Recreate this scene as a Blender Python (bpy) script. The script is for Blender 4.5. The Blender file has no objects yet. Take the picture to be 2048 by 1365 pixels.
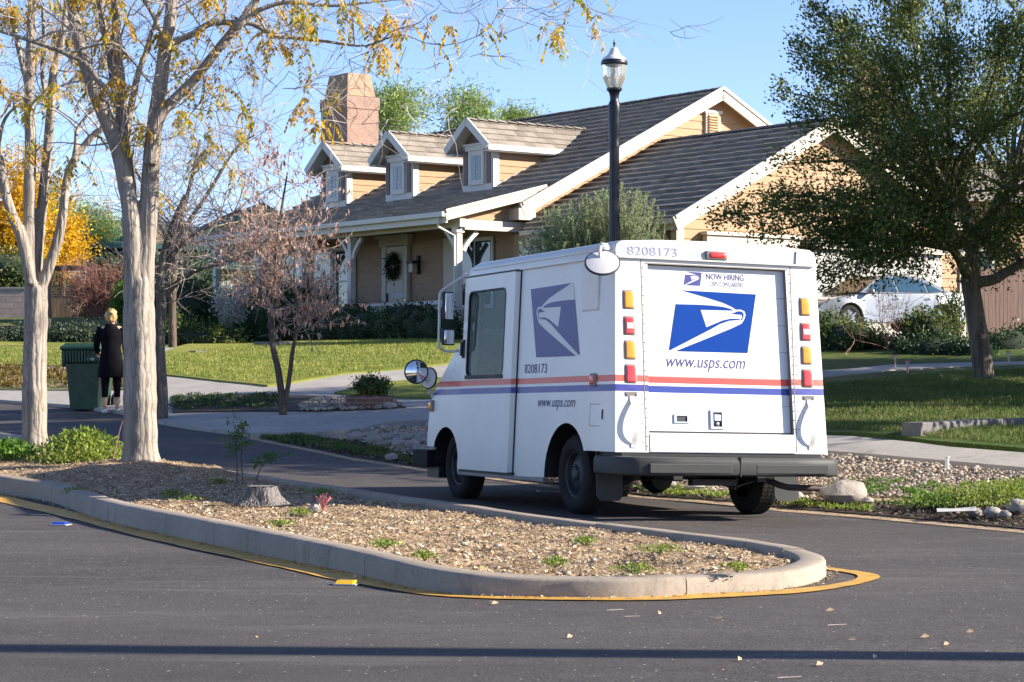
import bpy, bmesh, math, random
import numpy as np
from mathutils import Vector, Matrix
PI = math.pi
R = random.Random(7)
NR = np.random.default_rng(11)
sc = bpy.context.scene
COL = sc.collection

# ------------------------------------------------------------------ camera model
FPX, CX, CY, HOR, CAMH = 4275.0, 1024.0, 682.5, 745.0, 1.18
TH = math.atan((HOR - CY) / FPX)
def ray(px, py):
    a = (px - CX) / FPX; b = -(py - CY) / FPX
    return np.array([a, math.cos(TH) - b * math.sin(TH), math.sin(TH) + b * math.cos(TH)])
CAMP = np.array([0, 0, CAMH])
def at(px, py, d):                       # point seen at photo pixel (px,py), d metres away
    r = ray(px, py); return Vector(CAMP + r * (d / r[1]))

# ------------------------------------------------------------------ terrain (thin-plate spline through surveyed points)
TP = [(-8, 2, 0), (8, 2, 0), (-30, 2, 0), (30, 0, 0), (0, 9, 0), (-5, 11, 0), (5, 11, 0), (1.2, 11.7, 0), (.85, 17.7, .02), (2.5, 18.4, -.02),
      (-.3, 20.2, -.01), (1.4, 21, -.04), (3.85, 16.3, -.05), (2.45, 18.5, -.05), (-30, -25, 0), (30, -25, -.1),
      (-14, 14, .05), (-20, 24, .3), (14, 10, -.1), (28, 8, 0)]
def tpx(px, py, d):
    p = at(px, py, d); TP.append((p.x, p.y, p.z))
for t in [(841, 939, 23.5), (493, 874, 29.5), (240, 828, 35), (0, 806, 38), (102, 1010, 18.5), (2048, 945, 19.6), (1650, 890, 22),
          (2048, 865, 26), (1650, 768, 33), (1965, 762, 35), (1900, 742, 38), (1700, 725, 41), (1770, 668, 50), (1903, 668, 54),
          (700, 860, 31), (740, 815, 34), (563, 827, 33), (870, 758, 40), (540, 777, 38), (700, 690, 57), (870, 686, 53), (608, 683, 60.5),
          (380, 712, 48), (430, 692, 63), (0, 742, 45), (100, 700, 52), (100, 652, 65), (230, 641, 70), (0, 640, 72)]: tpx(*t)
TP += [(-3.5, 22.2, .1), (-5.5, 22.5, .17), (-60, 40, 1.2), (-40, 70, 2.8), (-40, 120, 5), (0, 120, 5), (40, 110, 5), (24, 60, 2.6), (40, 40, 2),
       (8, 58, 2.2), (14, 58, 2.3), (80, 60, 3), (-90, 100, 5), (90, 120, 6), (20, 22, .4), (30, 30, 1), (0, 66, 2.4), (-12, 74, 3.0)]
_P = np.array(TP, float)
def _U(r2): return np.where(r2 > 1e-9, r2 * np.log(np.maximum(r2, 1e-9)), 0.0)
_n = len(_P); _d2 = ((_P[:, None, :2] - _P[None, :, :2]) ** 2).sum(-1)
_A = np.zeros((_n + 3, _n + 3)); _A[:_n, :_n] = _U(_d2) + np.eye(_n) * 2.0
_A[:_n, _n] = 1; _A[:_n, _n + 1:] = _P[:, :2]; _A[_n, :_n] = 1; _A[_n + 1:, :_n] = _P[:, :2].T
_W = np.linalg.solve(_A, np.r_[_P[:, 2], 0, 0, 0])
def TZ(x, y):
    x = np.atleast_1d(np.asarray(x, float)); y = np.atleast_1d(np.asarray(y, float))
    out = np.zeros(x.size)
    for i in range(0, x.size, 20000):
        xs = x.ravel()[i:i + 20000]; ys = y.ravel()[i:i + 20000]
        d2 = (xs[:, None] - _P[None, :, 0]) ** 2 + (ys[:, None] - _P[None, :, 1]) ** 2
        out[i:i + 20000] = _U(d2) @ _W[:_n] + _W[_n] + _W[_n + 1] * xs + _W[_n + 2] * ys
    return out
def tz(x, y): return float(TZ(x, y)[0])
def G(px, py, off=0.0):                  # ground point seen at a photo pixel
    r = ray(px, py); ds = np.linspace(6, 130, 2500)
    pts = CAMP[None] + r[None] * (ds / r[1])[:, None]
    h = pts[:, 2] - TZ(pts[:, 0], pts[:, 1]) - off
    k = np.nonzero(h < 0)[0]
    k = k[0] if len(k) else len(ds) - 1
    if k > 0:
        t = h[k - 1] / (h[k - 1] - h[k] + 1e-12); p = pts[k - 1] * (1 - t) + pts[k] * t
    else: p = pts[0]
    return Vector(p)
def GP(pix, off=0.0): return [G(a, b, off).to_2d() for a, b in pix]

# ------------------------------------------------------------------ materials
def _nt(name):
    m = bpy.data.materials.new(name); m.use_nodes = True
    nt = m.node_tree; b = nt.nodes['Principled BSDF']; return m, nt, b
def setc(b, k, v):
    if k in b.inputs: b.inputs[k].default_value = v
def rgba(c): return (c[0], c[1], c[2], 1)
def ramp(nt, fac, stops, interp='LINEAR'):
    r = nt.nodes.new('ShaderNodeValToRGB'); e = r.color_ramp; e.interpolation = interp
    while len(e.elements) < len(stops): e.elements.new(0.5)
    for el, (p, c) in zip(e.elements, stops): el.position = p; el.color = rgba(c)
    nt.links.new(fac, r.inputs[0]); return r.outputs[0]
def coords(nt, scale=(1, 1, 1), kind='Object'):
    tc = nt.nodes.new('ShaderNodeTexCoord'); mp = nt.nodes.new('ShaderNodeMapping')
    mp.inputs['Scale'].default_value = scale; nt.links.new(tc.outputs[kind], mp.inputs[0]); return mp.outputs[0]
def noise(nt, vec, s, detail=4, rough=.6, dist=0):
    n = nt.nodes.new('ShaderNodeTexNoise'); n.inputs['Scale'].default_value = s; n.inputs['Detail'].default_value = detail
    n.inputs['Roughness'].default_value = rough; n.inputs['Distortion'].default_value = dist
    nt.links.new(vec, n.inputs['Vector']); return n.outputs[0]
def voro(nt, vec, s, feat='F1', out='Distance'):
    n = nt.nodes.new('ShaderNodeTexVoronoi'); n.feature = feat; n.inputs['Scale'].default_value = s
    nt.links.new(vec, n.inputs['Vector']); return n.outputs[out]
def mixc(nt, f, a, b, mode='MIX'):
    n = nt.nodes.new('ShaderNodeMix'); n.data_type = 'RGBA'; n.blend_type = mode
    if isinstance(f, (int, float)): n.inputs[0].default_value = f
    else: nt.links.new(f, n.inputs[0])
    for s, v in ((6, a), (7, b)):
        if isinstance(v, (tuple, list)): n.inputs[s].default_value = rgba(v)
        else: nt.links.new(v, n.inputs[s])
    return n.outputs[2]
def mth(nt, op, a, b=None, c=None):
    n = nt.nodes.new('ShaderNodeMath'); n.operation = op
    for i, v in enumerate((a, b, c)):
        if v is None: continue
        if isinstance(v, (int, float)): n.inputs[i].default_value = v
        else: nt.links.new(v, n.inputs[i])
    return n.outputs[0]
def bump(nt, b, h, strength=.3, dist=.01, prev=None):
    n = nt.nodes.new('ShaderNodeBump'); n.inputs['Strength'].default_value = strength; n.inputs['Distance'].default_value = dist
    nt.links.new(h, n.inputs['Height'])
    if prev: nt.links.new(prev, n.inputs['Normal'])
    nt.links.new(n.outputs[0], b.inputs['Normal']); return n.outputs[0]
def mat(name, c, rough=.6, metal=0, var=.12, vs=3.0, bs=0, bd=.003, bstr=.4, spec=.5, coat=0, stretch=(1, 1, 1), c2=None):
    m, nt, b = _nt(name); v = coords(nt, stretch)
    n = noise(nt, v, vs, 5, .65)
    c2 = c2 or tuple(x * (1 - var * 2) for x in c)
    hi = tuple(min(1, x * (1 + var)) for x in c)
    col = ramp(nt, n, [(.3, c2), (.7, hi)]); nt.links.new(col, b.inputs['Base Color'])
    setc(b, 'Roughness', rough); setc(b, 'Metallic', metal); setc(b, 'Specular IOR Level', spec); setc(b, 'Coat Weight', coat); setc(b, 'Coat Roughness', .08)
    if bs: bump(nt, b, noise(nt, v, bs, 4, .7), bstr, bd)
    return m
def leafmat(name, cols, trans=.3, rough=.55, island=True, spec=.3):
    m, nt, b = _nt(name)
    g = nt.nodes.new('ShaderNodeNewGeometry'); v = coords(nt)
    n = noise(nt, v, 1.3, 2)
    f = mth(nt, 'ADD', mth(nt, 'MULTIPLY', g.outputs['Random Per Island'], .65), mth(nt, 'MULTIPLY', mth(nt, 'SUBTRACT', n, .32), .95))
    k = len(cols); col = ramp(nt, f, [((i + .5) / k, c) for i, c in enumerate(cols)])
    nt.links.new(col, b.inputs['Base Color']); setc(b, 'Roughness', rough); setc(b, 'Specular IOR Level', spec)
    t = nt.nodes.new('ShaderNodeBsdfTranslucent'); nt.links.new(col, t.inputs[0])
    mx = nt.nodes.new('ShaderNodeMixShader'); mx.inputs[0].default_value = trans
    nt.links.new(b.outputs[0], mx.inputs[1]); nt.links.new(t.outputs[0], mx.inputs[2])
    nt.links.new(mx.outputs[0], nt.nodes['Material Output'].inputs[0]); return m
def islandmat(name, cols, rough=.8, bs=0, bd=.004):
    m, nt, b = _nt(name); g = nt.nodes.new('ShaderNodeNewGeometry')
    k = len(cols); col = ramp(nt, g.outputs['Random Per Island'], [((i + .5) / k, c) for i, c in enumerate(cols)])
    v = coords(nt); col = mixc(nt, .35, col, ramp(nt, noise(nt, v, 9, 4), [(.3, (.35, .35, .35)), (.7, (1, 1, 1))]), 'MULTIPLY')
    nt.links.new(col, b.inputs['Base Color']); setc(b, 'Roughness', rough)
    if bs: bump(nt, b, noise(nt, v, bs, 4), .5, bd)
    return m
def glassmat(name, tint=(.6, .7, .7), mixf=.5, rough=.02, dark=(.02, .03, .035)):
    m, nt, b = _nt(name)                 # tinted pane: part transparent, part glossy
    tr = nt.nodes.new('ShaderNodeBsdfTransparent'); tr.inputs[0].default_value = rgba(tint)
    setc(b, 'Base Color', rgba(dark)); setc(b, 'Roughness', rough); setc(b, 'Specular IOR Level', .6)
    fr = nt.nodes.new('ShaderNodeLayerWeight'); fr.inputs[0].default_value = .5
    f = mth(nt, 'ADD', mth(nt, 'MULTIPLY', fr.outputs['Facing'], .35), 1 - mixf)
    mx = nt.nodes.new('ShaderNodeMixShader'); nt.links.new(f, mx.inputs[0])
    nt.links.new(tr.outputs[0], mx.inputs[1]); nt.links.new(b.outputs[0], mx.inputs[2])
    nt.links.new(mx.outputs[0], nt.nodes['Material Output'].inputs[0]); return m

# ------------------------------------------------------------------ mesh building
class MB:
    def __init__(s): s.v = []; s.f = []
    def add(s, vs, fs):
        k = len(s.v); s.v += [tuple(x) for x in vs]; s.f += [tuple(i + k for i in f) for f in fs]
    def poly(s, vs): s.add(vs, [tuple(range(len(vs)))])
    def box(s, c, size, rz=0, M=None, taper=1.0):
        hx, hy, hz = [x / 2 for x in size]; vs = []
        for z in (-hz, hz):
            k = taper if z > 0 else 1
            for x, y in ((-hx, -hy), (hx, -hy), (hx, hy), (-hx, hy)): vs.append(Vector((x * k, y * k, z)))
        T = M if M is not None else Matrix.Rotation(rz, 4, 'Z')
        s.add([T @ v + Vector(c) if M is None else T @ (v + Vector(c)) for v in vs],
              [(0, 3, 2, 1), (4, 5, 6, 7), (0, 1, 5, 4), (1, 2, 6, 5), (2, 3, 7, 6), (3, 0, 4, 7)])
    def bb(s, x0, x1, y0, y1, z0, z1): s.box(((x0 + x1) / 2, (y0 + y1) / 2, (z0 + z1) / 2), (abs(x1 - x0), abs(y1 - y0), abs(z1 - z0)))
    def bar(s, p0, p1, w, h, up=(0, 0, 1)):            # box beam from p0 to p1; w across, h along up
        p0 = Vector(p0); p1 = Vector(p1); d = (p1 - p0).normalized(); up = Vector(up)
        sd = d.cross(up).normalized(); u = sd.cross(d)
        vs = [p + sd * (a * w / 2) + u * (b * h / 2) for p in (p0, p1) for a, b in ((-1, -1), (1, -1), (1, 1), (-1, 1))]
        s.add(vs, [(0, 3, 2, 1), (4, 5, 6, 7), (0, 1, 5, 4), (1, 2, 6, 5), (2, 3, 7, 6), (3, 0, 4, 7)])
    def tube(s, pts, rad, n=6, cap=True):
        pts = [Vector(p) for p in pts]; N = len(pts)
        if isinstance(rad, (int, float)): rad = [rad] * N
        ref = None; vs = []
        for i, p in enumerate(pts):
            d = (pts[min(i + 1, N - 1)] - pts[max(i - 1, 0)])
            d = d.normalized() if d.length > 1e-9 else Vector((0, 0, 1))
            if ref is None: ref = d.orthogonal().normalized()
            else:
                ref = ref - d * ref.dot(d); ref = ref.normalized() if ref.length > 1e-6 else d.orthogonal().normalized()
            b = d.cross(ref)
            for k in range(n):
                a = 2 * PI * k / n; vs.append(p + (ref * math.cos(a) + b * math.sin(a)) * rad[i])
        fs = [(i * n + k, i * n + (k + 1) % n, (i + 1) * n + (k + 1) % n, (i + 1) * n + k) for i in range(N - 1) for k in range(n)]
        if cap: fs += [tuple(range(n - 1, -1, -1)), tuple((N - 1) * n + k for k in range(n))]
        s.add(vs, fs)
    def lathe(s, prof, n=24, M=None, cap=True):        # prof [(r,z)] about z
        M = M or Matrix.Identity(4); vs = []
        for r, z in prof:
            for k in range(n):
                a = 2 * PI * k / n; vs.append(M @ Vector((r * math.cos(a), r * math.sin(a), z)))
        N = len(prof)
        fs = [(i * n + k, i * n + (k + 1) % n, (i + 1) * n + (k + 1) % n, (i + 1) * n + k) for i in range(N - 1) for k in range(n)]
        if cap:
            if prof[0][0] > 1e-6: fs.append(tuple(range(n - 1, -1, -1)))
            if prof[-1][0] > 1e-6: fs.append(tuple((N - 1) * n + k for k in range(n)))
        s.add(vs, fs)
    def prism(s, poly, O, U, V, W, t):                 # polygon in (U,V) at O, thickness t along W
        O, U, V, W = map(Vector, (O, U, V, W)); n = len(poly)
        a = [O + U * x + V * y for x, y in poly]; b = [p + W * t for p in a]
        s.add(a + b, [tuple(range(n - 1, -1, -1)), tuple(range(n, 2 * n))] + [(i, (i + 1) % n, n + (i + 1) % n, n + i) for i in range(n)])
    def rock(s, c, r, sq=(1, 1, .7), rnd=R, seg=(7, 5)):
        n, m = seg; ph = rnd.random() * 6; vs = []
        for j in range(m + 1):
            t = PI * j / m
            for k in range(n):
                a = 2 * PI * k / n + ph; q = r * (1 + rnd.uniform(-.16, .16))
                vs.append((c[0] + q * sq[0] * math.sin(t) * math.cos(a), c[1] + q * sq[1] * math.sin(t) * math.sin(a), c[2] + q * sq[2] * math.cos(t)))
        s.add(vs, [(j * n + k, (j + 1) * n + k, (j + 1) * n + (k + 1) % n, j * n + (k + 1) % n) for j in range(m) for k in range(n)])
    def build(s, name, m, parent=None, smooth=False, bevel=0, ang=35):
        me = bpy.data.meshes.new(name); me.from_pydata(s.v, [], s.f); me.validate()
        bm = bmesh.new(); bm.from_mesh(me); bmesh.ops.recalc_face_normals(bm, faces=bm.faces); bm.to_mesh(me); bm.free()
        o = bpy.data.objects.new(name, me); COL.objects.link(o)
        if m: me.materials.append(m)
        if parent: o.parent = parent
        if smooth:
            me.polygons.foreach_set('use_smooth', [True] * len(me.polygons)); me.set_sharp_from_angle(angle=math.radians(ang))
        if bevel:
            b = o.modifiers.new('bevel', 'BEVEL'); b.width = bevel; b.segments = 2; b.limit_method = 'ANGLE'; b.angle_limit = math.radians(40)
        return o
def tag(o, label=None, cat=None, group=None, kind=None):
    if label: o['label'] = label
    if cat: o['category'] = cat
    if group: o['group'] = group
    if kind: o['kind'] = kind
    return o
def empty(name, loc, label, cat, group=None, rz=0):
    o = bpy.data.objects.new(name, None); COL.objects.link(o); o.location = loc; o.rotation_euler = (0, 0, rz)
    o.empty_display_size = .1; return tag(o, label, cat, group)
def copy_thing(o, loc=None, rz=None, scale=None, label=None):
    def cp(q, par):
        c = q.copy(); COL.objects.link(c)
        if par is not None: c.parent = par
        for ch in q.children: cp(ch, c)
        return c
    c = cp(o, None)
    if loc is not None: c.location = loc
    if rz is not None: c.rotation_euler = (0, 0, rz)
    if scale: c.scale = (scale,) * 3
    if label: c['label'] = label
    return c
def quads(name, Q, m, parent=None):                    # (n,k,3) array -> one mesh of n k-gons
    n, k = Q.shape[:2]; me = bpy.data.meshes.new(name)
    me.vertices.add(n * k); me.vertices.foreach_set('co', Q.astype(np.float32).ravel())
    me.loops.add(n * k); me.loops.foreach_set('vertex_index', np.arange(n * k, dtype=np.int32))
    me.polygons.add(n); me.polygons.foreach_set('loop_start', np.arange(n, dtype=np.int32) * k)
    me.update(calc_edges=True); me.validate()
    o = bpy.data.objects.new(name, me); COL.objects.link(o); me.materials.append(m)
    if parent: o.parent = parent
    return o
def leafquads(P, size, asp=.45, up=0.0, rng=NR, dirs=None):
    n = len(P); d = rng.normal(size=(n, 3)) if dirs is None else dirs + rng.normal(size=(n, 3)) * .35
    d[:, 2] += up; d /= np.linalg.norm(d, axis=1)[:, None] + 1e-9
    e = rng.normal(size=(n, 3)); e -= d * (e * d).sum(1)[:, None]; e /= np.linalg.norm(e, axis=1)[:, None] + 1e-9
    L = (size * rng.uniform(.65, 1.35, n))[:, None]; W = L * asp
    nn = np.cross(d, e) * L * .12
    return np.stack([P, P + d * L * .45 + e * W / 2 + nn, P + d * L, P + d * L * .45 - e * W / 2 + nn], 1)
def pt_in(poly, x, y):
    x = np.asarray(x); y = np.asarray(y); c = np.zeros(x.shape, bool); n = len(poly)
    for i in range(n):
        x1, y1 = poly[i][0], poly[i][1]; x2, y2 = poly[(i + 1) % n][0], poly[(i + 1) % n][1]
        if y1 == y2: continue
        k = ((y1 > y) != (y2 > y)) & (x < (x2 - x1) * (y - y1) / (y2 - y1) + x1); c ^= k
    return c
def scatter(poly, n, rng=NR):
    xs = [p[0] for p in poly]; ys = [p[1] for p in poly]; out = []
    while len(out) < n:
        x = rng.uniform(min(xs), max(xs), n * 2); y = rng.uniform(min(ys), max(ys), n * 2)
        k = pt_in(poly, x, y); out += list(zip(x[k], y[k]))
    return np.array(out[:n])
def drape(name, poly, off, res, m, kind='structure', zf=None, skirt=.12, label=None):
    """a sheet cut to a plan polygon and laid over the terrain"""
    bm = bmesh.new(); vs = [bm.verts.new((p[0], p[1], 0)) for p in poly]; bm.faces.new(vs)
    bmesh.ops.triangulate(bm, faces=bm.faces[:])
    xs = [p[0] for p in poly]; ys = [p[1] for p in poly]
    for ax, lo, hi in ((0, min(xs), max(xs)), (1, min(ys), max(ys))):
        t = lo + res
        while t < hi:
            co = [0, 0, 0]; co[ax] = t; no = [0, 0, 0]; no[ax] = 1
            bmesh.ops.bisect_plane(bm, geom=bm.verts[:] + bm.edges[:] + bm.faces[:], plane_co=co, plane_no=no, dist=1e-5); t += res
    X = np.array([v.co[:] for v in bm.verts]); Z = TZ(X[:, 0], X[:, 1]) + off
    if zf is not None: Z = Z + zf(X[:, 0], X[:, 1])
    for v, z in zip(bm.verts, Z): v.co.z = z
    bmesh.ops.recalc_face_normals(bm, faces=bm.faces)
    if sum(f.normal.z for f in bm.faces) < 0: bmesh.ops.reverse_faces(bm, faces=bm.faces[:])
    if skirt:
        be = [e for e in bm.edges if e.is_boundary]; r = bmesh.ops.extrude_edge_only(bm, edges=be)
        for g in r['geom']:
            if isinstance(g, bmesh.types.BMVert): g.co.z -= skirt
    me = bpy.data.meshes.new(name); bm.to_mesh(me); bm.free(); me.materials.append(m)
    o = bpy.data.objects.new(name, me); COL.objects.link(o)
    return tag(o, label, None, None, kind)
def resample(pts, step):
    pts = [Vector(p) for p in pts]; out = [pts[0]]; acc = 0
    for a, b in zip(pts, pts[1:]):
        L = (b - a).length; t = step - acc
        while t <= L: out.append(a.lerp(b, t / L)); t += step
        acc = (acc + L) % step
    return out
def smoothpath(pts, k=6, closed=False):                # Catmull-Rom
    P = [Vector(p) for p in pts]; out = []; n = len(P)
    rng = range(n) if closed else range(n - 1)
    for i in rng:
        p0 = P[(i - 1) % n] if closed else P[max(i - 1, 0)]; p1 = P[i]; p2 = P[(i + 1) % n]; p3 = P[(i + 2) % n] if closed else P[min(i + 2, n - 1)]
        for j in range(k):
            t = j / k
            out.append(.5 * ((2 * p1) + (p2 - p0) * t + (2 * p0 - 5 * p1 + 4 * p2 - p3) * t * t + (3 * p1 - p0 - 3 * p2 + p3) * t ** 3))
    if not closed: out.append(P[-1])
    return out
def text_mesh(s, name, m, parent, O, U, V, w, h, shear=0, off=.002, bold=0):
    """lettering as a real thin mesh in the plane (U,V) at O, fitted to w x h"""
    cu = bpy.data.curves.new(name, 'FONT'); cu.body = s; cu.shear = shear; cu.offset = bold; cu.resolution_u = 4
    t = bpy.data.objects.new(name, cu); COL.objects.link(t)
    dg = bpy.context.evaluated_depsgraph_get(); dg.update(); me = bpy.data.meshes.new_from_object(t.evaluated_get(dg))
    bpy.data.objects.remove(t); bpy.data.curves.remove(cu)
    X = np.array([v.co[:] for v in me.vertices]); lo = X.min(0); hi = X.max(0)
    O, U, V = Vector(O), Vector(U), Vector(V); N = U.cross(V).normalized()
    for v, x in zip(me.vertices, X):
        v.co = O + U * ((x[0] - lo[0]) / (hi[0] - lo[0]) * w) + V * ((x[1] - lo[1]) / (hi[1] - lo[1]) * h) + N * off
    me.name = name; me.materials.clear(); me.materials.append(m)
    o = bpy.data.objects.new(name, me); COL.objects.link(o); o.parent = parent; return o
# ------------------------------------------------------------------ ground, road, pavement
def asphalt_mat():
    m, nt, b = _nt('asphalt'); v = coords(nt)
    big = noise(nt, coords(nt, (.45, 1.3, 1)), .5, 6, .68); fine = noise(nt, v, 85, 3, .85); mid = noise(nt, v, 7, 4, .7)
    vs = coords(nt, (.25, 1.6, 1)); streak = noise(nt, vs, 1.1, 6, .7, .6)
    c = ramp(nt, big, [(.3, (.038, .034, .034)), (.7, (.070, .062, .059))])
    c = mixc(nt, 1.0, c, ramp(nt, fine, [(.38, (.42, .42, .42)), (.5, (1, 1, 1)), (.62, (2.1, 2.05, 2.0))]), 'MULTIPLY')
    c = mixc(nt, 1.0, c, ramp(nt, mid, [(.3, (.85, .85, .86)), (.7, (1.15, 1.14, 1.12))]), 'MULTIPLY')
    c = mixc(nt, ramp(nt, streak, [(.54, (0, 0, 0)), (.74, (.42, .42, .42))]), c, (.17, .155, .145))
    sp = voro(nt, v, 28); pos = voro(nt, v, 28, out='Color'); sepx = nt.nodes.new('ShaderNodeSeparateColor'); nt.links.new(pos, sepx.inputs[0])
    rare = mth(nt, 'MULTIPLY', mth(nt, 'LESS_THAN', sp, .16), mth(nt, 'GREATER_THAN', sepx.outputs[0], .93))
    c = mixc(nt, rare, c, (.42, .40, .37))
    cr = voro(nt, coords(nt, (.55, .9, 1)), .55, 'DISTANCE_TO_EDGE'); crn = mth(nt, 'ADD', cr, mth(nt, 'MULTIPLY', mth(nt, 'SUBTRACT', noise(nt, v, 3, 5, .8), .5), .05))
    crack = mth(nt, 'MULTIPLY', mth(nt, 'LESS_THAN', mth(nt, 'ABSOLUTE', mth(nt, 'SUBTRACT', crn, .01)), .0025), mth(nt, 'GREATER_THAN', big, .53))
    c = mixc(nt, mth(nt, 'MULTIPLY', crack, .25), c, (.02, .018, .018))
    nt.links.new(c, b.inputs['Base Color']); setc(b, 'Roughness', .82); setc(b, 'Specular IOR Level', .35)
    bump(nt, b, mth(nt, 'ADD', fine, mth(nt, 'MULTIPLY', mid, .8)), .55, .006); return m
def concrete_mat(name, c=(.40, .375, .34), joints=None, scale=1.0):
    m, nt, b = _nt(name); v = coords(nt)
    col = ramp(nt, noise(nt, v, 1.2 * scale, 5, .65), [(.3, tuple(x * .82 for x in c)), (.7, tuple(x * 1.1 for x in c))])
    col = mixc(nt, 1, col, ramp(nt, noise(nt, v, 45, 3, .8), [(.3, (.82, .82, .82)), (.7, (1.1, 1.1, 1.1))]), 'MULTIPLY')
    vz = coords(nt, (1, 1, .25)); st = noise(nt, vz, 5, 5, .75)
    col = mixc(nt, ramp(nt, st, [(.54, (0, 0, 0)), (.72, (.65, .65, .65))]), col, tuple(x * .38 for x in c))
    nt.links.new(col, b.inputs['Base Color']); setc(b, 'Roughness', .85); setc(b, 'Specular IOR Level', .25)
    bump(nt, b, noise(nt, v, 60, 4, .8), .4, .004); return m
def grass_mat(name, cols):
    m, nt, b = _nt(name); v = coords(nt)
    f = mth(nt, 'ADD', mth(nt, 'MULTIPLY', noise(nt, v, .45, 5, .65), .75), mth(nt, 'MULTIPLY', noise(nt, v, 6, 4, .8), .3))
    c = ramp(nt, f, [(.36 + .1 * i, x) for i, x in enumerate(cols)])
    fn = noise(nt, v, 55, 2, .9)
    c = mixc(nt, 1, c, ramp(nt, fn, [(.3, (.45, .45, .45)), (.7, (1.35, 1.35, 1.35))]), 'MULTIPLY')
    nt.links.new(c, b.inputs['Base Color']); setc(b, 'Roughness', .75); setc(b, 'Specular IOR Level', .15)
    bump(nt, b, mth(nt, 'ADD', fn, noise(nt, v, 18, 3, .8)), 1.0, .05); return m
M = {}
M['asphalt'] = asphalt_mat()
M['conc'] = concrete_mat('concrete', (.36, .335, .30))
M['kerb'] = concrete_mat('kerb_concrete', (.31, .262, .21))
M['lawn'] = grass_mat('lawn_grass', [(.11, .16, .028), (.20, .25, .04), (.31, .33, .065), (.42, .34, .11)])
M['lawn_dark'] = grass_mat('shaded_lawn_grass', [(.065, .11, .022), (.09, .145, .028), (.13, .165, .04), (.20, .17, .065)])  # darker copy of the lawn, with the right lawn's shade in its greens
M['soil'] = mat('soil', (.40, .29, .175), .95, 0, .2, 5, bs=30, bd=.02, bstr=.8, c2=(.20, .145, .095))
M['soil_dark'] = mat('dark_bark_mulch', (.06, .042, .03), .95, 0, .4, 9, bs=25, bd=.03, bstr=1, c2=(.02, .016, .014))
M['field'] = mat('dry_ground', (.17, .15, .06), .95, 0, .3, .8, bs=8, bd=.05, bstr=.7, c2=(.06, .075, .025))
M['yellow'] = mat('yellow_road_paint', (.62, .33, .035), .6, 0, .12, 9, bs=60, bd=.002, c2=(.32, .19, .05))

# base terrain, reaching the horizon
def ground():
    xs = np.concatenate([[-1500, -700, -350, -180, -110], np.arange(-80, 81, 2.0), [110, 180, 350, 700, 1500]])
    ys = np.concatenate([[-400, -150, -60, -20], np.arange(0, 121, 2.0), [150, 220, 400, 900, 2500]])
    Xg, Yg = np.meshgrid(xs, ys); cx_ = np.clip(Xg, -85, 85); cy_ = np.clip(Yg, -25, 115)
    Z = TZ(cx_, cy_).reshape(Xg.shape) - .10
    nx = len(xs); ny = len(ys); mb = MB(); mb.v = [(a, b_, c) for a, b_, c in zip(Xg.ravel(), Yg.ravel(), Z.ravel())]
    mb.f = [(j * nx + i, j * nx + i + 1, (j + 1) * nx + i + 1, (j + 1) * nx + i) for j in range(ny - 1) for i in range(nx - 1)]
    o = mb.build('ground', M['field'], smooth=True, ang=180); tag(o, None, None, None, 'structure')
ground()
EDGE = [(2600, 1130), (2300, 1092), (2048, 1063), (1800, 1040), (1580, 1022), (1400, 1003), (1247, 989), (1050, 966), (941, 951), (841, 939), (700, 917), (600, 896), (493, 874)]
EDGE2 = [(380, 860), (310, 848), (240, 829), (150, 817), (0, 806), (-300, 797)]
edge = GP(EDGE); edge2 = GP(EDGE2)
road_poly = [Vector((-25, -12)), Vector((25, -12)), Vector((25, 9.5))] + edge + edge2 + [Vector((-30, 40)), Vector((-40, 10))]
drape('road', road_poly, 0.0, 1.0, M['asphalt'])
# planting strip between road and pavement (dark bark mulch), rocks come later
STRIP = EDGE + [(500, 873), (560, 874), (640, 872), (700, 868), (745, 860), (775, 852), (850, 862), (930, 875), (1050, 883), (1200, 890), (1400, 898), (1650, 911), (1850, 928), (2048, 947), (2300, 972), (2600, 1000)]
strip = GP(STRIP[:13], .02) + GP(STRIP[13:], .03)
drape('planting_strip', strip, .008, .5, M['soil'], skirt=.05)
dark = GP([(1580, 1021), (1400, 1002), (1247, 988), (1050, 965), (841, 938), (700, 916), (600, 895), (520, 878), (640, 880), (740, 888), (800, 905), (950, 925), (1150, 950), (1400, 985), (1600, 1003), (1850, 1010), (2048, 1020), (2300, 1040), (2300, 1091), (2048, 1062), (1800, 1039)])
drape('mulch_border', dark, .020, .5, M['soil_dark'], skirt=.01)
# pavement / driveway apron
conc = GP([(-300, 797), (0, 806), (150, 817), (240, 829), (310, 848), (380, 860), (493, 874), (560, 873), (640, 871), (700, 867), (745, 859), (775, 852), (850, 846), (960, 838), (1060, 800), (1060, 705), (900, 722), (780, 735), (600, 752), (330, 745), (330, 700), (200, 720), (0, 728), (-300, 730)])
drape('driveway_pavement', conc, .055, .8, M['conc'])
conc2 = GP([(850, 858), (930, 872), (1050, 880), (1200, 888), (1400, 896), (1650, 911), (1850, 928), (2048, 946), (2300, 971), (2600, 999), (2600, 950), (2300, 935), (2048, 916), (1900, 904), (1724, 884), (1650, 880), (1400, 870), (1200, 862), (960, 845), (860, 842)])
drape('pavement', conc2, .05, .8, M['conc'])
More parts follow.
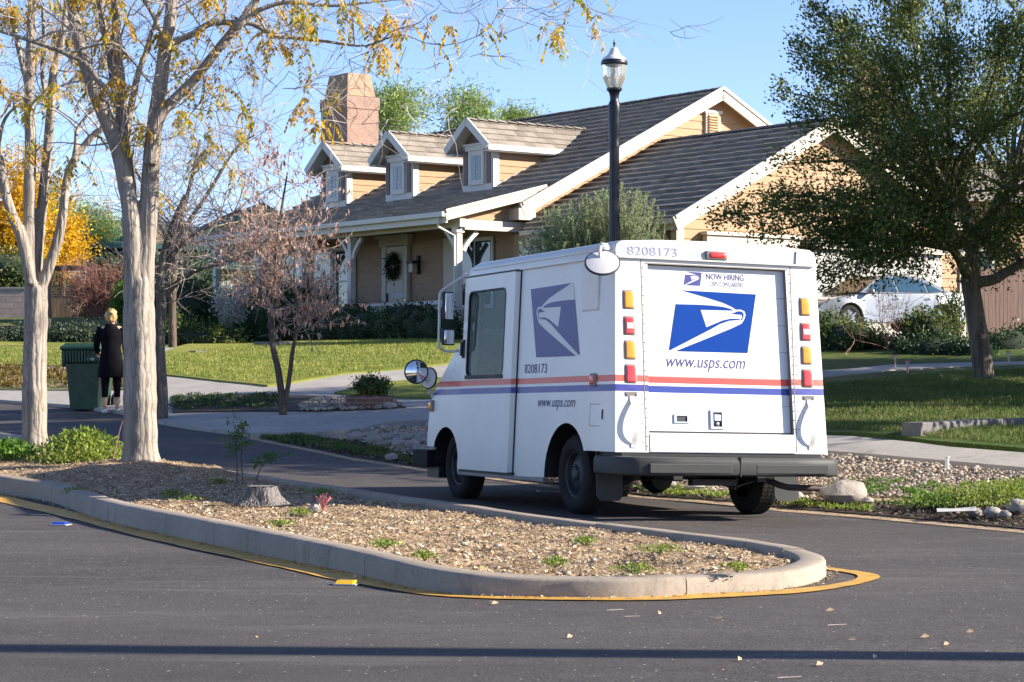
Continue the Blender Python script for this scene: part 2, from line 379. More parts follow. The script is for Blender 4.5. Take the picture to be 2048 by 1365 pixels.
# lawns
lawn = GP([(325, 757), (380, 763), (535, 780), (575, 776), (683, 756), (812, 745), (900, 735), (1000, 724), (1060, 712), (1100, 676), (1100, 664), (870, 668), (700, 672), (560, 676), (430, 690), (325, 715)])
drape('lawn', lawn, .085, .8, M['lawn'], skirt=.08)
lawn_b = GP([(668, 795), (712, 783), (786, 772), (876, 764), (1060, 744), (1060, 800), (850, 806), (786, 804), (700, 798)])
drape('lawn', lawn_b, .085, .8, M['lawn'], skirt=.06)
lawn_l = GP([(-300, 733), (0, 735), (145, 740), (240, 744), (322, 748), (322, 700), (240, 682), (0, 684), (-300, 684)])
drape('lawn', lawn_l, .085, .8, M['lawn'], skirt=.06)
back_l = GP([(-500, 684), (0, 684), (322, 698), (400, 690), (420, 660), (400, 645), (0, 637), (-500, 637)])
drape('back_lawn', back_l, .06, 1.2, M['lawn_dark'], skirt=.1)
bed_l = GP([(-300, 743), (0, 742), (140, 750), (250, 757), (300, 768), (322, 787), (240, 787), (0, 787), (-300, 785)])
drape('planting_bed', bed_l, .075, .8, M['field'], skirt=.04)
bed_m = GP([(345, 800), (470, 797), (565, 798), (690, 803), (760, 805), (812, 824), (700, 829), (565, 831), (345, 834)])
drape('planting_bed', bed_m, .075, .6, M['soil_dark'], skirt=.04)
lawn_r = GP([(1015, 760), (1035, 720), (1060, 690), (1400, 692), (2048, 694), (2700, 694), (2700, 945), (2300, 915), (2048, 912), (1860, 896), (1728, 880), (1500, 872), (1200, 862), (960, 848)])
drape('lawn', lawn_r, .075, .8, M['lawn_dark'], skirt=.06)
path_r = GP([(1500, 775), (1645, 767), (1700, 760), (1780, 751), (1960, 741), (2300, 734), (2300, 729), (1960, 735), (1780, 740), (1645, 753), (1500, 762)])
drape('path', path_r, .095, .8, M['conc'], skirt=.03)


# ------------------------------------------------------------------ kerbed island
def kh(px):
    return .155 - .055 * min(1, max(0, (px - 500) / 600))
def KP(px, py): p = G(px, py, kh(px)); p.z = kh(px); return p
near = [(-320, 885), (-160, 922), (0, 954.5), (102, 970), (212, 1004), (342, 1030), (489, 1058), (600, 1080), (700, 1101), (765, 1118), (861, 1139), (970, 1151), (1107, 1158), (1264, 1159), (1446, 1150), (1552, 1143), (1615, 1134), (1648, 1122)]
far = [(1652, 1112), (1635, 1104), (1594, 1094), (1507, 1080), (1403, 1068), (1303, 1056), (1160, 1039), (1038, 1023), (823, 993), (700, 975), (513, 948), (393, 931), (342, 922), (240, 903), (148, 888), (92, 878), (0, 864), (-160, 840), (-320, 818)]
outer = [KP(*p) for p in near] + [KP(*p) for p in far]
outer = smoothpath(outer, 5)
outer = resample(outer, .16)
def offset_path(pts, d):
    out = []
    for i, p in enumerate(pts):
        t = (pts[min(i + 1, len(pts) - 1)] - pts[max(i - 1, 0)]).normalized(); out.append(p + Vector((-t.y, t.x, 0)) * d)
    return out
# path runs left->nose->back left, i.e. counter-clockwise: inward normal is to the left
prof = [(0, -.04), (.004, .12), (.012, .14), (.03, .15), (.145, .152), (.158, .145), (.162, .13), (.165, -.03)]
cum = 0; segs = []; cur = [0]; jl = 2.35
for i in range(1, len(outer)):
    cum += (outer[i] - outer[i - 1]).length; cur.append(i)
    if cum > jl: segs.append(cur); cur = [i]; cum = 0
segs.append(cur)
kb = MB()
rows = [offset_path(outer, a) for a, b_ in prof]
KH = [p.z for p in outer]
H0 = TZ([p.x for p in outer], [p.y for p in outer])
for sidx in segs:
    if len(sidx) < 2: continue
    k0 = len(kb.v); n = len(prof)
    jz = R.uniform(-.004, .004)
    for q, i in enumerate(sidx):
        for j, (a, b_) in enumerate(prof):
            p = rows[j][i].copy()
            if q == len(sidx) - 1 and len(sidx) > 1: p = p.lerp(rows[j][sidx[-2]], .045)
            kb.v.append((p.x, p.y, H0[i] + b_ * (KH[i] / .15) + jz + (R.uniform(-.0015, .0015) if b_ > .1 else 0)))
    for q in range(len(sidx) - 1):
        for j in range(n - 1): kb.f.append((k0 + q * n + j, k0 + (q + 1) * n + j, k0 + (q + 1) * n + j + 1, k0 + q * n + j + 1))
    kb.f.append(tuple(k0 + j for j in range(n))); e = k0 + (len(sidx) - 1) * n; kb.f.append(tuple(e + j for j in range(n - 1, -1, -1)))
o = kb.build('kerb', M['kerb'], smooth=True, ang=50); tag(o, None, None, None, 'structure')
jb = MB()                                               # dark dirt in the joints
inner = offset_path(outer, .15)
isl = [p.to_2d() for p in offset_path(outer, .155)]
T2 = G(285, 932, .2)                                     # big tree base
T1 = G(72, 905, .18)
def soil_z(x, y):
    z = .055 + .05 * np.clip((-x - .2) / 2.5, 0, 1) + .07 * np.exp(-((x - T2.x) ** 2 + (y - T2.y) ** 2) / .8) * 2.0 + .05 * np.exp(-((x - T1.x) ** 2 + (y - T1.y) ** 2) / .5)
    return z + .018 * np.sin(x * 5.1 + 1.3 * np.sin(y * 4)) * np.sin(y * 6.3 + x) + .010 * np.sin(x * 17 + y * 3) * np.sin(y * 15)
drape('island_soil', isl, 0, .11, M['soil'], zf=soil_z, skirt=.1)
# yellow line round the island
YL = [(-320, 912), (-160, 955), (0, 998), (147, 1032), (300, 1071), (444, 1103), (560, 1127), (714, 1160), (861, 1185), (970, 1194), (1100, 1197), (1260, 1198), (1377, 1195), (1500, 1190), (1594, 1184), (1680, 1173), (1728, 1162), (1737, 1153), (1700, 1145), (1655, 1139), (1610, 1130)]
yp = [G(*p) for p in YL]; yp = resample(smoothpath([Vector((p.x, p.y, 0)) for p in yp], 6), .12)
wv = [(.125 if i < len(yp) * .86 else .125 - .065 * min(1, (i / len(yp) - .86) / .05)) + .006 * math.sin(i * .7) + R.uniform(-.004, .004) for i in range(len(yp))]
L1 = offset_path(yp, 0); mb = MB()
for i, p in enumerate(yp):
    t = (yp[min(i + 1, len(yp) - 1)] - yp[max(i - 1, 0)]).normalized(); nrm = Vector((-t.y, t.x, 0))
    for sgn in (-1, -.33, .33, 1): q = p + nrm * wv[i] * sgn; mb.v.append((q.x, q.y, tz(q.x, q.y) + .007))
mb.f = [(i * 4 + j, i * 4 + j + 1, (i + 1) * 4 + j + 1, (i + 1) * 4 + j) for i in range(len(yp) - 1) for j in range(3)]
tag(mb.build('yellow_line', M['yellow'], smooth=True, ang=180), None, None, None, 'structure')
# ------------------------------------------------------------------ postal van (local: x right, y forward, z up, rear face at y = .1 z)
M['van'] = None
def van_paint():
    m, nt, b = _nt('white_van_paint'); v = coords(nt)
    sp = nt.nodes.new('ShaderNodeSeparateXYZ'); nt.links.new(v, sp.inputs[0]); z = sp.outputs[2]; y = sp.outputs[1]
    zz = mth(nt, 'ADD', z, mth(nt, 'MULTIPLY', y, .0065))
    def band(a, b_): return mth(nt, 'MULTIPLY', mth(nt, 'GREATER_THAN', zz, a), mth(nt, 'LESS_THAN', zz, b_))
    base = ramp(nt, noise(nt, v, 2.2, 4), [(.3, (.66, .65, .62)), (.7, (.72, .71, .68))])
    dirt = ramp(nt, z, [(.30, (.55, .55, .55)), (.62, (0, 0, 0))]); dn = noise(nt, coords(nt, (1, 1, .4)), 7, 6, .8)
    base = mixc(nt, mth(nt, 'MULTIPLY', dirt, dn), base, (.36, .34, .31))
    base = mixc(nt, ramp(nt, noise(nt, coords(nt, (3, 3, .35)), 4, 6, .75), [(.60, (0, 0, 0)), (.78, (.34, .34, .34))]), base, (.45, .42, .38))
    wear = noise(nt, v, 14, 4, .8)
    red = ramp(nt, wear, [(.3, (.58, .08, .055)), (.75, (.70, .16, .12))]); blu = ramp(nt, wear, [(.3, (.03, .038, .23)), (.75, (.08, .085, .32))])
    c = mixc(nt, band(1.090, 1.142), base, red); c = mixc(nt, band(1.013, 1.067), c, blu)
    nt.links.new(c, b.inputs['Base Color']); setc(b, 'Roughness', .36); setc(b, 'Specular IOR Level', .4); setc(b, 'Coat Weight', .06); setc(b, 'Coat Roughness', .12)
    bump(nt, b, noise(nt, v, 2.5, 2), .25, .008); return m
def door_paint():
    m, nt, b = _nt('white_roll_door_paint'); v = coords(nt)
    sp = nt.nodes.new('ShaderNodeSeparateXYZ'); nt.links.new(v, sp.inputs[0]); z = sp.outputs[2]
    def band(a, b_): return mth(nt, 'MULTIPLY', mth(nt, 'GREATER_THAN', z, a), mth(nt, 'LESS_THAN', z, b_))
    base = ramp(nt, noise(nt, v, 3, 4), [(.3, (.64, .635, .62)), (.7, (.69, .68, .66))])
    c = mixc(nt, band(1.083, 1.134), base, (.68, .055, .045)); c = mixc(nt, band(1.007, 1.060), c, (.004, .03, .26))
    seam = None
    for q in (1.803, 1.578, 1.358, 1.137, .916):
        s_ = mth(nt, 'LESS_THAN', mth(nt, 'ABSOLUTE', mth(nt, 'SUBTRACT', z, q)), .0028); seam = s_ if seam is None else mth(nt, 'MAXIMUM', seam, s_)
    c = mixc(nt, mth(nt, 'MULTIPLY', seam, .55), c, (.20, .20, .19)); c = mixc(nt, ramp(nt, noise(nt, coords(nt, (3, 3, .5)), 5, 6, .8), [(.60, (0, 0, 0)), (.80, (.25, .25, .25))]), c, (.42, .40, .36))
    nt.links.new(c, b.inputs['Base Color']); setc(b, 'Roughness', .42); setc(b, 'Coat Weight', .04)
    bump(nt, b, mth(nt, 'SUBTRACT', 1, seam), .9, .01); return m
M['vp'] = van_paint(); M['vd'] = door_paint()
M['white'] = mat('white_enamel', (.60, .59, .57), .35, var=.04, coat=.2)
M['rubber'] = mat('black_rubber', (.012, .013, .014), .75, spec=.2, var=.35, vs=8, bs=30, bd=.002)
M['tyre'] = mat('tyre_rubber', (.014, .014, .015), .85, spec=.15, var=.35, vs=6, bs=40, bd=.002, c2=(.028, .026, .024))
M['bumper'] = mat('black_bumper_rubber', (.020, .022, .023), .6, spec=.3, var=.5, vs=5, bs=60, bd=.001, c2=(.040, .042, .043), stretch=(.4, 1, 3))
M['steel'] = mat('grey_wheel_steel', (.035, .037, .042), .55, .3, var=.3, vs=9)
M['chrome'] = mat('chrome', (.62, .62, .62), .32, 1, var=.03)
M['mirror'] = mat('mirror_glass', (.86, .88, .9), .015, 1, var=0)
M['black'] = mat('matt_black_metal', (.015, .015, .017), .5, var=.2)
M['dark'] = mat('grey_cab_interior', (.32, .34, .33), .7, var=.3)
M['seal'] = mat('black_seal', (.02, .02, .022), .6, var=.2)
M['amber'] = mat('amber_lens', (.85, .30, .012), .22, var=.12, vs=30, coat=.6, bs=160, bd=.002)
M['redlens'] = mat('red_lens', (.72, .045, .04), .22, var=.15, vs=30, coat=.6, bs=160, bd=.002)
M['redpale'] = mat('pale_reverse_lens', (.80, .62, .56), .25, var=.1, coat=.6)
M['lensrim'] = mat('grey_lens_rim', (.19, .175, .165), .5, var=.1)
M['blue'] = mat('bright_blue_decal', (.0, .042, .26), .65, spec=.08, var=.03)
M['oldblue'] = mat('faded_blue_decal', (.018, .026, .20), .4, var=.08)
M['decalw'] = mat('white_decal', (.58, .58, .58), .38, var=.02)
M['purple'] = mat('faded_number_ink', (.22, .23, .36), .5, var=.1)
M['inkblue'] = mat('dark_blue_ink', (.015, .02, .16), .5, var=.05)
M['carglass'] = glassmat('van_glass', (.78, .90, .88), .95, .02, (.015, .04, .045))
TBH = .03
VAN = empty('mail_van', (1.712, 17.136, 0.0), 'boxy white postal van with red and blue stripes stopped beside the kerbed island', 'van')
VAN.rotation_mode = 'XYZ'
_cy, _sy = math.cos(math.radians(22.39)), math.sin(math.radians(22.39))
Rz = Matrix.Rotation(math.radians(22.39), 4, 'Z'); Rx = Matrix.Rotation(math.radians(-.70), 4, 'X'); Ry = Matrix.Rotation(math.radians(1.38), 4, 'Y')
VAN.rotation_euler = (Rz @ Rx @ Ry).to_euler()
def sx(z, x0=.95): return x0 - TBH * (z - 1.0)          # half width at height z
# --- body shell: side profile extruded, long edges rounded, window tunnel cut, rear opening built as a frame
YR, YF = 1.02, 3.85
def arch(cy, r, z0, n=14):
    a0 = math.asin((z0 - .335) / r) if z0 > .335 else 0
    return [(cy + r * math.cos(a), .335 + r * math.sin(a)) for a in [a0 + (PI - 2 * a0) * i / n for i in range(n + 1)]]
rear_b = (.053, .53)
prof = [(.21, 2.10), rear_b] + [(YR - .445, .53)]
prof += [(YR + .42 * -math.cos(a), .33 + .42 * math.sin(a)) for a in [math.radians(28 + i * (180 - 28) / 14) for i in range(15)]][0:15]
prof += [(YR + .42, .285), (3.42, .255), (YF - .36, .255)]
prof += [(YF - .36 * math.cos(a), .33 + .355 * math.sin(a)) for a in [math.radians(8 + i * 146 / 12) for i in range(13)]]
prof += [(4.15, .49), (4.345, .49), (4.35, .62), (4.31, .90), (4.22, 1.02), (3.62, 1.45), (3.50, 1.52), (3.44, 2.10)]
bm = bmesh.new(); n = len(prof)
L = [bm.verts.new((-.95, y, z)) for y, z in prof]; Rr_ = [bm.verts.new((.95, y, z)) for y, z in prof]
bm.faces.new(L); bm.faces.new(Rr_[::-1])
for i in range(n):
    j = (i + 1) % n
    bm.faces.new((L[j], L[i], Rr_[i], Rr_[j]))
bmesh.ops.recalc_face_normals(bm, faces=bm.faces)
bm.verts.ensure_lookup_table()
sel = []
long_i = [(0, 1)] + [(n - 9 + k, n - 8 + k) for k in range(1, 8)] + [(n - 1, 0)]
keys = set()
for a, b_ in long_i:
    a %= n; b_ %= n
    keys.add(frozenset((L[a], L[b_]))); keys.add(frozenset((Rr_[a], Rr_[b_])))
for e in bm.edges:
    if frozenset(e.verts) in keys: sel.append(e)
bmesh.ops.bevel(bm, geom=sel, offset=.085, segments=5, profile=.5, affect='EDGES', clamp_overlap=True)
# rear opening
bm.faces.ensure_lookup_table()
rf = max([f for f in bm.faces if f.normal.y < -.9 and f.calc_center_median().y < .4], key=lambda f: f.calc_area())
cs = sorted([v for v in rf.verts], key=lambda v: v.co.z); 
zlo = min(v.co.z for v in rf.verts); zhi = max(v.co.z for v in rf.verts); xa = max(v.co.x for v in rf.verts)
qs = {}
for v in rf.verts: qs[(v.co.x > 0, v.co.z > (zlo + zhi) / 2)] = v
bmesh.ops.delete(bm, geom=[rf], context='FACES_ONLY')
OPX0, OPX1, OPZ0, OPZ1, DEP = -.655, .650, .685, 2.04, .055
def rp(x, z, dy=0): return (x, .1 * z + dy, z)
op = {k: bm.verts.new(rp(*p)) for k, p in {(0, 0): (OPX0, OPZ0), (1, 0): (OPX1, OPZ0), (1, 1): (OPX1, OPZ1), (0, 1): (OPX0, OPZ1)}.items()}
ip = {k: bm.verts.new((v.co.x, v.co.y + DEP, v.co.z)) for k, v in op.items()}
Q = {(0, 0): qs[(False, False)], (1, 0): qs[(True, False)], (1, 1): qs[(True, True)], (0, 1): qs[(False, True)]}
ring = [(0, 0), (1, 0), (1, 1), (0, 1)]
for i in range(4):
    a, b_ = ring[i], ring[(i + 1) % 4]
    bm.faces.new((Q[a], Q[b_], op[b_], op[a])); bm.faces.new((op[a], op[b_], ip[b_], ip[a]))
bm.faces.new([ip[k] for k in ring])
bmesh.ops.recalc_face_normals(bm, faces=bm.faces)
for f in bm.faces:
    c_ = f.calc_center_median()
    if OPX0 - .001 <= c_.x <= OPX1 + .001 and OPZ0 - .001 <= c_.z <= OPZ1 + .001 and .1 * c_.z + .002 < c_.y < .1 * c_.z + DEP + .002 and c_.y < .4: f.material_index = 2  # jamb faces coloured grey to stand in for the shade inside the opening
me = bpy.data.meshes.new('body'); bm.to_mesh(me); bm.free(); me.materials.append(M['vp']); me.materials.append(M['dark']); me.materials.append(M['lensrim'])
body = bpy.data.objects.new('body', me); COL.objects.link(body)
# cut the cab windows right through
def cutter(y0, y1, z0, z1, r, x=1.2):
    mb = MB(); pts = []
    for cx_, cz_, a0 in ((y1 - r, z0 + r, -90), (y1 - r, z1 - r, 0), (y0 + r, z1 - r, 90), (y0 + r, z0 + r, 180)):
        for k in range(5): a = math.radians(a0 + k * 22.5); pts.append((cx_ + r * math.cos(a), cz_ + r * math.sin(a)))
    mb.prism(pts, (-x, 0, 0), (0, 1, 0), (0, 0, 1), (1, 0, 0), 2 * x); return mb.build('window_cut', M['dark'])
def boxcut(x0, x1, y0, y1, z0, z1): mb = MB(); mb.bb(x0, x1, y0, y1, z0, z1); return mb.build('window_cut', M['dark'])
cuts = [cutter(2.37, 3.28, 1.155, 1.945, .075), boxcut(-.87, .87, 1.9, 3.40, .62, 2.02), boxcut(-.78, .78, 3.3, 3.9, 1.56, 2.00)]
for cut in cuts:
    bo = body.modifiers.new('b', 'BOOLEAN'); bo.object = cut; bo.operation = 'DIFFERENCE'; bo.solver = 'EXACT'
    try: bo.material_mode = 'TRANSFER'
    except Exception: pass
dg = bpy.context.evaluated_depsgraph_get(); dg.update()
me2 = bpy.data.meshes.new_from_object(body.evaluated_get(dg)); body.modifiers.clear(); body.data = me2; me2.name = 'body'
for cut in cuts: bpy.data.objects.remove(cut)
for v in me2.vertices:
    s_ = 1 - TBH * (v.co.z - 1.0) / .95; v.co.x *= s_
me2.polygons.foreach_set('use_smooth', [True] * len(me2.polygons)); me2.set_sharp_from_angle(angle=math.radians(32))
body.parent = VAN
# roof cap
def rounded_box(x0, x1, y0, y1, z0, z1, r, name, m, parent, seg=4, rake=0):
    bm = bmesh.new(); bmesh.ops.create_cube(bm, size=1)
    for v in bm.verts:
        v.co = Vector(((x0 + x1) / 2 + v.co.x * (x1 - x0), (y0 + y1) / 2 + v.co.y * (y1 - y0), (z0 + z1) / 2 + v.co.z * (z1 - z0)))
    bmesh.ops.bevel(bm, geom=[e for e in bm.edges], offset=r, segments=seg, profile=.5, affect='EDGES')
    for v in bm.verts: v.co.y += rake * (v.co.z - z0)
    me = bpy.data.meshes.new(name); bm.to_mesh(me); bm.free(); me.materials.append(m)
    me.polygons.foreach_set('use_smooth', [True] * len(me.polygons)); me.set_sharp_from_angle(angle=math.radians(40))
    o = bpy.data.objects.new(name, me); COL.objects.link(o); o.parent = parent; return o
mb = MB(); secs = []
xs_ = sx(2.1) + .012
capp = [(-1, 0, 2.085), (-1, 0, 2.15), (-.985, .0, 2.19), (-.94, 0, 2.215), (-.6, 0, 2.235), (0, 0, 2.245), (.6, 0, 2.235), (.94, 0, 2.215), (.985, 0, 2.19), (1, 0, 2.15), (1, 0, 2.085)]
ys_ = [(.195, .96, -.03), (.198, .985, -.012), (.235, 1, 0), (1.2, 1, .004), (2.3, 1, .003), (3.25, 1, -.005), (3.42, .99, -.03), (3.485, .96, -.075)]
for y, k, dz in ys_:
    for x, _, z in capp: mb.v.append((x * xs_ * k, y + (z - 2.085) * (.12 if y < 1 else -.25 if y > 3.3 else 0), 2.085 + max(0, (z - 2.085)) * (1 if dz > -.02 else (.16 + dz) / .16)))
nn = len(capp)
mb.f = [(i * nn + j, i * nn + j + 1, (i + 1) * nn + j + 1, (i + 1) * nn + j) for i in range(len(ys_) - 1) for j in range(nn - 1)]
mb.f += [tuple(range(nn)), tuple((len(ys_) - 1) * nn + j for j in range(nn))[::-1], tuple([i * nn for i in range(len(ys_))] + [i * nn + nn - 1 for i in reversed(range(len(ys_)))])]
roof = mb.build('roof', M['white'], VAN, smooth=True, ang=45)
mb = MB()
for s_ in (-1, 1):
    mb.bar((s_ * (sx(2.1) + .016), .24, 2.150), (s_ * (sx(2.1) + .016), 3.3, 2.150), .012, .008)
    mb.bar((s_ * (sx(2.09) + .016), .22, 2.092), (s_ * (sx(2.09) + .016), 3.44, 2.092), .022, .016)
mb.bar((-.9, .190, 2.083), (.9, .190, 2.083), .018, .012)
mb.bar((.72, .189, 2.09), (.735, .205, 2.2), .006, .012, (0, 1, 0))
mb.build('rain_gutter', M['white'], VAN)
# rear door panel and lower sill
mb = MB(); mb.prism([(OPX0 + .002, .70), (OPX1 - .002, .70), (OPX1 - .002, 2.03), (OPX0 + .002, 2.03)], (0, .1 * 0 + DEP - .012, 0), (1, 0, 0), (0, .1, 1), (0, 1, 0), .008)
rdoor = mb.build('roll_up_door', M['vd'], VAN)
mb = MB(); mb.prism([(OPX0 - .001, .535), (OPX1 + .012, .535), (OPX1 + .012, .675), (OPX0 - .001, .675)], (0, -.006, 0), (1, 0, 0), (0, .1, 1), (0, 1, 0), .02)
mb.build('rear_sill', mat('scuffed_white_sill', (.55, .54, .54), .5, var=.12, vs=6, c2=(.42, .41, .42), stretch=(1, 1, 2)), VAN)
mb = MB()
for x in (OPX0 - .035, OPX1 + .025):
    mb.prism([(x - .004, .54), (x + .004, .54), (x + .004, 2.07), (x - .004, 2.07)], (0, -.002, 0), (1, 0, 0), (0, .1, 1), (0, 1, 0), .004)
mb.prism([(OPX0, 2.038), (OPX1, 2.038), (OPX1, 2.048), (OPX0, 2.048)], (0, -.003, 0), (1, 0, 0), (0, .1, 1), (0, 1, 0), .01)
mb.build('door_trim', M['lensrim'], VAN)
mb = MB()                                               # rivets
def rivet_rear(x, z): mb.lathe([(.0055, 0), (.004, .003), (0, .004)], 6, Matrix.Translation(rp(x, z, -.001)) @ Matrix.Rotation(PI / 2, 4, 'X'))
for z in np.arange(.58, 2.05, .075):
    for x in (OPX0 - .022, OPX1 + .012, OPX1 + .05): rivet_rear(x, z)
    if z < 1.0: rivet_rear(OPX0 - .058, z + .03)
def rivet_side(y, z, d=0): mb.lathe([(.0055, 0), (.004, .003), (0, .004)], 6, Matrix.Translation((-sx(z) - d, y, z)) @ Matrix.Rotation(-PI / 2, 4, 'Y'))
for z in np.arange(.34, 1.1, .07):
    rivet_side(3.32, z, .035); rivet_side(3.26, z, .035); rivet_side(2.22, z, .035)
for y in np.arange(2.3, 3.25, .09): rivet_side(y, .34, .035)
for k in range(6): rivet_side(3.62 - .05 * k * -1, 1.36 - .07 * k)
_rv = bpy.data.meshes.new('rv'); _rv.from_pydata(mb.v, [], mb.f); _bm = bmesh.new(); _bm.from_mesh(me2); _k = len(_bm.faces); _bm.from_mesh(_rv)
_bm.faces.ensure_lookup_table()
_mi = len(me2.materials); me2.materials.append(M['black']); me2.materials.append(M['lensrim'])
for f in _bm.faces:
    if f.index >= _k or f.index < 0: f.material_index = _mi + 1
_bm.faces.index_update()
for i, f in enumerate(_bm.faces):
    if i >= _k: f.material_index = _mi + 1
    else:
        c_ = f.calc_center_median()
        if c_.z < .80 and .3 < c_.y < 4.22 and abs(f.normal.x) < .5 and abs(c_.x) < .5: f.material_index = _mi
_bm.to_mesh(me2); _bm.free(); bpy.data.meshes.remove(_rv)
# logos
def logo(u, name, parent, O, U, V, mblue, mwhite, N, rng_off=.0015):
    """O bottom-left corner of the parallelogram, U along the bottom, V along the side (vectors)"""
    bl = np.array((622., 825.)); e1 = np.array((533., 18.)); e2 = np.array((56., -417.)); A_ = np.linalg.inv(np.stack([e1, e2], 1))
    def mp(pts, off):
        out = []
        for p in pts:
            s_, t_ = A_ @ (np.array(p, float) - bl); out.append(Vector(O) + Vector(U) * s_ + Vector(V) * t_ + Vector(N) * off)
        return out
    blue = [[(700, 409), (1212, 433), (1155, 843), (668, 829), (900, 733), (1045, 672), (1116, 637), (1132, 612), (1143, 578), (1135, 552), (1108, 540), (1074, 541), (1050, 524), (985, 494), (870, 458)],
            [(668, 506), (800, 508), (905, 513), (985, 522), (1040, 536), (1062, 551), (1052, 548), (835, 544), (874, 664), (930, 640), (985, 616), (1040, 604), (1104, 606), (1100, 613), (1030, 619), (965, 643), (890, 686), (640, 819), (625, 823)],
            [(1012, 573), (1045, 569), (1066, 562), (1082, 553), (1112, 553), (1126, 566), (1128, 583), (1116, 617), (1108, 611), (1117, 596), (1116, 577), (1060, 573)]]
    bg = [(683, 408), (1212, 433), (1155, 843), (625, 823), (668, 506)]
    mb = MB(); mb.poly(mp(bg, rng_off)); w_ = mb.build(name, mwhite, parent)
    mb = MB()
    for q in blue: mb.poly(mp(q, rng_off + .0012))
    bm = bmesh.new(); me = bpy.data.meshes.new('emblem'); me.from_pydata(mb.v, [], mb.f); bm.from_mesh(me); bmesh.ops.triangulate(bm, faces=bm.faces[:]); bm.to_mesh(me); bm.free()
    me.materials.append(mblue); o = bpy.data.objects.new('emblem', me); COL.objects.link(o); o.parent = w_ if parent is not None else None
    return w_
DY = DEP - .012
def dp(x, z): return Vector((x, .1 * z + DY, z))
def lg_rear(BL, BR, TL, mb_, nm):
    O = dp(*BL); logo(0, nm, rdoor, O, dp(*BR) - O, dp(*TL) - O, mb_, M['decalw'], (0, -1, .1))
lg_rear((-.445, 1.346), (.273, 1.346), (-.350, 1.839), M['blue'], 'logo')
lg_rear((-.288, 1.882), (-.142, 1.882), (-.270, 1.992), M['oldblue'], 'logo')
def spt(y, z, d=0.0): return Vector((-sx(z) - d, y, z))
O = spt(.806, 1.307); logo(0, 'logo', VAN, O, spt(1.718, 1.307) - O, spt(.992, 1.914) + Vector((0, 0, 0)) - O, M['oldblue'], M['decalw'], (-1, 0, -.03), .003)
rU, rV = (1, 0, 0), (0, .1, 1)
text_mesh('NOW HIRING', 'lettering', M['inkblue'], rdoor, dp(-.084, 1.936), rU, rV, .345, .050, 0, .002, .008)
text_mesh('USPS.COM/CAREERS', 'lettering', M['inkblue'], rdoor, dp(-.046, 1.882), rU, rV, .300, .038, 0, .002, .0)
text_mesh('www.usps.com', 'lettering', M['inkblue'], rdoor, dp(-.467, 1.183), rU, rV, .716, .098, .28, .002)
text_mesh('8208173', 'lettering', M['purple'], VAN, (-.812, .1965, 2.102), rU, (0, .12, 1), .442, .072, 0, .0015, .0)
sU, sV = (0, -1, 0), (-.0, 0, 1)
text_mesh('8208173', 'lettering', M['inkblue'], VAN, spt(1.965, 1.172), sU, (.03, 0, 1), .49, .078, 0, .003)
text_mesh('www.usps.com', 'lettering', M['inkblue'], VAN, spt(1.636, .855), sU, (.03, 0, 1), .78, .085, .28, .003)
# lamps
def lamp(x, z, m, split=False):
    l = rounded_box(x - .052, x + .052, -.008, .02, -.078, .078, .012, 'tail_light', M['lensrim'], VAN)
    for v in l.data.vertices: v.co.z += z; v.co.y += .1 * v.co.z - .0
    i = rounded_box(x - .040, x + .040, -.016, .01, -.066, .066, .01, 'lens', m, l)
    for v in i.data.vertices: v.co.z += z; v.co.y += .1 * v.co.z
    if split:
        j = rounded_box(x - .030, x + .030, -.019, .005, -.024, .024, .004, 'reverse_lens', M['redpale'], l)
        for v in j.data.vertices: v.co.z += z; v.co.y += .1 * v.co.z
for x in (-.808, .798):
    lamp(x, 1.742, M['amber']); lamp(x, 1.534, M['redlens'], True); lamp(x, 1.340, M['amber']); lamp(x, 1.151, M['redlens'])
l = rounded_box(-.118, .08, .176, .22, 2.094, 2.166, .012, 'brake_light', M['lensrim'], VAN); rounded_box(-.092, .066, .165, .21, 2.104, 2.158, .022, 'lens', M['redlens'], l)
l = rounded_box(-.966, -.94, .455, .565, 1.05, 1.155, .012, 'side_marker_light', M['lensrim'], VAN); rounded_box(-.975, -.95, .472, .548, 1.067, 1.138, .009, 'lens', M['redlens'], l)
l = rounded_box(-.975, -.94, 4.20, 4.30, .83, .94, .012, 'side_marker_light', M['lensrim'], VAN); rounded_box(-.985, -.95, 4.222, 4.29, .85, .92, .01, 'lens', M['amber'], l)
# strap handles on the rear corners
for x in (-.815, .795):
    mb = MB(); N_ = 14
    for i in range(N_ + 1):
        t = i / N_; z = .975 - .41 * t; bul = .062 * math.sin(PI * min(1, max(0, (t - .06) / .88))) ** .8 if .06 < t < .94 else 0
        for dx in (-.022, .022): mb.v.append((x + dx + .012, .1 * z - .006 - bul, z))
    k0 = len(mb.v)
    mb.v += [(a, b_ + .006, c) for a, b_, c in mb.v]
    for i in range(N_): a = 2 * i; mb.f += [(a, a + 1, a + 3, a + 2), (k0 + a, k0 + a + 2, k0 + a + 3, k0 + a + 1), (a, a + 2, k0 + a + 2, k0 + a), (a + 1, k0 + a + 1, k0 + a + 3, a + 3)]
    h = mb.build('grab_handle', M['white'], VAN, smooth=True)
    mb = MB(); mb.box((x + .008, .1 * .99 - .004, .99), (.10, .006, .035))
    for q in (-.03, .045): mb.lathe([(.006, 0), (.005, .005), (0, .006)], 8, Matrix.Translation((x + q, .092, .985)) @ Matrix.Rotation(PI / 2, 4, 'X'))
    mb.build('bracket', M['lensrim'], h)
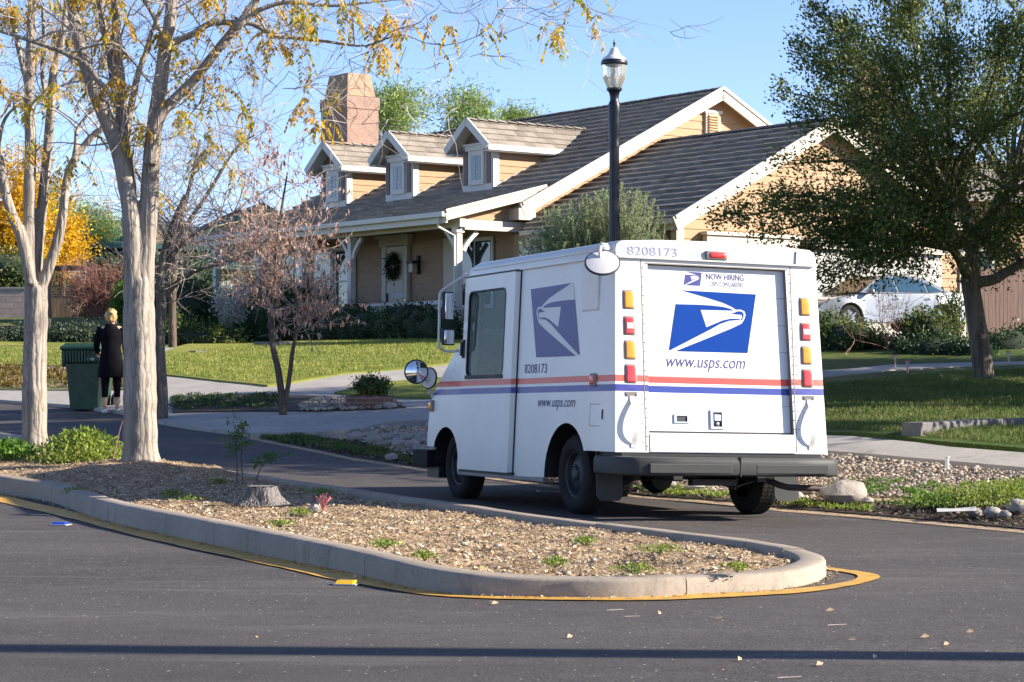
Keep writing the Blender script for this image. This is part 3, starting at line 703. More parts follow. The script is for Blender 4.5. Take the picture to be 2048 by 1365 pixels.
# door pull and latch
mb = MB()
for a, b_, c, d in ((-.417, -.277, .836, .824), (-.417, -.277, .778, .766), (-.417, -.395, .824, .778), (-.30, -.277, .824, .778)):
    mb.prism([(a, d), (b_, d), (b_, c), (a, c)], (0, DY - .01, 0), (1, 0, 0), (0, .1, 1), (0, 1, 0), .011)
p_ = mb.build('door_pull', M['chrome'], rdoor); mb = MB(); mb.prism([(-.397, .776), (-.298, .776), (-.298, .826), (-.397, .826)], (0, DY - .002, 0), (1, 0, 0), (0, .1, 1), (0, 1, 0), .003); mb.build('recess', M['seal'], p_)
mb = MB()
for a, b_, c, d in ((-.09, .036, .876, .858), (-.09, .036, .742, .724), (-.09, -.066, .858, .742), (.012, .036, .858, .742), (-.055, .003, .84, .79)):
    mb.prism([(a, d), (b_, d), (b_, c), (a, c)], (0, DY - .012, 0), (1, 0, 0), (0, .1, 1), (0, 1, 0), .013)
mb.lathe([(.016, 0), (.014, .01), (0, .012)], 12, Matrix.Translation((-.027, .0 + .1 * .765 + DY - .002, .765)) @ Matrix.Rotation(PI / 2, 4, 'X'))
p_ = mb.build('latch', M['chrome'], rdoor); mb = MB(); mb.prism([(-.068, .74), (.014, .74), (.014, .86), (-.068, .86)], (0, DY - .002, 0), (1, 0, 0), (0, .1, 1), (0, 1, 0), .003); mb.build('recess', M['seal'], p_)
# sliding side door (left), proud of the body, with window opening
mb = MB(); dx = .042
oy0, oy1, oz0, oz1 = 2.14, 3.40, .30, 2.075; wy0, wy1, wz0, wz1 = 2.37, 3.28, 1.155, 1.945
def ring_side(yy0, yy1, zz0, zz1, r):
    pts = []
    for cy_, cz_, a0 in ((yy1 - r, zz0 + r, -90), (yy1 - r, zz1 - r, 0), (yy0 + r, zz1 - r, 90), (yy0 + r, zz0 + r, 180)):
        for k in range(5): a = math.radians(a0 + k * 22.5); pts.append((cy_ + r * math.cos(a), cz_ + r * math.sin(a)))
    return pts
ro = ring_side(oy0 + .03, oy1 - .01, oz0, oz1, .012); ri = ring_side(wy0, wy1, wz0, wz1, .07); rb = ring_side(oy0, oy1, oz0, oz1, .012); rii = ring_side(wy0 + .012, wy1 - .012, wz0 + .012, wz1 - .012, .06)
for ringp, d in ((ro, dx), (ri, dx), (rb, 0), (ri, .0)):
    for y, z in ringp: mb.v.append(tuple(spt(y, z, d)))
q = 20
for i in range(q):
    j = (i + 1) % q; mb.f += [(i, j, q + j, q + i), (i, 2 * q + i, 2 * q + j, j), (q + i, q + j, 3 * q + j, 3 * q + i)]
sdoor = mb.build('side_door', M['vp'], VAN, smooth=True, ang=25)
mb = MB()                                               # rubber seal ring
for ringp, d in ((ri, dx + .004), (rii, dx + .004), (rii, dx - .02)):
    for y, z in ringp: mb.v.append(tuple(spt(y, z, d)))
for i in range(q): j = (i + 1) % q; mb.f += [(i, j, q + j, q + i), (q + i, q + j, 2 * q + j, 2 * q + i)]
mb.bar(spt(wy0, wz0 - .005, dx + .006), spt(wy1, wz0 - .005, dx + .006), .012, .035)
seal = mb.build('window_seal', M['seal'], sdoor)
mb = MB(); mb.poly([spt(y, z, dx - .018) for y, z in rii]); mb.build('window', M['carglass'], sdoor)
mb = MB(); mb.poly([Vector((sx(z) - .01, y, z)) for y, z in ri]); mb.build('window', M['carglass'], VAN)
mb = MB(); mb.bar(spt(3.352, 1.33, dx + .008), spt(3.352, 1.50, dx + .008), .05, .016, (-1, 0, 0)); mb.bar(spt(3.352, 1.35, dx + .028), spt(3.352, 1.48, dx + .028), .028, .018, (-1, 0, 0))
mb.build('door_handle', M['bumper'], sdoor, bevel=.004)
mb = MB(); mb.bar(spt(2.155 - .028, .30, .004), spt(2.155 - .028, 2.085, .004), .014, .012, (-1, 0, 0)); mb.bar(spt(2.1, .29, .01), spt(3.4, .29, .01), .03, .03)
mb.bar(spt(2.14, 2.085, .02), spt(3.42, 2.085, .02), .03, .014)
mb.build('door_track', M['seal'], VAN)
mb = MB(); mb.bar(spt(1.42, .262, -.01), spt(3.44, .262, -.01), .06, .035); mb.build('step_sill', M['lensrim'], VAN, bevel=.006)
# fuel flap, vent housing
mb = MB()
for a, b_, c, d in ((.355, .56, .909, .905), (.355, .56, .733, .729), (.556, .56, .909, .729)): mb.prism([(a, d), (b_, d), (b_, c), (a, c)], spt(0, 0, 0) + Vector((-.0335 + .0, 0, 0)) * 0, (0, 1, 0), (.0, 0, 1), (-1, 0, 0), .002)
for v in range(len(mb.v)): x, y, z = mb.v[v]; mb.v[v] = (x - .0 if False else -sx(z) - (.002 if x < -sx(z) + .03 else .0) , y, z)
mb.build('fuel_flap', M['lensrim'], VAN)
mb = MB(); mb.bar(spt(.315, .785, .003), spt(.315, .865, .003), .02, .008, (-1, 0, 0)); mb.build('flap_latch', M['seal'], VAN, bevel=.003)
mb = MB(); mb.prism([(.47, 1.665), (.80, 1.665), (.80, 2.03), (.47, 2.03)], (-sx(1.85) - .018, 0, 0), (0, 1, 0), (0, 0, 1), (1, 0, 0), .05); mb.build('vent_housing', M['white'], VAN, bevel=.012)
# bumpers
mb = MB(); prf = [(-.19, .50), (-.215, .47), (-.215, .36), (-.19, .325), (.06, .325), (.06, .50)]
bm = bmesh.new()
pathb = [(-.985, .36, 90), (-.985, .08, 90), (-.972, -.05, 70), (-.93, -.14, 45), (-.86, -.19, 15), (-.5, -.215, 0), (0, -.22, 0), (.5, -.215, 0), (.85, -.19, -15), (.93, -.13, -50), (.962, -.05, -75), (.965, .1, -90), (.965, .3, -90)]
secp = [(0, .352), (-.018, .365), (-.022, .385), (-.022, .455), (-.018, .48), (-.005, .495), (.03, .500), (.14, .500), (.14, .352)]
rowsb = []
for x, y, a in pathb:
    nx_, ny_ = -math.sin(math.radians(a)), -math.cos(math.radians(a))      # outward
    rowsb.append([bm.verts.new((x - nx_ * o_ if abs(a) < 200 else x, y - ny_ * o_, z)) for o_, z in secp])
for a, b_ in zip(rowsb, rowsb[1:]):
    for j in range(len(secp)): k = (j + 1) % len(secp); bm.faces.new((a[j], b_[j], b_[k], a[k]))
bm.faces.new(rowsb[0]); bm.faces.new(rowsb[-1][::-1]); bmesh.ops.recalc_face_normals(bm, faces=bm.faces)
me = bpy.data.meshes.new('rear_bumper'); bm.to_mesh(me); bm.free(); me.materials.append(M['bumper']); me.polygons.foreach_set('use_smooth', [True] * len(me.polygons)); me.set_sharp_from_angle(angle=math.radians(40))
rbp = bpy.data.objects.new('rear_bumper', me); COL.objects.link(rbp); rbp.parent = VAN
for a_, b_ in ((-.80, -.075), (.14, .80)): mb = MB(); mb.bb(a_, b_, -.243, -.20, .372, .450); mb.build('rubber_pad', M['bumper'], rbp, bevel=.008)
mb = MB(); mb.bb(-.004, .004, -.2455, -.19, .350, .503); mb.build('bumper_joint', M['seal'], rbp)
mb = MB(); mb.bb(-.98, .98, 4.30, 4.72, .29, .455); fb = mb.build('front_bumper', M['rubber'], VAN, bevel=.012)
for a_ in (-.81, .81): mb = MB(); mb.bb(a_ - .09, a_ + .09, 4.18, 4.5, .19, .30); mb.build('bumper_bracket', M['black'], fb)
# wheels
def wheel(x, y, side, name='wheel'):
    """side -1 left: outer face at x"""
    s_ = side
    Rm = Matrix.Translation((x, y, .328)) @ Matrix.Rotation(PI / 2 * s_, 4, 'Y')       # lathe z -> outward
    mb = MB()
    mb.lathe([(.19, -.20), (.25, -.20), (.305, -.185), (.322, -.165), (.328, -.12), (.328, -.08), (.322, -.035), (.305, -.012), (.27, .004), (.235, .004), (.205, -.006), (.195, -.02)], 40, Rm, False)
    for k in range(56):
        a = 2 * PI * k / 56
        for q, (z0, z1) in enumerate(((-.17, -.125), (-.118, -.082), (-.075, -.03))):
            p0 = Rm @ Vector((.329 * math.cos(a), .329 * math.sin(a), z0)); p1 = Rm @ Vector((.329 * math.cos(a + .05), .329 * math.sin(a + .05), z1)); up = (Rm.to_3x3() @ Vector((math.cos(a), math.sin(a), 0)))
            mb.bar(p0, p1, .030, .004, up)
    tread = mb.build('tyre', M['tyre'], VAN, smooth=True, ang=50)
    mb = MB()
    mb.lathe([(.198, -.02), (.19, -.03), (.178, -.035), (.172, -.06), (.165, -.075), (.12, -.055), (.085, -.035), (.075, -.035), (.06, -.05), (.058, -.03), (.04, -.018), (0, -.016)], 32, Rm, False)
    for k in range(5):
        a = 2 * PI * k / 5; mb.lathe([(.011, -.055), (.011, -.03), (.008, -.026), (0, -.026)], 6, Rm @ Matrix.Translation((.072 * math.cos(a), .072 * math.sin(a), 0)))
    rim = mb.build('rim', M['steel'], tread, smooth=True, ang=30); tread.name = 'wheel'
    return tread
wheel(-.90, YR, -1); wheel(.90, YR, 1); wheel(-.875, 3.775, -1); wheel(.875, 3.775, 1)
# mud flaps, chassis, axle, exhaust
for x0, x1 in ((-.93, -.70), (.70, .93)):
    mb = MB(); mb.prism([(x0 + .03, .13), (x1 - .03, .13), (x1, .17), (x1, .56), (x0, .56), (x0, .17)], (0, .44, 0), (1, 0, 0), (0, .08, 1), (0, 1, 0), .012); mb.build('mud_flap', M['bumper'], VAN)
mb = MB(); mb.bb(-.62, .62, .25, 4.25, .40, .56); mb.bb(-.42, -.34, .1, 4.2, .30, .42); mb.bb(.34, .42, .1, 4.2, .30, .42); mb.bb(-.9, .9, .06, .5, .50, .56); mb.bb(-.90, .90, 1.5, 3.35, .285, .40)
mb.tube([(-.78, YR, .33), (.78, YR, .33)], .045, 10); mb.lathe([(.0, -.13), (.10, -.11), (.135, 0), (.10, .11), (0, .13)], 16, Matrix.Translation((-.12, YR, .30)) @ Matrix.Rotation(PI / 2, 4, 'X'))
mb.bar((-.55, .5, .31), (-.55, 1.5, .30), .06, .04); mb.bar((.55, .5, .31), (.55, 1.5, .30), .06, .04); mb.bb(-.15, .25, .3, .38, .26, .31); mb.tube([(.30, .4, .25), (.62, .35, .36)], .015, 6); mb.tube([(.1, .7, .33), (.3, .4, .24), (.3, .38, .33)], .02, 6)
mb.bb(-.70, .70, 3.45, 4.25, .3, .62)
mb.build('chassis', M['black'], VAN)
for s_ in (-1, 1):                                      # wheel-well liners
    for yc, r in ((YR, .43), (YF, .37)):
        mb = MB(); N_ = 12
        for i in range(N_ + 1):
            a = PI * i / N_
            for x in (.52, .93): mb.v.append((s_ * x, yc - r * math.cos(a) * .995, .33 + r * math.sin(a) * .99))
        mb.f = [(2 * i, 2 * i + 1, 2 * i + 3, 2 * i + 2) for i in range(N_)]; mb.bb(s_ * .52 - .005, s_ * .52 + .005, yc - r, yc + r, .33, .33 + r * .9); mb.build('wheel_well', M['black'], VAN)
mb = MB(); mb.tube([(.40, 1.2, .36), (.42, .45, .34), (.455, .15, .315), (.53, .08, .275), (.60, .06, .258), (.885, .06, .25)], .027, 10); mb.build('exhaust_pipe', mat('rusty_exhaust', (.055, .035, .03), .6, .5, var=.4, vs=12), VAN, smooth=True)
# cab interior seen through the windows
mb = MB(); mb.box((.32, 2.62, 1.30), (.42, .12, .50)); mb.box((.32, 2.85, 1.02), (.42, .45, .10)); mb.build('seat', M['rubber'], VAN, bevel=.03)
mb = MB(); pts = [(.34 + .19 * math.cos(a), 3.16 + .05 * math.sin(a), 1.36 + .17 * math.sin(a)) for a in np.linspace(0, 2 * PI, 25)]; mb.tube(pts, .013, 6, False); mb.build('steering_wheel', M['black'], VAN)
mb = MB(); mb.tube([(-.5, 3.2, 1.16), (-.5, 3.2, 1.5), (-.3, 3.1, 1.62)], .012, 6); mb.lathe([(.09, -.02), (.1, 0), (.09, .03), (0, .03)], 16, Matrix.Translation((-.3, 3.08, 1.66)) @ Matrix.Rotation(PI / 2, 4, 'X')); mb.build('cab_fan', M['white'], VAN)
# windshield
mb = MB(); mb.prism([(-.80, 1.56), (.80, 1.56), (.80, 2.03), (-.80, 2.03)], (0, 3.66, 0), (1, 0, 0), (0, -.105, 1), (0, 1, 0), .01); mb.build('windshield', M['carglass'], VAN)
# mirrors
mb = MB(); X_ = -1.14
mb.tube(smoothpath([(-.92, 3.47, 2.12), (-1.06, 3.58, 2.01), (-1.125, 3.6, 1.955), (X_, 3.6, 1.90), (X_, 3.6, 1.70), (X_, 3.6, 1.49), (-1.125, 3.6, 1.425), (-1.05, 3.61, 1.395), (-.96, 3.62, 1.40), (-.93, 3.62, 1.42)], 4), .012, 8)
arm = mb.build('mirror_arm', M['white'], VAN, smooth=True)
def mir(cx_, cy_, cz_, w_, h_, par, yaw=0):
    a = rounded_box(-w_ / 2, w_ / 2, -.012, .035, -h_ / 2, h_ / 2, .014, 'mirror', M['black'], par); T_ = Matrix.Translation((cx_, cy_, cz_)) @ Matrix.Rotation(yaw, 4, 'Z')
    b_ = rounded_box(-w_ / 2 + .012, w_ / 2 - .012, -.016, .0, -h_ / 2 + .012, h_ / 2 - .012, .006, 'mirror_glass', M['mirror'], a)
    for o_ in (a, b_): o_.data.transform(T_)
mir(-1.055, 3.58, 1.82, .115, .27, arm, math.radians(12)); mir(-1.05, 3.58, 1.53, .125, .155, arm, math.radians(8))
def round_mirror(c, r, d, name, par, edge=True):
    d = Vector(d).normalized(); T_ = Matrix.Translation(c) @ d.to_track_quat('Z', 'Y').to_matrix().to_4x4()
    mb = MB(); mb.lathe([(r * .98, 0), (r, -.006), (r * .96, -.012), (r * .6, -.022), (.02, -.026), (0, -.026)], 32, T_); h = mb.build(name, M['white'], par, smooth=True)
    mb = MB(); mb.lathe([(r * .985, -.012), (r + .007, -.006), (r + .008, .002), (r + .001, .006), (r * .94, .003)], 32, T_, False); mb.build('mirror_rim', M['seal'], h)
    mb = MB(); mb.lathe([(r * .96, .002), (r * .8, .010), (r * .5, .022), (r * .25, .028), (0, .030)], 32, T_, False); mb.build('mirror_glass', M['mirror'], h, smooth=True, ang=90)
    return h
mb = MB(); mb.tube([(-.94, 4.24, .96), (-.985, 4.24, 1.02), (-1.02, 4.21, 1.12), (-1.11, 4.20, 1.17)], .013, 8); mb.tube([(-.94, 4.24, .93), (-.955, 4.27, .99), (-.975, 4.24, 1.02)], .01, 6); fa = mb.build('mirror_bracket', M['white'], VAN, smooth=True)
round_mirror((-1.146, 4.19, 1.209), .112, (-.15, -1, .02), 'front_mirror', fa); round_mirror((-1.00, 4.23, 1.15), .10, (.9, .45, -.1), 'front_mirror', fa)
mb = MB(); mb.tube([(-1.0, .22, 2.15), (-1.07, .16, 2.15), (-1.09, .12, 2.10), (-1.085, .12, 2.05)], .014, 8); mb.lathe([(.05, 0), (.055, .02), (.04, .05), (0, .06)], 16, Matrix.Translation((-1.03, .20, 2.13))); ra = mb.build('mirror_bracket', M['white'], VAN, smooth=True)
round_mirror((-1.077, .10, 2.018), .135, (.28, .62, -.62), 'rear_mirror', ra)
# ------------------------------------------------------------------ house  (local: x = C, across the street; y = A, along it)
AV = Vector((-.6, .8, 0)); CV = Vector((.8, .6, 0)); HZ = 2.05; C0, A0 = 33.0, 44.0
def hl(C, A, Z): return Vector((C - C0, A - A0, Z - HZ))
def hw(C, A, Z): return CV * C + AV * A + Vector((0, 0, Z))
HOUSE = empty('house', hw(C0, A0, HZ), 'tan lap-sided house with dark tiled roofs, three dormers and a white porch', 'house', rz=math.atan2(.6, .8))
M['siding'] = mat('tan_lap_siding', (.36, .22, .112), .7, var=.05, vs=2.5, bs=50, bd=.002, stretch=(1, 1, 6))
M['siding_b'] = mat('shaded_lap_siding', (.33, .225, .145), .75, var=.06, vs=2.5)  # browner copy of the siding, shade of the street-facing walls put into its colour
M['trim'] = mat('cream_trim', (.52, .46, .375), .6, var=.04)
M['trimw'] = mat('white_trim', (.54, .525, .49), .55, var=.03)
def tile_mat():
    m, nt, b = _nt('flat_concrete_tile'); g = nt.nodes.new('ShaderNodeNewGeometry'); v = coords(nt)
    c = ramp(nt, g.outputs['Random Per Island'], [(.0, (.21, .18, .15)), (.5, (.27, .235, .195)), (1, (.33, .29, .245))])
    c = mixc(nt, 1, c, ramp(nt, noise(nt, v, 3.5, 5, .8), [(.3, (.75, .75, .75)), (.7, (1.1, 1.1, 1.1))]), 'MULTIPLY')
    nt.links.new(c, b.inputs['Base Color']); setc(b, 'Roughness', .85); setc(b, 'Specular IOR Level', .2); bump(nt, b, noise(nt, v, 40, 3), .4, .004); return m
M['tile'] = tile_mat()
M['wglass'] = mat('window_pane', (.035, .045, .05), .03, spec=.9, var=.2)
M['shutter'] = mat('brown_shutter', (.15, .105, .085), .6, var=.1)
M['ceil'] = mat('porch_ceiling', (.30, .24, .17), .8)
def clip(poly, ax, val, keep_hi):
    out = []; n = len(poly); s_ = 1 if keep_hi else -1
    for i in range(n):
        a, b_ = poly[i], poly[(i + 1) % n]; da, db = s_ * (a[ax] - val), s_ * (b_[ax] - val)
        if da >= 0: out.append(a)
        if (da > 1e-9 and db < -1e-9) or (da < -1e-9 and db > 1e-9):
            t = da / (da - db); out.append((a[0] + (b_[0] - a[0]) * t, a[1] + (b_[1] - a[1]) * t))
    return out
def siding(mb, poly, O, U, N, lap=.2, out=.020, z0=None):
    """lap boards on a vertical wall; poly in (u,z)"""
    O, U, N = Vector(O), Vector(U), Vector(N); zs = [p[1] for p in poly]; z = min(zs) if z0 is None else z0
    while z < max(zs):
        q = clip(clip(poly, 1, z, True), 1, z + lap, False)
        if len(q) >= 3:
            def P(p): return O + U * p[0] + Vector((0, 0, p[1])) + N * (out * (1 - (p[1] - z) / lap))
            mb.poly([P(p) for p in q])
            lo = sorted([p for p in q if abs(p[1] - z) < 1e-6])
            if len(lo) >= 2: a, b_ = lo[0], lo[-1]; mb.poly([P(a), P(b_), O + U * b_[0] + Vector((0, 0, z)), O + U * a[0] + Vector((0, 0, z))])
        z += lap
def tiles(mb, poly, O, U, S, e=.37, w=.34, lift=.074, rnd=R):
    """poly in (u,s): u along eave, s up the slope"""
    O, U, S = Vector(O), Vector(U).normalized(), Vector(S).normalized(); N = U.cross(S); N = N if N.z > 0 else -N
    s0 = min(p[1] for p in poly); s1 = max(p[1] for p in poly); row = 0; s_ = s0
    while s_ < s1 - 1e-6:
        strip = clip(clip(poly, 1, s_, True), 1, s_ + e, False)
        if len(strip) >= 3:
            u0 = min(p[0] for p in strip) - (w / 2 if row % 2 else 0); u1 = max(p[0] for p in strip); wave = 0
            while u0 < u1:
                q = clip(clip(strip, 0, u0, True), 0, u0 + w, False)
                if len(q) >= 3:
                    j = rnd.uniform(-.005, .005); tl = rnd.uniform(-.004, .004)
                    def P(p, d=0): return O + U * p[0] + S * p[1] + N * (lift * (1 - (p[1] - s_) / e) + .006 + j * (1 - (p[1] - s_) / e) + tl * (p[0] - u0) / w - d)
                    mb.poly([P(p) for p in q]); lo = sorted([p for p in q if abs(p[1] - s_) < 1e-6])
                    if len(lo) >= 2: a, b_ = lo[0], lo[-1]; mb.poly([P(a), P(b_), P(b_, lift + .004), P(a, lift + .004)])
                u0 += w
        s_ += e; row += 1
def ridge_caps(mb, p0, p1, w=.13, pitch=.5, step=.34):
    p0, p1 = Vector(p0), Vector(p1); d = (p1 - p0); L = d.length; d.normalize(); sd = d.cross(Vector((0, 0, 1))).normalized(); t = 0
    while t < L:
        a = p0 + d * t; b_ = p0 + d * min(L, t + step); up = Vector((0, 0, .075)); up2 = Vector((0, 0, .045)); dn = Vector((0, 0, -w * pitch))
        v = [a + up, a + up + dn + sd * w, a + up + dn - sd * w, b_ + up2, b_ + up2 + dn + sd * w, b_ + up2 + dn - sd * w, a + dn + sd * w, a + dn - sd * w]
        mb.add(v, [(0, 1, 4, 3), (0, 3, 5, 2), (0, 2, 7, 6, 1)]); t += step
PM = .511; EC, EZ, RC = 33.34, 5.5, 40.32; RZ_ = EZ + PM * (RC - EC); AE = 58.2
def roof_slope(name, C_e, Z_e, pitch, u_poly, A_ref, up=1, parent=HOUSE, e=.37, lift=.074):
    """slope rising with +C (up=1) or -C (up=-1); u along A from A_ref"""
    k = math.sqrt(1 + pitch ** 2); S = Vector((up / k, 0, pitch / k)); mb = MB()
    tiles(mb, u_poly, hl(C_e, A_ref, Z_e), (0, 1, 0), S, e, .34, lift); return mb.build(name, M['tile'], parent), S
k_ = math.sqrt(1 + PM ** 2); SL = (RC - EC) * k_
roof_slope('roof', EC, EZ, PM, [(0, 0), (AE - 44, 0), (AE - 44, SL), (0, SL)], 44)
roof_slope('roof', 47.3, EZ, PM, [(0, 0), (AE - 44, 0), (AE - 44, SL), (0, SL)], 44, -1)
mb = MB(); ridge_caps(mb, hl(RC, 44, RZ_), hl(RC, AE, RZ_)); mb.build('ridge_tiles', M['tile'], HOUSE)
def under(name, pts, th=.10, m=None):                   # roof deck
    mb = MB(); a = [Vector(p) - Vector((0, 0, .01)) for p in pts]; b_ = [p - Vector((0, 0, th)) for p in a]; n = len(a)
    mb.add(a + b_, [tuple(range(n)), tuple(range(2 * n - 1, n - 1, -1))] + [(i, (i + 1) % n, n + (i + 1) % n, n + i) for i in range(n)]); return mb.build(name, m or M['trim'], HOUSE)
under('roof_deck', [hl(EC, 44.04, EZ), hl(EC, AE, EZ), hl(RC, AE, RZ_), hl(RC, 44.04, RZ_)])
under('roof_deck', [hl(47.3, 44.04, EZ), hl(47.3, AE, EZ), hl(RC, AE, RZ_), hl(RC, 44.04, RZ_)])
def rake(p0, p1, d=.30, w=.06, name='rake_board'):
    mb = MB(); u = (Vector(p1) - Vector(p0)).normalized(); mb.bar(Vector(p0) - Vector((0, 0, d / 2 - .05)), Vector(p1) - Vector((0, 0, d / 2 - .05)), w, d)
    mb.bar(Vector(p0) - Vector((0, .035, -.03)), Vector(p1) - Vector((0, .035, -.03)), .05, .09); return mb.build(name, M['trim'], HOUSE)
rake(hl(EC - .02, 43.99, EZ), hl(RC, 43.99, RZ_), .34); rake(hl(47.3, 43.99, EZ), hl(RC, 43.99, RZ_), .34)
# eave return box at the main roof's front corner
mb = MB(); mb.bb(*[v for p in zip(hl(33.2, 43.97, 5.12), hl(33.75, 44.5, 5.42)) for v in p]); mb.build('eave_return', M['trim'], HOUSE)
# main gable wall
mb = MB(); siding(mb, [(33.75 - C0, 2.05), (46.9 - C0, 2.05), (46.9 - C0, 5.62), (RC - C0, 8.98), (33.75 - C0, 5.62)], (0, .33, -HZ), (1, 0, 0), (0, -1, 0), .235); mb.build('gable_wall', M['siding'], HOUSE)
mb = MB(); mb.bb(*[v for p in zip(hl(39.93, 44.24, 7.72), hl(40.47, 44.32, 8.46)) for v in p]); vt = mb.build('gable_vent', M['trim'], HOUSE)
mb = MB(); mb.bb(*[v for p in zip(hl(39.88, 44.21, 8.40), hl(40.52, 44.30, 8.48)) for v in p]); mb.build('vent_cap', M['trimw'], vt)
mb = MB(); mb.bb(*[v for p in zip(hl(40.01, 44.225, 7.75), hl(40.39, 44.235, 8.38)) for v in p])
for i in range(8): z = 7.79 + i * .075; mb.bar(hl(40.01, 44.20, z), hl(40.39, 44.20, z), .06, .022, (0, -.5, .8))
mb.build('louvres', mat('tan_louvre', (.55, .40, .24), .7), vt)
# porch: walls, floor, ceiling, roof, beam, posts
mb = MB(); siding(mb, [(.3, 2.05), (14.2, 2.05), (14.2, 5.3), (.3, 5.3)], (.8, 0, -HZ), (0, 1, 0), (-1, 0, 0), .2); pw = mb.build('porch_wall', M['siding_b'], HOUSE)
mb = MB(); mb.poly([hl(31.62, 44.42, 5.12), hl(34.1, 44.42, 5.12), hl(34.1, 44.42, 5.86), hl(31.62, 44.42, 5.26)]); 
mb = MB(); siding(mb, [(31.62 - C0, 5.08), (34.1 - C0, 5.08), (34.1 - C0, 5.86), (31.62 - C0, 5.27)], (0, .42, -HZ), (1, 0, 0), (0, -1, 0), .2); mb.build('porch_gable', M['siding'], HOUSE)
mb = MB(); mb.bb(*[v for p in zip(hl(31.35, 44.3, 2.12), hl(33.8, 57.2, 2.30)) for v in p]); mb.build('porch_floor', M['trimw'], HOUSE)
mb = MB(); siding(mb, [(.3, 1.2), (13.2, 1.2), (13.2, 2.12), (.3, 2.12)], (31.38 - C0, 0, -HZ), (0, 1, 0), (-1, 0, 0), .2); mb.build('porch_skirt', M['siding_b'], HOUSE)
mb = MB(); mb.bb(*[v for p in zip(hl(31.5, 44.4, 5.10), hl(33.8, 57.0, 5.14)) for v in p]); mb.build('porch_ceiling', M['ceil'], HOUSE)
mb = MB(); mb.bb(*[v for p in zip(hl(31.5, 44.2, 4.88), hl(31.68, 57.0, 5.09)) for v in p]); mb.build('porch_beam', M['trim'], HOUSE)
mb = MB(); mb.bb(*[v for p in zip(hl(31.69, 44.25, 4.82), hl(34.0, 44.42, 5.07)) for v in p]); mb.build('porch_beam', M['trim'], HOUSE)
PP = .25; CJ = 34.5; PZ = 5.22; kp = math.sqrt(1 + PP ** 2)
roof_slope('porch_roof', 31.0, PZ, PP, [(.15, 0), (13, 0), (13, (CJ - 31) * kp), (.15, (CJ - 31) * kp)], 44, e=.33, lift=.10)
under('porch_roof_deck', [hl(31.0, 44.18, PZ), hl(31.0, 57, PZ), hl(CJ, 57, PZ + PP * 3.5), hl(CJ, 44.18, PZ + PP * 3.5)], .09)
rake(hl(30.98, 44.12, PZ + .0), hl(34.2, 44.12, PZ + .8), .26)
mb = MB(); mb.bb(*[v for p in zip(hl(30.86, 44.1, 5.10), hl(30.985, 57.05, 5.235)) for v in p]); mb.build('gutter', M['trimw'], HOUSE, bevel=.02)
mb = MB(); mb.bb(*[v for p in zip(hl(31.0, 44.12, 4.955), hl(31.06, 57.0, 5.13)) for v in p]); mb.build('fascia', M['trimw'], HOUSE)
mb = MB(); mb.tube([hl(30.93, 44.35, 5.1), hl(30.93, 44.35, 4.86), hl(31.42, 44.35, 4.66), hl(31.45, 44.35, 2.3)], .04, 6); mb.build('downspout', M['trimw'], HOUSE)
def post(A, zb=2.2, C=31.59, left=True, right=True):
    mb = MB(); mb.bb(*[v for p in zip(hl(C - .085, A - .085, zb), hl(C + .085, A + .085, 4.885)) for v in p]); p_ = mb.build('porch_post', M['trimw'], HOUSE, bevel=.01)
    mb = MB(); mb.bb(*[v for p in zip(hl(C - .12, A - .12, 4.74), hl(C + .12, A + .12, 4.88)) for v in p]); mb.build('post_cap', M['trimw'], p_)
    for s_ in ((1,) if left else ()) + ((-1,) if right else ()):
        mb = MB(); pts = [hl(C, A + s_ * (.10 + .42 * t ** 1.5), 4.30 + .52 * t) for t in (0, .25, .5, .75, 1)]
        for a, b_ in zip(pts, pts[1:]): mb.bar(a, b_, .09, .10, (0, s_, 0))
        mb.build('post_brace', M['trimw'], p_)
    return p_
post(44.42, right=False); post(49.45); post(51.98, 2.0); post(57.0, 2.2, right=True, left=False); post(54.4)
mb = MB()
pts = [hl(31.75 + .42 * t ** 1.5, 44.4, 4.28 + .5 * t) for t in (0, .25, .5, .75, 1)]
for a, b_ in zip(pts, pts[1:]): mb.bar(a, b_, .09, .10, (1, 0, 0))
mb.build('post_brace', M['trimw'], HOUSE)
mb = MB(); mb.bb(*[v for p in zip(hl(31.54, 44.5, 2.93), hl(31.64, 49.36, 3.03)) for v in p]); mb.bb(*[v for p in zip(hl(31.56, 44.5, 2.74), hl(31.62, 49.36, 2.86)) for v in p]); mb.bb(*[v for p in zip(hl(31.56, 44.5, 2.36), hl(31.62, 49.36, 2.42)) for v in p])
for a in np.arange(44.6, 49.3, .13): mb.bb(*[v for p in zip(hl(31.575, a, 2.3), hl(31.605, a + .04, 2.95)) for v in p])
mb.build('porch_railing', M['trimw'], HOUSE)
mb = MB()
for k in range(4): mb.bb(*[v for p in zip(hl(31.35 - .3 * (4 - k), 50.0, 1.7), hl(31.4, 51.7, 1.82 + .12 * k)) for v in p])
mb.build('porch_steps', M['conc'], HOUSE)
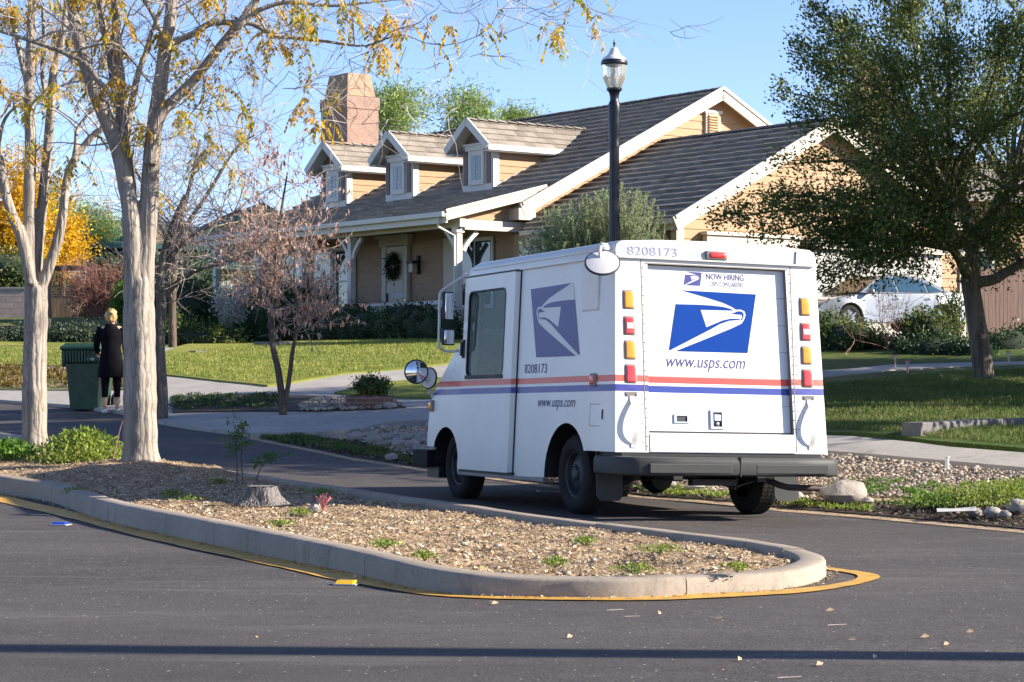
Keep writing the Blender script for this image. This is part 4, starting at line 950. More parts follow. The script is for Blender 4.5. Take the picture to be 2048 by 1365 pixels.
# front door
def wbox(name, m, a0, a1, z0, z1, c0, c1, parent=HOUSE, bev=0): mb = MB(); mb.bb(*[v for p in zip(hl(c0, a0, z0), hl(c1, a1, z1)) for v in p]); return mb.build(name, m, parent, bevel=bev)
dr = wbox('front_door', M['trimw'], 49.93, 50.86, 2.3, 4.74, 33.68, 33.73)
for a0, a1 in ((50.02, 50.36), (50.44, 50.77)):
    for z0, z1 in ((2.5, 3.3), (3.42, 4.38), (4.46, 4.64)): wbox('door_panel', M['trim'], a0, a1, z0, z1, 33.665, 33.68, dr)
wbox('door_handle', M['black'], 50.78, 50.83, 3.18, 3.42, 33.62, 33.67, dr)
for a0, a1, z0, z1 in ((50.86, 51.06, 2.3, 4.78), (49.78, 49.93, 2.3, 4.78)): wbox('door_casing', M['trim'], a0, a1, z0, z1, 33.64, 33.76)
wbox('door_header', M['trim'], 49.68, 51.16, 4.76, 5.0, 33.60, 33.76); wbox('door_header', M['trim'], 49.6, 51.24, 4.98, 5.06, 33.52, 33.76)
wl = wbox('wall_lantern', mat('frosted_lantern', (.42, .36, .30), .3), 49.30, 49.50, 3.96, 4.22, 33.5, 33.68, bev=.02); wbox('lantern_top', M['black'], 49.26, 49.54, 4.22, 4.30, 33.46, 33.72, wl); wbox('lantern_plate', M['black'], 49.3, 49.4, 3.92, 4.44, 33.7, 33.77, wl)
def window(a0, a1, z0, z1, C=33.76, nv=1, nh=1, name='window', shut=True, tw=.10):
    f = wbox(name, M['trimw'], a0 - tw, a1 + tw, z0 - tw, z1 + tw, C - .05, C)
    mb = MB(); mb.bb(*[v for p in zip(hl(C - .062, a0, z0), hl(C - .052, a1, z1)) for v in p]); mb.build('pane', M['wglass'], f)
    mb = MB()
    for i in range(1, nv + 1): t = a0 + (a1 - a0) * i / (nv + 1); mb.bb(*[v for p in zip(hl(C - .08, t - .018, z0), hl(C - .06, t + .018, z1)) for v in p])
    for i in range(1, nh + 1): t = z0 + (z1 - z0) * i / (nh + 1); mb.bb(*[v for p in zip(hl(C - .082, a0, t - .025), hl(C - .06, a1, t + .025)) for v in p])
    mb.build('muntins', M['trimw'], f); return f
window(52.7, 53.6, 2.95, 4.75, nv=0); window(53.9, 54.8, 2.95, 4.75, nv=0); window(55.4, 56.6, 2.95, 4.75, nv=1)
window(45.9, 47.3, 3.0, 4.7, nv=1, nh=0)
wbox('shutter', M['trim'], 47.55, 48.05, 2.8, 4.85, 33.68, 33.77); 
# small bay window beside the porch
bay = wbox('bay_wall', M['trim'], 42.2, 44.1, 2.1, 4.6, 33.3, 33.5); window(42.5, 43.9, 3.0, 4.35, C=33.29, nv=1, nh=0)
# chimney
M['brick'] = None
def brick_mat(name, c1, c2, mortar, scale=1.0):
    m, nt, b = _nt(name); v = coords(nt); sp = nt.nodes.new('ShaderNodeSeparateXYZ'); nt.links.new(v, sp.inputs[0]); cb = nt.nodes.new('ShaderNodeCombineXYZ')
    nt.links.new(mth(nt, 'ADD', sp.outputs[0], sp.outputs[1]), cb.inputs[0]); nt.links.new(sp.outputs[2], cb.inputs[1])
    br = nt.nodes.new('ShaderNodeTexBrick'); nt.links.new(cb.outputs[0], br.inputs['Vector']); br.inputs['Scale'].default_value = scale
    br.inputs['Brick Width'].default_value = .22; br.inputs['Row Height'].default_value = .075; br.inputs['Mortar Size'].default_value = .008
    br.inputs['Color1'].default_value = rgba(c1); br.inputs['Color2'].default_value = rgba(c2); br.inputs['Mortar'].default_value = rgba(mortar)
    c = mixc(nt, 1, br.outputs[0], ramp(nt, noise(nt, v, 4, 4, .7), [(.3, (.75, .75, .75)), (.7, (1.15, 1.1, 1.1))]), 'MULTIPLY')
    nt.links.new(c, b.inputs['Base Color']); setc(b, 'Roughness', .9); bump(nt, b, br.outputs[1], -.5, .008); return m
M['brick'] = brick_mat('pink_brick', (.35, .20, .14), (.29, .18, .14), (.36, .29, .23)); M['planter'] = brick_mat('red_brick', (.22, .10, .07), (.15, .075, .06), (.25, .21, .18))
ch = wbox('chimney', M['brick'], 58.25, 59.85, 5.0, 10.05, 37.05, 38.25); wbox('chimney_top', M['brick'], 58.22, 59.88, 9.72, 10.12, 37.02, 38.28, ch)
mb = MB(); mb.box(hl(37.65, 59.05, 10.52), (1.08, 1.42, .74), taper=.80); mb.build('chimney_cap', mat('tan_chimney_cap', (.34, .22, .14), .8, var=.06), ch)
for a in (0, 1): wbox('cap_slot', M['black'], 58.46, 58.50, 10.16, 10.20, 37.32, 38.0, ch) if a == 0 else wbox('cap_slot', M['black'], 58.6, 59.5, 10.16, 10.20, 37.18, 37.22, ch)
# dormers
def dormer(A):
    D = empty('dormer', hl(34.62, A, 0 + HZ), None, None); D.parent = HOUSE; del_ = None
    def q(x, y, z): return Vector((x, y, z - HZ))       # x back from the front wall, y along A, z height
    hwid, zp, ze, oh = .685, 8.14, 7.36, .36; pit = (zp - ze) / .98
    zb = EZ + PM * (34.62 - EC)
    def zmain(x): return EZ + PM * (34.62 + x - EC)
    mb = MB(); mb.bb(0, .06, -hwid, hwid, zb - .25 - HZ, 7.55 - HZ); w_ = mb.build('dormer_wall', M['trimw'], D)
    mb = MB(); mb.poly([q(-.015, -.6, 7.52), q(-.015, .6, 7.52), q(-.015, 0, 8.02)]); mb.build('dormer_gable', M['shutter'], D)
    xr = (7.62 - zb) / PM
    for s_ in (-1, 1):
        poly = [(0, zb - .1), (.2, zb - .1), (xr, 7.62), (0, 7.62)]
        mb = MB(); siding(mb, poly, q(.05, s_ * hwid, HZ) - Vector((0, 0, HZ)) + Vector((0, 0, 0)), (1, 0, 0), (0, s_, 0), .2) ; 
        mb.build('dormer_side', M['siding'], D)
        mb = MB(); mb.bb(.02, .22, s_ * hwid - .03, s_ * hwid + .035, zb - .1 - HZ, 7.5 - HZ); mb.bar(q(.15, s_ * (hwid + .01), zmain(.15) + .06), q(xr, s_ * (hwid + .01), zmain(xr) + .02), .04, .06); mb.build('corner_board', M['trimw'], D)
        mb = MB(); e1 = q(-oh, s_ * .98, ze); xe = (ze - zb) / PM; xp = (zp - zb) / PM; S = (q(0, 0, zp) - q(0, s_ * .98, ze)); Sl = S.length
        tiles(mb, [(0, 0), (xe + oh + .1, 0), (xp + oh, Sl), (0, Sl)], e1, (1, 0, 0), S, .28, .34, .03); mb.build('dormer_roof', M['tile'], D)
        mb = MB(); a = [e1, q(xe, s_ * .98, ze), q(xp, 0, zp), q(-oh, 0, zp)]; b_ = [p - Vector((0, 0, .08)) for p in a]
        mb.add(a + b_, [(0, 1, 2, 3), (7, 6, 5, 4), (0, 1, 5, 4), (1, 2, 6, 5), (2, 3, 7, 6), (3, 0, 4, 7)]); mb.build('dormer_deck', M['trimw'], D)
        mb = MB(); mb.bar(q(-oh - .02, s_ * 1.0, ze - .04), q(-oh - .02, 0, zp - .04), .06, .20); mb.build('dormer_rake', M['trimw'], D)
        mb = MB(); mb.bar(q(-oh, s_ * .985, ze - .05), q(xe + .1, s_ * .985, ze - .05), .05, .15); mb.bar(q(-oh, s_ * .83, ze - .14), q(xe + .1, s_ * .83, ze - .14), .28, .03); mb.build('dormer_fascia', M['trimw'], D)
        mb = MB(); mb.bb(-.035, 0, s_ * .54 - .085, s_ * .54 + .085, zb + .22 - HZ, 7.38 - HZ); mb.build('dormer_shutter', M['shutter'], D)
    mb = MB(); ridge_caps(mb, q(-oh, 0, zp), q((zp - zb) / PM, 0, zp)); mb.build('dormer_ridge', M['tile'], D)
    mb = MB(); mb.bb(-.06, 0, -.36, .36, zb + .2 - HZ, 7.3 - HZ); f = mb.build('window', M['trimw'], D)
    mb = MB(); mb.bb(-.068, -.055, -.22, .22, zb + .34 - HZ, 7.16 - HZ); mb.build('pane', M['wglass'], f)
    mb = MB(); mb.bb(-.08, -.06, -.010, .010, zb + .34 - HZ, 7.16 - HZ)
    mb.bb(-.08, -.06, -.22, .22, 6.70 - HZ, 6.715 - HZ); mb.build('muntins', M['trimw'], f)
    mb = MB(); mb.bb(-.11, 0, -.44, .44, 7.30 - HZ, 7.44 - HZ); mb.bb(-.15, 0, -.50, .50, 7.44 - HZ, 7.49 - HZ); mb.build('window_header', M['trimw'], f)
    return D
for A in (47.75, 51.65, 55.2): dormer(A)
# garage wing
GE, GZ, GR = 33.05, 4.78, 38.35; GA = 37.7; GRZ = GZ + PM * (GR - GE); GL = (GR - GE) * k_
roof_slope('garage_roof', GE, GZ, PM, [(0, 0), (5.85, 0), (6.6, .8), (6.6, GL), (0, GL)], GA)
roof_slope('garage_roof', 43.65, GZ, PM, [(0, 0), (6.6, 0), (6.6, GL), (0, GL)], GA, -1)
mb = MB(); ridge_caps(mb, hl(GR, GA, GRZ), hl(GR, 44.3, GRZ)); mb.build('ridge_tiles', M['tile'], HOUSE)
under('garage_roof_deck', [hl(GE, GA + .04, GZ), hl(GE, 43.5, GZ), hl(33.8, 44.28, GZ + PM * .75), hl(GR, 44.28, GRZ), hl(GR, GA + .04, GRZ)])
under('garage_roof_deck', [hl(43.65, GA + .04, GZ), hl(43.65, 44.28, GZ), hl(GR, 44.28, GRZ), hl(GR, GA + .04, GRZ)])
rake(hl(GE - .02, GA - .01, GZ), hl(GR, GA - .01, GRZ), .34); rake(hl(43.67, GA - .01, GZ), hl(GR, GA - .01, GRZ), .34)
mb = MB(); siding(mb, [(33.35 - C0, 2.0), (43.35 - C0, 2.0), (43.35 - C0, 4.88), (GR - C0, 7.42), (33.35 - C0, 4.88)], (0, 38.0 - A0, -HZ), (1, 0, 0), (0, -1, 0), .235); mb.build('garage_wall', M['siding'], HOUSE)
mb = MB(); siding(mb, [(38.0 - A0, 2.0), (.4, 2.0), (.4, 4.75), (38.0 - A0, 4.75)], (33.36 - C0, 0, -HZ), (0, 1, 0), (-1, 0, 0), .235); mb.build('garage_side_wall', M['siding_b'], HOUSE)
wbox('corner_board', M['trim'], 37.9, 38.1, 2.0, 4.85, 33.27, 33.5); wbox('corner_board', M['trim'], 37.93, 38.1, 2.0, 4.85, 43.2, 43.42)
wbox('gutter', M['trim'], 37.72, 43.6, 4.66, 4.79, 32.92, 33.04, bev=.02); wbox('fascia', M['trim'], 37.75, 43.5, 4.52, 4.70, 33.05, 33.10)
mb = MB(); mb.tube([hl(32.98, 38.2, 4.66), hl(32.98, 38.2, 4.5), hl(33.28, 38.2, 4.3), hl(33.28, 38.2, 2.1)], .04, 6); mb.build('downspout', M['trim'], HOUSE)
def ghead(c0, c1):
    a = wbox('garage_header', M['trim'], 37.80, 37.97, 4.24, 4.45, c0, c1); wbox('header_cap', M['trim'], 37.74, 37.97, 4.45, 4.53, c0 - .06, c1 + .06, a)
    d_ = wbox('garage_door', mat('garage_door_paint', (.40, .385, .36), .55, var=.03), 37.93, 37.965, 2.1, 4.22, c0 + .12, c1 - .12)
    for z in (2.62, 3.16, 3.70): wbox('door_groove', M['seal'], 37.924, 37.932, z, z + .012, c0 + .12, c1 - .12, d_)
ghead(34.15, 37.2); ghead(37.6, 42.6)
# wreath: hangs on the door, a thing of its own
th = NR.uniform(0, 2 * PI, 900); rr = .235 + NR.normal(size=900) * .06; ctr = hw(33.60, 50.4, 4.17)
Pw = np.stack([ctr.x + AV.x * rr * np.cos(th) - CV.x * abs(NR.normal(size=900)) * .05, ctr.y + AV.y * rr * np.cos(th) - CV.y * abs(NR.normal(size=900)) * .05, ctr.z + rr * np.sin(th) * 1.15], 1)
M['wreath'] = leafmat('wreath_needles', [(.012, .035, .018), (.02, .05, .025), (.03, .06, .03)], .1)
tag(quads('wreath', leafquads(Pw, .11, .25), M['wreath']), 'dark green wreath hanging on the white front door', 'wreath')
# ------------------------------------------------------------------ trees and plants
def bark_mat(name, c1, c2, sc_=1.0, furrow=.6, lines=False):
    m, nt, b = _nt(name); v = coords(nt, (1, 1, .07)); v0 = coords(nt)
    f = noise(nt, v, 9 * sc_, 6, .7, .4); vd = nt.nodes.new('ShaderNodeVectorMath'); vd.operation = 'ADD'; dn_ = nt.nodes.new('ShaderNodeTexNoise'); dn_.inputs['Scale'].default_value = 6; nt.links.new(v0, dn_.inputs['Vector']); vs2 = nt.nodes.new('ShaderNodeVectorMath'); vs2.operation = 'SCALE'; vs2.inputs[3].default_value = .05; nt.links.new(dn_.outputs[1], vs2.inputs[0]); nt.links.new(v, vd.inputs[0]); nt.links.new(vs2.outputs[0], vd.inputs[1]); w_ = voro(nt, vd.outputs[0], 15 * sc_, 'DISTANCE_TO_EDGE'); big = noise(nt, v0, 2.2, 4)
    c = ramp(nt, f, [(.3, c2), (.62, c1)]); crack = ramp(nt, w_, [(.0, (.36, .32, .30)), (.07, (1, 1, 1))])
    c = mixc(nt, furrow, c, crack, 'MULTIPLY'); c = mixc(nt, 1, c, ramp(nt, big, [(.3, (.8, .8, .8)), (.7, (1.12, 1.1, 1.08))]), 'MULTIPLY')
    if lines:
        l = noise(nt, coords(nt, (1, 1, 9)), 3, 3, .7); c = mixc(nt, ramp(nt, l, [(.60, (0, 0, 0)), (.68, (.5, .5, .5))]), c, tuple(x * .55 for x in c1))
    nt.links.new(c, b.inputs['Base Color']); setc(b, 'Roughness', .9); setc(b, 'Specular IOR Level', .15)
    n1 = bump(nt, b, mth(nt, 'ADD', mth(nt, 'MULTIPLY', w_, 1.5), f), .9, .022); return m
M['bark'] = bark_mat('grey_furrowed_bark', (.36, .32, .275), (.21, .18, .155), 1.0, .55, True)
M['twig'] = mat('grey_twig', (.38, .33, .29), .85, var=.2)
M['bark2'] = bark_mat('smooth_dark_bark', (.16, .12, .095), (.08, .06, .05), 2.0, .4)
M['twig2'] = mat('pinkish_dry_twig', (.33, .26, .22), .85, var=.15)
M['barkoak'] = bark_mat('oak_bark', (.20, .175, .145), (.07, .055, .045), 1.2, .6)
M['rowan'] = leafmat('autumn_leaflets', [(.12, .24, .03), (.30, .34, .03), (.62, .42, .02), (.70, .44, .03), (.55, .28, .04), (.36, .18, .04)], .5)
M['oak'] = leafmat('oak_leaves', [(.045, .075, .018), (.08, .12, .028), (.15, .19, .045), (.26, .28, .08)], .3, .5, spec=.3)
M['olive'] = leafmat('olive_leaves', [(.12, .17, .07), (.22, .28, .13), (.34, .38, .22), (.26, .33, .15)], .4)
M['hedge'] = leafmat('hedge_leaves', [(.02, .045, .018), (.035, .075, .025), (.055, .10, .03)], .15, .45)
M['shrub'] = leafmat('shrub_leaves', [(.035, .065, .02), (.06, .10, .03), (.12, .16, .035), (.20, .21, .045)], .3)
M['yellowleaf'] = leafmat('yellow_leaves', [(.55, .33, .01), (.70, .42, .015), (.62, .36, .01), (.40, .26, .015)], .4)
M['green'] = leafmat('bright_green_leaves', [(.05, .12, .012), (.09, .19, .02), (.14, .26, .03)], .4)
M['pepper'] = leafmat('pepper_tree_leaves', [(.10, .17, .045), (.18, .27, .07), (.28, .36, .10), (.36, .42, .16)], .35)
M['dryleaf'] = leafmat('dry_pink_leaves', [(.30, .15, .10), (.50, .31, .24), (.62, .43, .35), (.24, .11, .08)], .4)
M['redtwig'] = mat('red_brown_twigs', (.34, .16, .12), .8, var=.3)
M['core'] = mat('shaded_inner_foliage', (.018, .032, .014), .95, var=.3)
def V3(n, s, rng=NR): return rng.normal(size=(n, 3)) * s
def wob(p, d, L, n, curl, rnd, up=0.0):
    pts = [Vector(p)]; d = Vector(d).normalized()
    for i in range(n):
        d = (d + Vector((rnd.gauss(0, curl), rnd.gauss(0, curl), rnd.gauss(0, curl) + up))).normalized(); pts.append(pts[-1] + d * (L / n))
    return pts
def street_tree(name, label, limbs, base_r, seed, leaf_n, droop=1.0, twn=1.0, group='street trees with pale bark'):
    rnd = random.Random(seed); rng = np.random.default_rng(seed)
    base = limbs[0][0][0]; root = empty(name, (base[0], base[1], base[2]), label, 'tree', group); off = Vector(base)
    mb = MB(); tw = MB(); tips = []; limbpts = []
    for pts, r0, r1 in limbs:
        sp = smoothpath(pts, 5); n = len(sp); rad = [r0 + (r1 - r0) * i / (n - 1) for i in range(n)]
        if pts is limbs[0][0]:
            for i in range(n):
                h = (sp[i] - sp[0]).length; rad[i] *= 1 + .55 * math.exp(-h / .12)
        mb.tube([p - off for p in sp], [r * (1 + rnd.uniform(-.04, .04)) for r in rad], 14)
        if pts is not limbs[0][0]: limbpts.append((sp, rad))
    for k in range(7):                                  # surface roots
        a = k / 7 * 2 * PI + rnd.uniform(-.4, .4); L = rnd.uniform(.10, .38)
        p = [Vector((math.cos(a) * q * base_r, math.sin(a) * q * base_r, z)) for q, z in ((.45, .12), (.95, .02), (1.2 + L * .6, -.04), (1.3 + L * 2, -.10))]
        mb.tube(smoothpath(p, 3), [.05, .055, .06, .055, .05, .045, .04, .035, .03, .02][:len(smoothpath(p, 3))] , 7)
    t = mb.build('trunk', M['bark'], root, smooth=True, ang=180)
    rm = t.modifiers.new('remesh', 'REMESH'); rm.mode = 'VOXEL'; rm.voxel_size = .016; rm.use_smooth_shade = True
    sm = t.modifiers.new('smooth', 'SMOOTH'); sm.iterations = 4; sm.factor = .6
    # branches
    for sp, rad in limbpts:
        L = sum((b_ - a).length for a, b_ in zip(sp, sp[1:])); nb = int(L * 3.6 * twn)
        for q in range(nb):
            t_ = rnd.uniform(.50, 1) if rad[0] > .045 else rnd.uniform(.08, 1); i = min(len(sp) - 2, int(t_ * (len(sp) - 1))); p = sp[i].lerp(sp[i + 1], rnd.random())
            d0 = (sp[i + 1] - sp[i]).normalized(); side = Vector((rnd.gauss(0, 1), rnd.gauss(0, 1), rnd.gauss(.15, .6))).normalized()
            d = (d0 * .5 + side).normalized(); Lb = rnd.uniform(.5, 1.5) * (1.0 if rad[0] > .03 else .7)
            b1 = wob(p, d, Lb, 7, .20, rnd, .02); r = min(rad[i] * .5, rnd.uniform(.005, .014)); tw.tube([x - off for x in b1], [r * (1 - .75 * k / 7) for k in range(8)], 4, False)
            for s_ in range(rnd.randint(3, 6)):
                j = rnd.randint(1, 7); d2 = ((b1[j] - b1[j - 1]).normalized() * .7 + Vector((rnd.gauss(0, .7), rnd.gauss(0, .7), rnd.gauss(0, .7)))).normalized()
                b2 = wob(b1[j], d2, rnd.uniform(.25, .75), 5, .24, rnd, .0); tw.tube([x - off for x in b2], [.0042, .0038, .0033, .0028, .0023, .0015], 3, False)
                tips.append((b2[-1], b2[-1] - b2[-2]))
                for s3 in range(2):
                    j = rnd.randint(1, 4); d3 = ((b2[j] - b2[j - 1]).normalized() * .7 + Vector((rnd.gauss(0, .8), rnd.gauss(0, .8), rnd.gauss(0, .8)))).normalized()
                    b3 = wob(b2[j], d3, rnd.uniform(.12, .35), 3, .25, rnd); tw.tube([x - off for x in b3], [.0028, .0024, .002, .0014], 3, False); tips.append((b3[-1], b3[-1] - b3[-2]))
    # drooping compound leaves
    def vis(p): u = CX + FPX * p.x / p.y; v_ = HOR - FPX * (p.z - CAMH) / p.y; return -30 < u < 1200 and -60 < v_ < (430 if u < 500 else 290 if u < 690 else 120)
    tips = [t for t in tips if vis(t[0])]; Q = []; rnd.shuffle(tips); k = 0; ctr = []
    while len(ctr) < leaf_n and k < len(tips): ctr.append(tips[k]); k += 1
    rachis = tw
    for p, d in ctr:
        for s_ in range(rnd.choice((1, 1, 2, 3, 5, 8))):
            a = rnd.uniform(0, 2 * PI); dd = Vector((math.cos(a) * .8, math.sin(a) * .8, rnd.uniform(-.6, .2))).normalized(); L = rnd.uniform(.20, .36)
            pts = [p + Vector((rnd.gauss(0, .03), rnd.gauss(0, .03), rnd.gauss(0, .03)))]
            for i in range(9): dd = (dd + Vector((0, 0, -.19 * droop))).normalized(); pts.append(pts[-1] + dd * L / 9)
            rachis.tube([x - off for x in pts], .0016, 3, False); drop = rnd.random()
            for i in range(1, 10):
                t3 = (pts[i] - pts[i - 1]).normalized(); sd = t3.cross(Vector((0, 0, 1))); sd = sd.normalized() if sd.length > .05 else Vector((1, 0, 0))
                for s2 in (-1, 1):
                    if rnd.random() < .12: continue
                    ld = (sd * s2 * .7 + Vector((0, 0, -.55)) + t3 * .35 + Vector((rnd.gauss(0, .15), rnd.gauss(0, .15), 0))).normalized(); l = rnd.uniform(.045, .072); w_ = l * .42; e = ld.cross(Vector((rnd.gauss(0, .6), rnd.gauss(0, .6), 1))).normalized()
                    o_ = pts[i] - off; Q.append([o_, o_ + ld * l * .45 + e * w_ / 2, o_ + ld * l, o_ + ld * l * .45 - e * w_ / 2])
    tw.build('twigs', M['twig'], root)
    quads('foliage', np.array([[tuple(x) for x in q] for q in Q]), M['rowan'], root)
    return root
def px(lst, d): return [at(x, y, dd if dd else d) for x, y, dd in [(q + (None,))[:3] for q in lst]]
g2 = G(283, 936, .18); D2 = g2.y; g1 = G(70, 908, .15); D1 = g1.y
T2L = [
 (px([(283, 950), (281, 905), (280, 800), (279, 700), (278, 620), (277, 560)], D2), .172, .150),
 (px([(272, 620), (266, 540), (262, 440), (250, 360), (232, 290), (193, 193), (161, 97), (148, 32), (136, -40)], D2 - .05), .100, .050),
 (px([(276, 600), (266, 500), (262, 440), (254, 330), (248, 290), (242, 210), (238, 129), (233, 60), (228, -30)], D2 + .12), .090, .040),
 (px([(286, 600), (290, 520), (296, 440), (303, 322), (311, 242), (322, 161), (331, 97), (341, 32), (346, -40)], D2), .105, .055),
 (px([(300, 330), (309, 262), (325, 225), (348, 200), (390, 158), (435, 100), (467, 61), (503, 19), (530, -30)], D2 - .1), .068, .035),
 (px([(331, 97), (348, 84), (387, 68), (419, 48), (458, 45), (503, 48), (548, 71), (596, 77), (650, 83, D2 - .6), (730, 92, D2 - 1.0), (800, 70, D2 - 1.3), (860, 88, D2 - 1.6), (930, 80, D2 - 1.9)], D2 - .1), .042, .008),
 (px([(238, 215), (228, 160), (220, 110), (208, 60), (200, 10), (196, -40)], D2 + .2), .055, .03),
 (px([(250, 300), (262, 215), (276, 150), (290, 110), (305, 60), (330, 10)], D2 + .3), .045, .018),
 (px([(142, 106), (206, 87), (239, 94), (268, 126), (290, 155), (322, 181), (355, 206), (397, 219), (435, 222), (484, 206), (548, 181), (600, 175)], D2 - .45), .02, .006),
 (px([(0, 62), (40, 75), (80, 88), (125, 105), (170, 128), (200, 165), (228, 200)], D2 - .3), .022, .03),
 (px([(467, 61), (520, 20), (580, 5), (660, 12), (740, 5), (830, -5), (900, -20)], D2 - .4), .030, .010),
 (px([(730, 92, D2 - 1), (745, 120), (763, 150), (770, 190), (781, 205)], D2 - 1.1), .008, .004),
 (px([(860, 88), (927, 105), (963, 141), (981, 171), (1003, 182)], D2 - 1.7), .009, .003),
 (px([(830, -5), (900, 25), (980, 15), (1060, 30), (1120, 55), (1180, 95)], D2 - 1.9), .010, .003),
 (px([(900, -20), (1000, -5), (1090, -12), (1170, 15), (1215, 5)], D2 - 2.2), .010, .003),
 (px([(435, 100), (440, 180), (420, 250), (395, 300), (380, 340)], D2 - .3), .012, .004),
 (px([(503, 48), (560, 110), (620, 160), (690, 210), (700, 300)], D2 - .5), .010, .003),
 (px([(548, 71), (560, 160), (520, 260), (500, 300)], D2 - .3), .008, .003),
 (px([(333, 90), (300, 20), (260, -30)], D2 + .3), .035, .015)]
street_tree('street_tree', 'pale multi-stemmed street tree with yellow leaves, right one on the island', T2L, .19, 3, 120)
T1L = [
 (px([(70, 925), (69, 880), (69, 780), (70, 700), (72, 640), (72, 575)], D1), .135, .125),
 (px([(77, 620), (82, 579), (103, 520), (120, 462), (129, 403), (135, 355), (150, 318), (180, 278), (205, 256)], D1), .068, .035),
 (px([(146, 325), (152, 290), (155, 258), (180, 226), (215, 190)], D1 - .05), .03, .015),
 (px([(66, 620), (62, 540), (58, 440), (61, 290), (58, 193), (61, 97), (65, 0), (66, -40)], D1), .080, .042),
 (px([(70, 600), (76, 500), (82, 440), (93, 322), (101, 226), (107, 145), (119, 97), (129, 48), (138, -40)], D1 + .1), .066, .035),
 (px([(62, 570), (45, 483), (23, 427), (10, 380), (-5, 300), (-20, 230)], D1 - .1), .062, .045),
 (px([(-5, 300), (5, 250), (22, 222), (45, 205)], D1), .03, .012),
 (px([(60, 190), (40, 110), (25, 40), (15, -30)], D1 + .2), .04, .02),
 (px([(100, 230), (85, 150), (88, 70), (82, -30)], D1 + .3), .035, .02)]
street_tree('street_tree', 'pale multi-stemmed street tree at the left edge beside the green weeds', T1L, .15, 5, 50)

def leafblob(name, m, parent, ell, n, size, asp=.5, clump=.16, seed=1, up=.2, hollow=.55, off=Vector((0, 0, 0)), core=None, nclump=None, dn=0):
    """foliage of n leaves clumped through a set of ellipsoids [(x,y,z,rx,ry,rz)] (world), drawn relative to off"""
    rng = np.random.default_rng(seed); w_ = np.array([e[3] * e[4] + e[4] * e[5] + e[3] * e[5] for e in ell], float); w_ /= w_.sum()
    nc = nclump or max(12, n // 45); ei = rng.choice(len(ell), nc, p=w_); E_ = np.array(ell, float)[ei]
    d = rng.normal(size=(nc, 3)); d /= np.linalg.norm(d, axis=1)[:, None]; r = rng.uniform(hollow, 1.05, nc) ** .7
    C_ = E_[:, :3] + d * E_[:, 3:] * r[:, None]
    ci = rng.integers(0, nc, n); P = C_[ci] + rng.normal(size=(n, 3)) * clump * rng.uniform(.5, 1.2, (nc, 1))[ci]
    P -= np.array(off)
    o = quads(name, leafquads(P, size, asp, up, rng), m, parent)
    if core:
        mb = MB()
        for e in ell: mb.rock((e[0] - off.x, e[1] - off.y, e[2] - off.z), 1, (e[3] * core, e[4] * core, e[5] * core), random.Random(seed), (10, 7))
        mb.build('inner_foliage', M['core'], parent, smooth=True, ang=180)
    return o
def base_z(x, y): return tz(x, y) + .06
def bush(name, label, cat, ell, n, size, m, seed, group=None, core=.75, clump=.12, asp=.5, up=.2, stems=True):
    cx_ = sum(e[0] for e in ell) / len(ell); cy_ = sum(e[1] for e in ell) / len(ell); z = base_z(cx_, cy_); root = empty(name, (cx_, cy_, z), label, cat, group); off = Vector((cx_, cy_, z))
    leafblob('foliage', m, root, ell, n, size, asp, clump, seed, up, .5, off, core)
    if stems:
        mb = MB(); rnd = random.Random(seed)
        for e in ell:
            for k in range(3): mb.tube([(e[0] - cx_ + rnd.uniform(-.1, .1), e[1] - cy_, base_z(e[0], e[1]) - z - .1), (e[0] - cx_ + rnd.uniform(-.5, .5) * e[3], e[1] - cy_, e[2] - z)], [.02, .01], 5)
        mb.build('stems', M['bark2'], root)
    return root

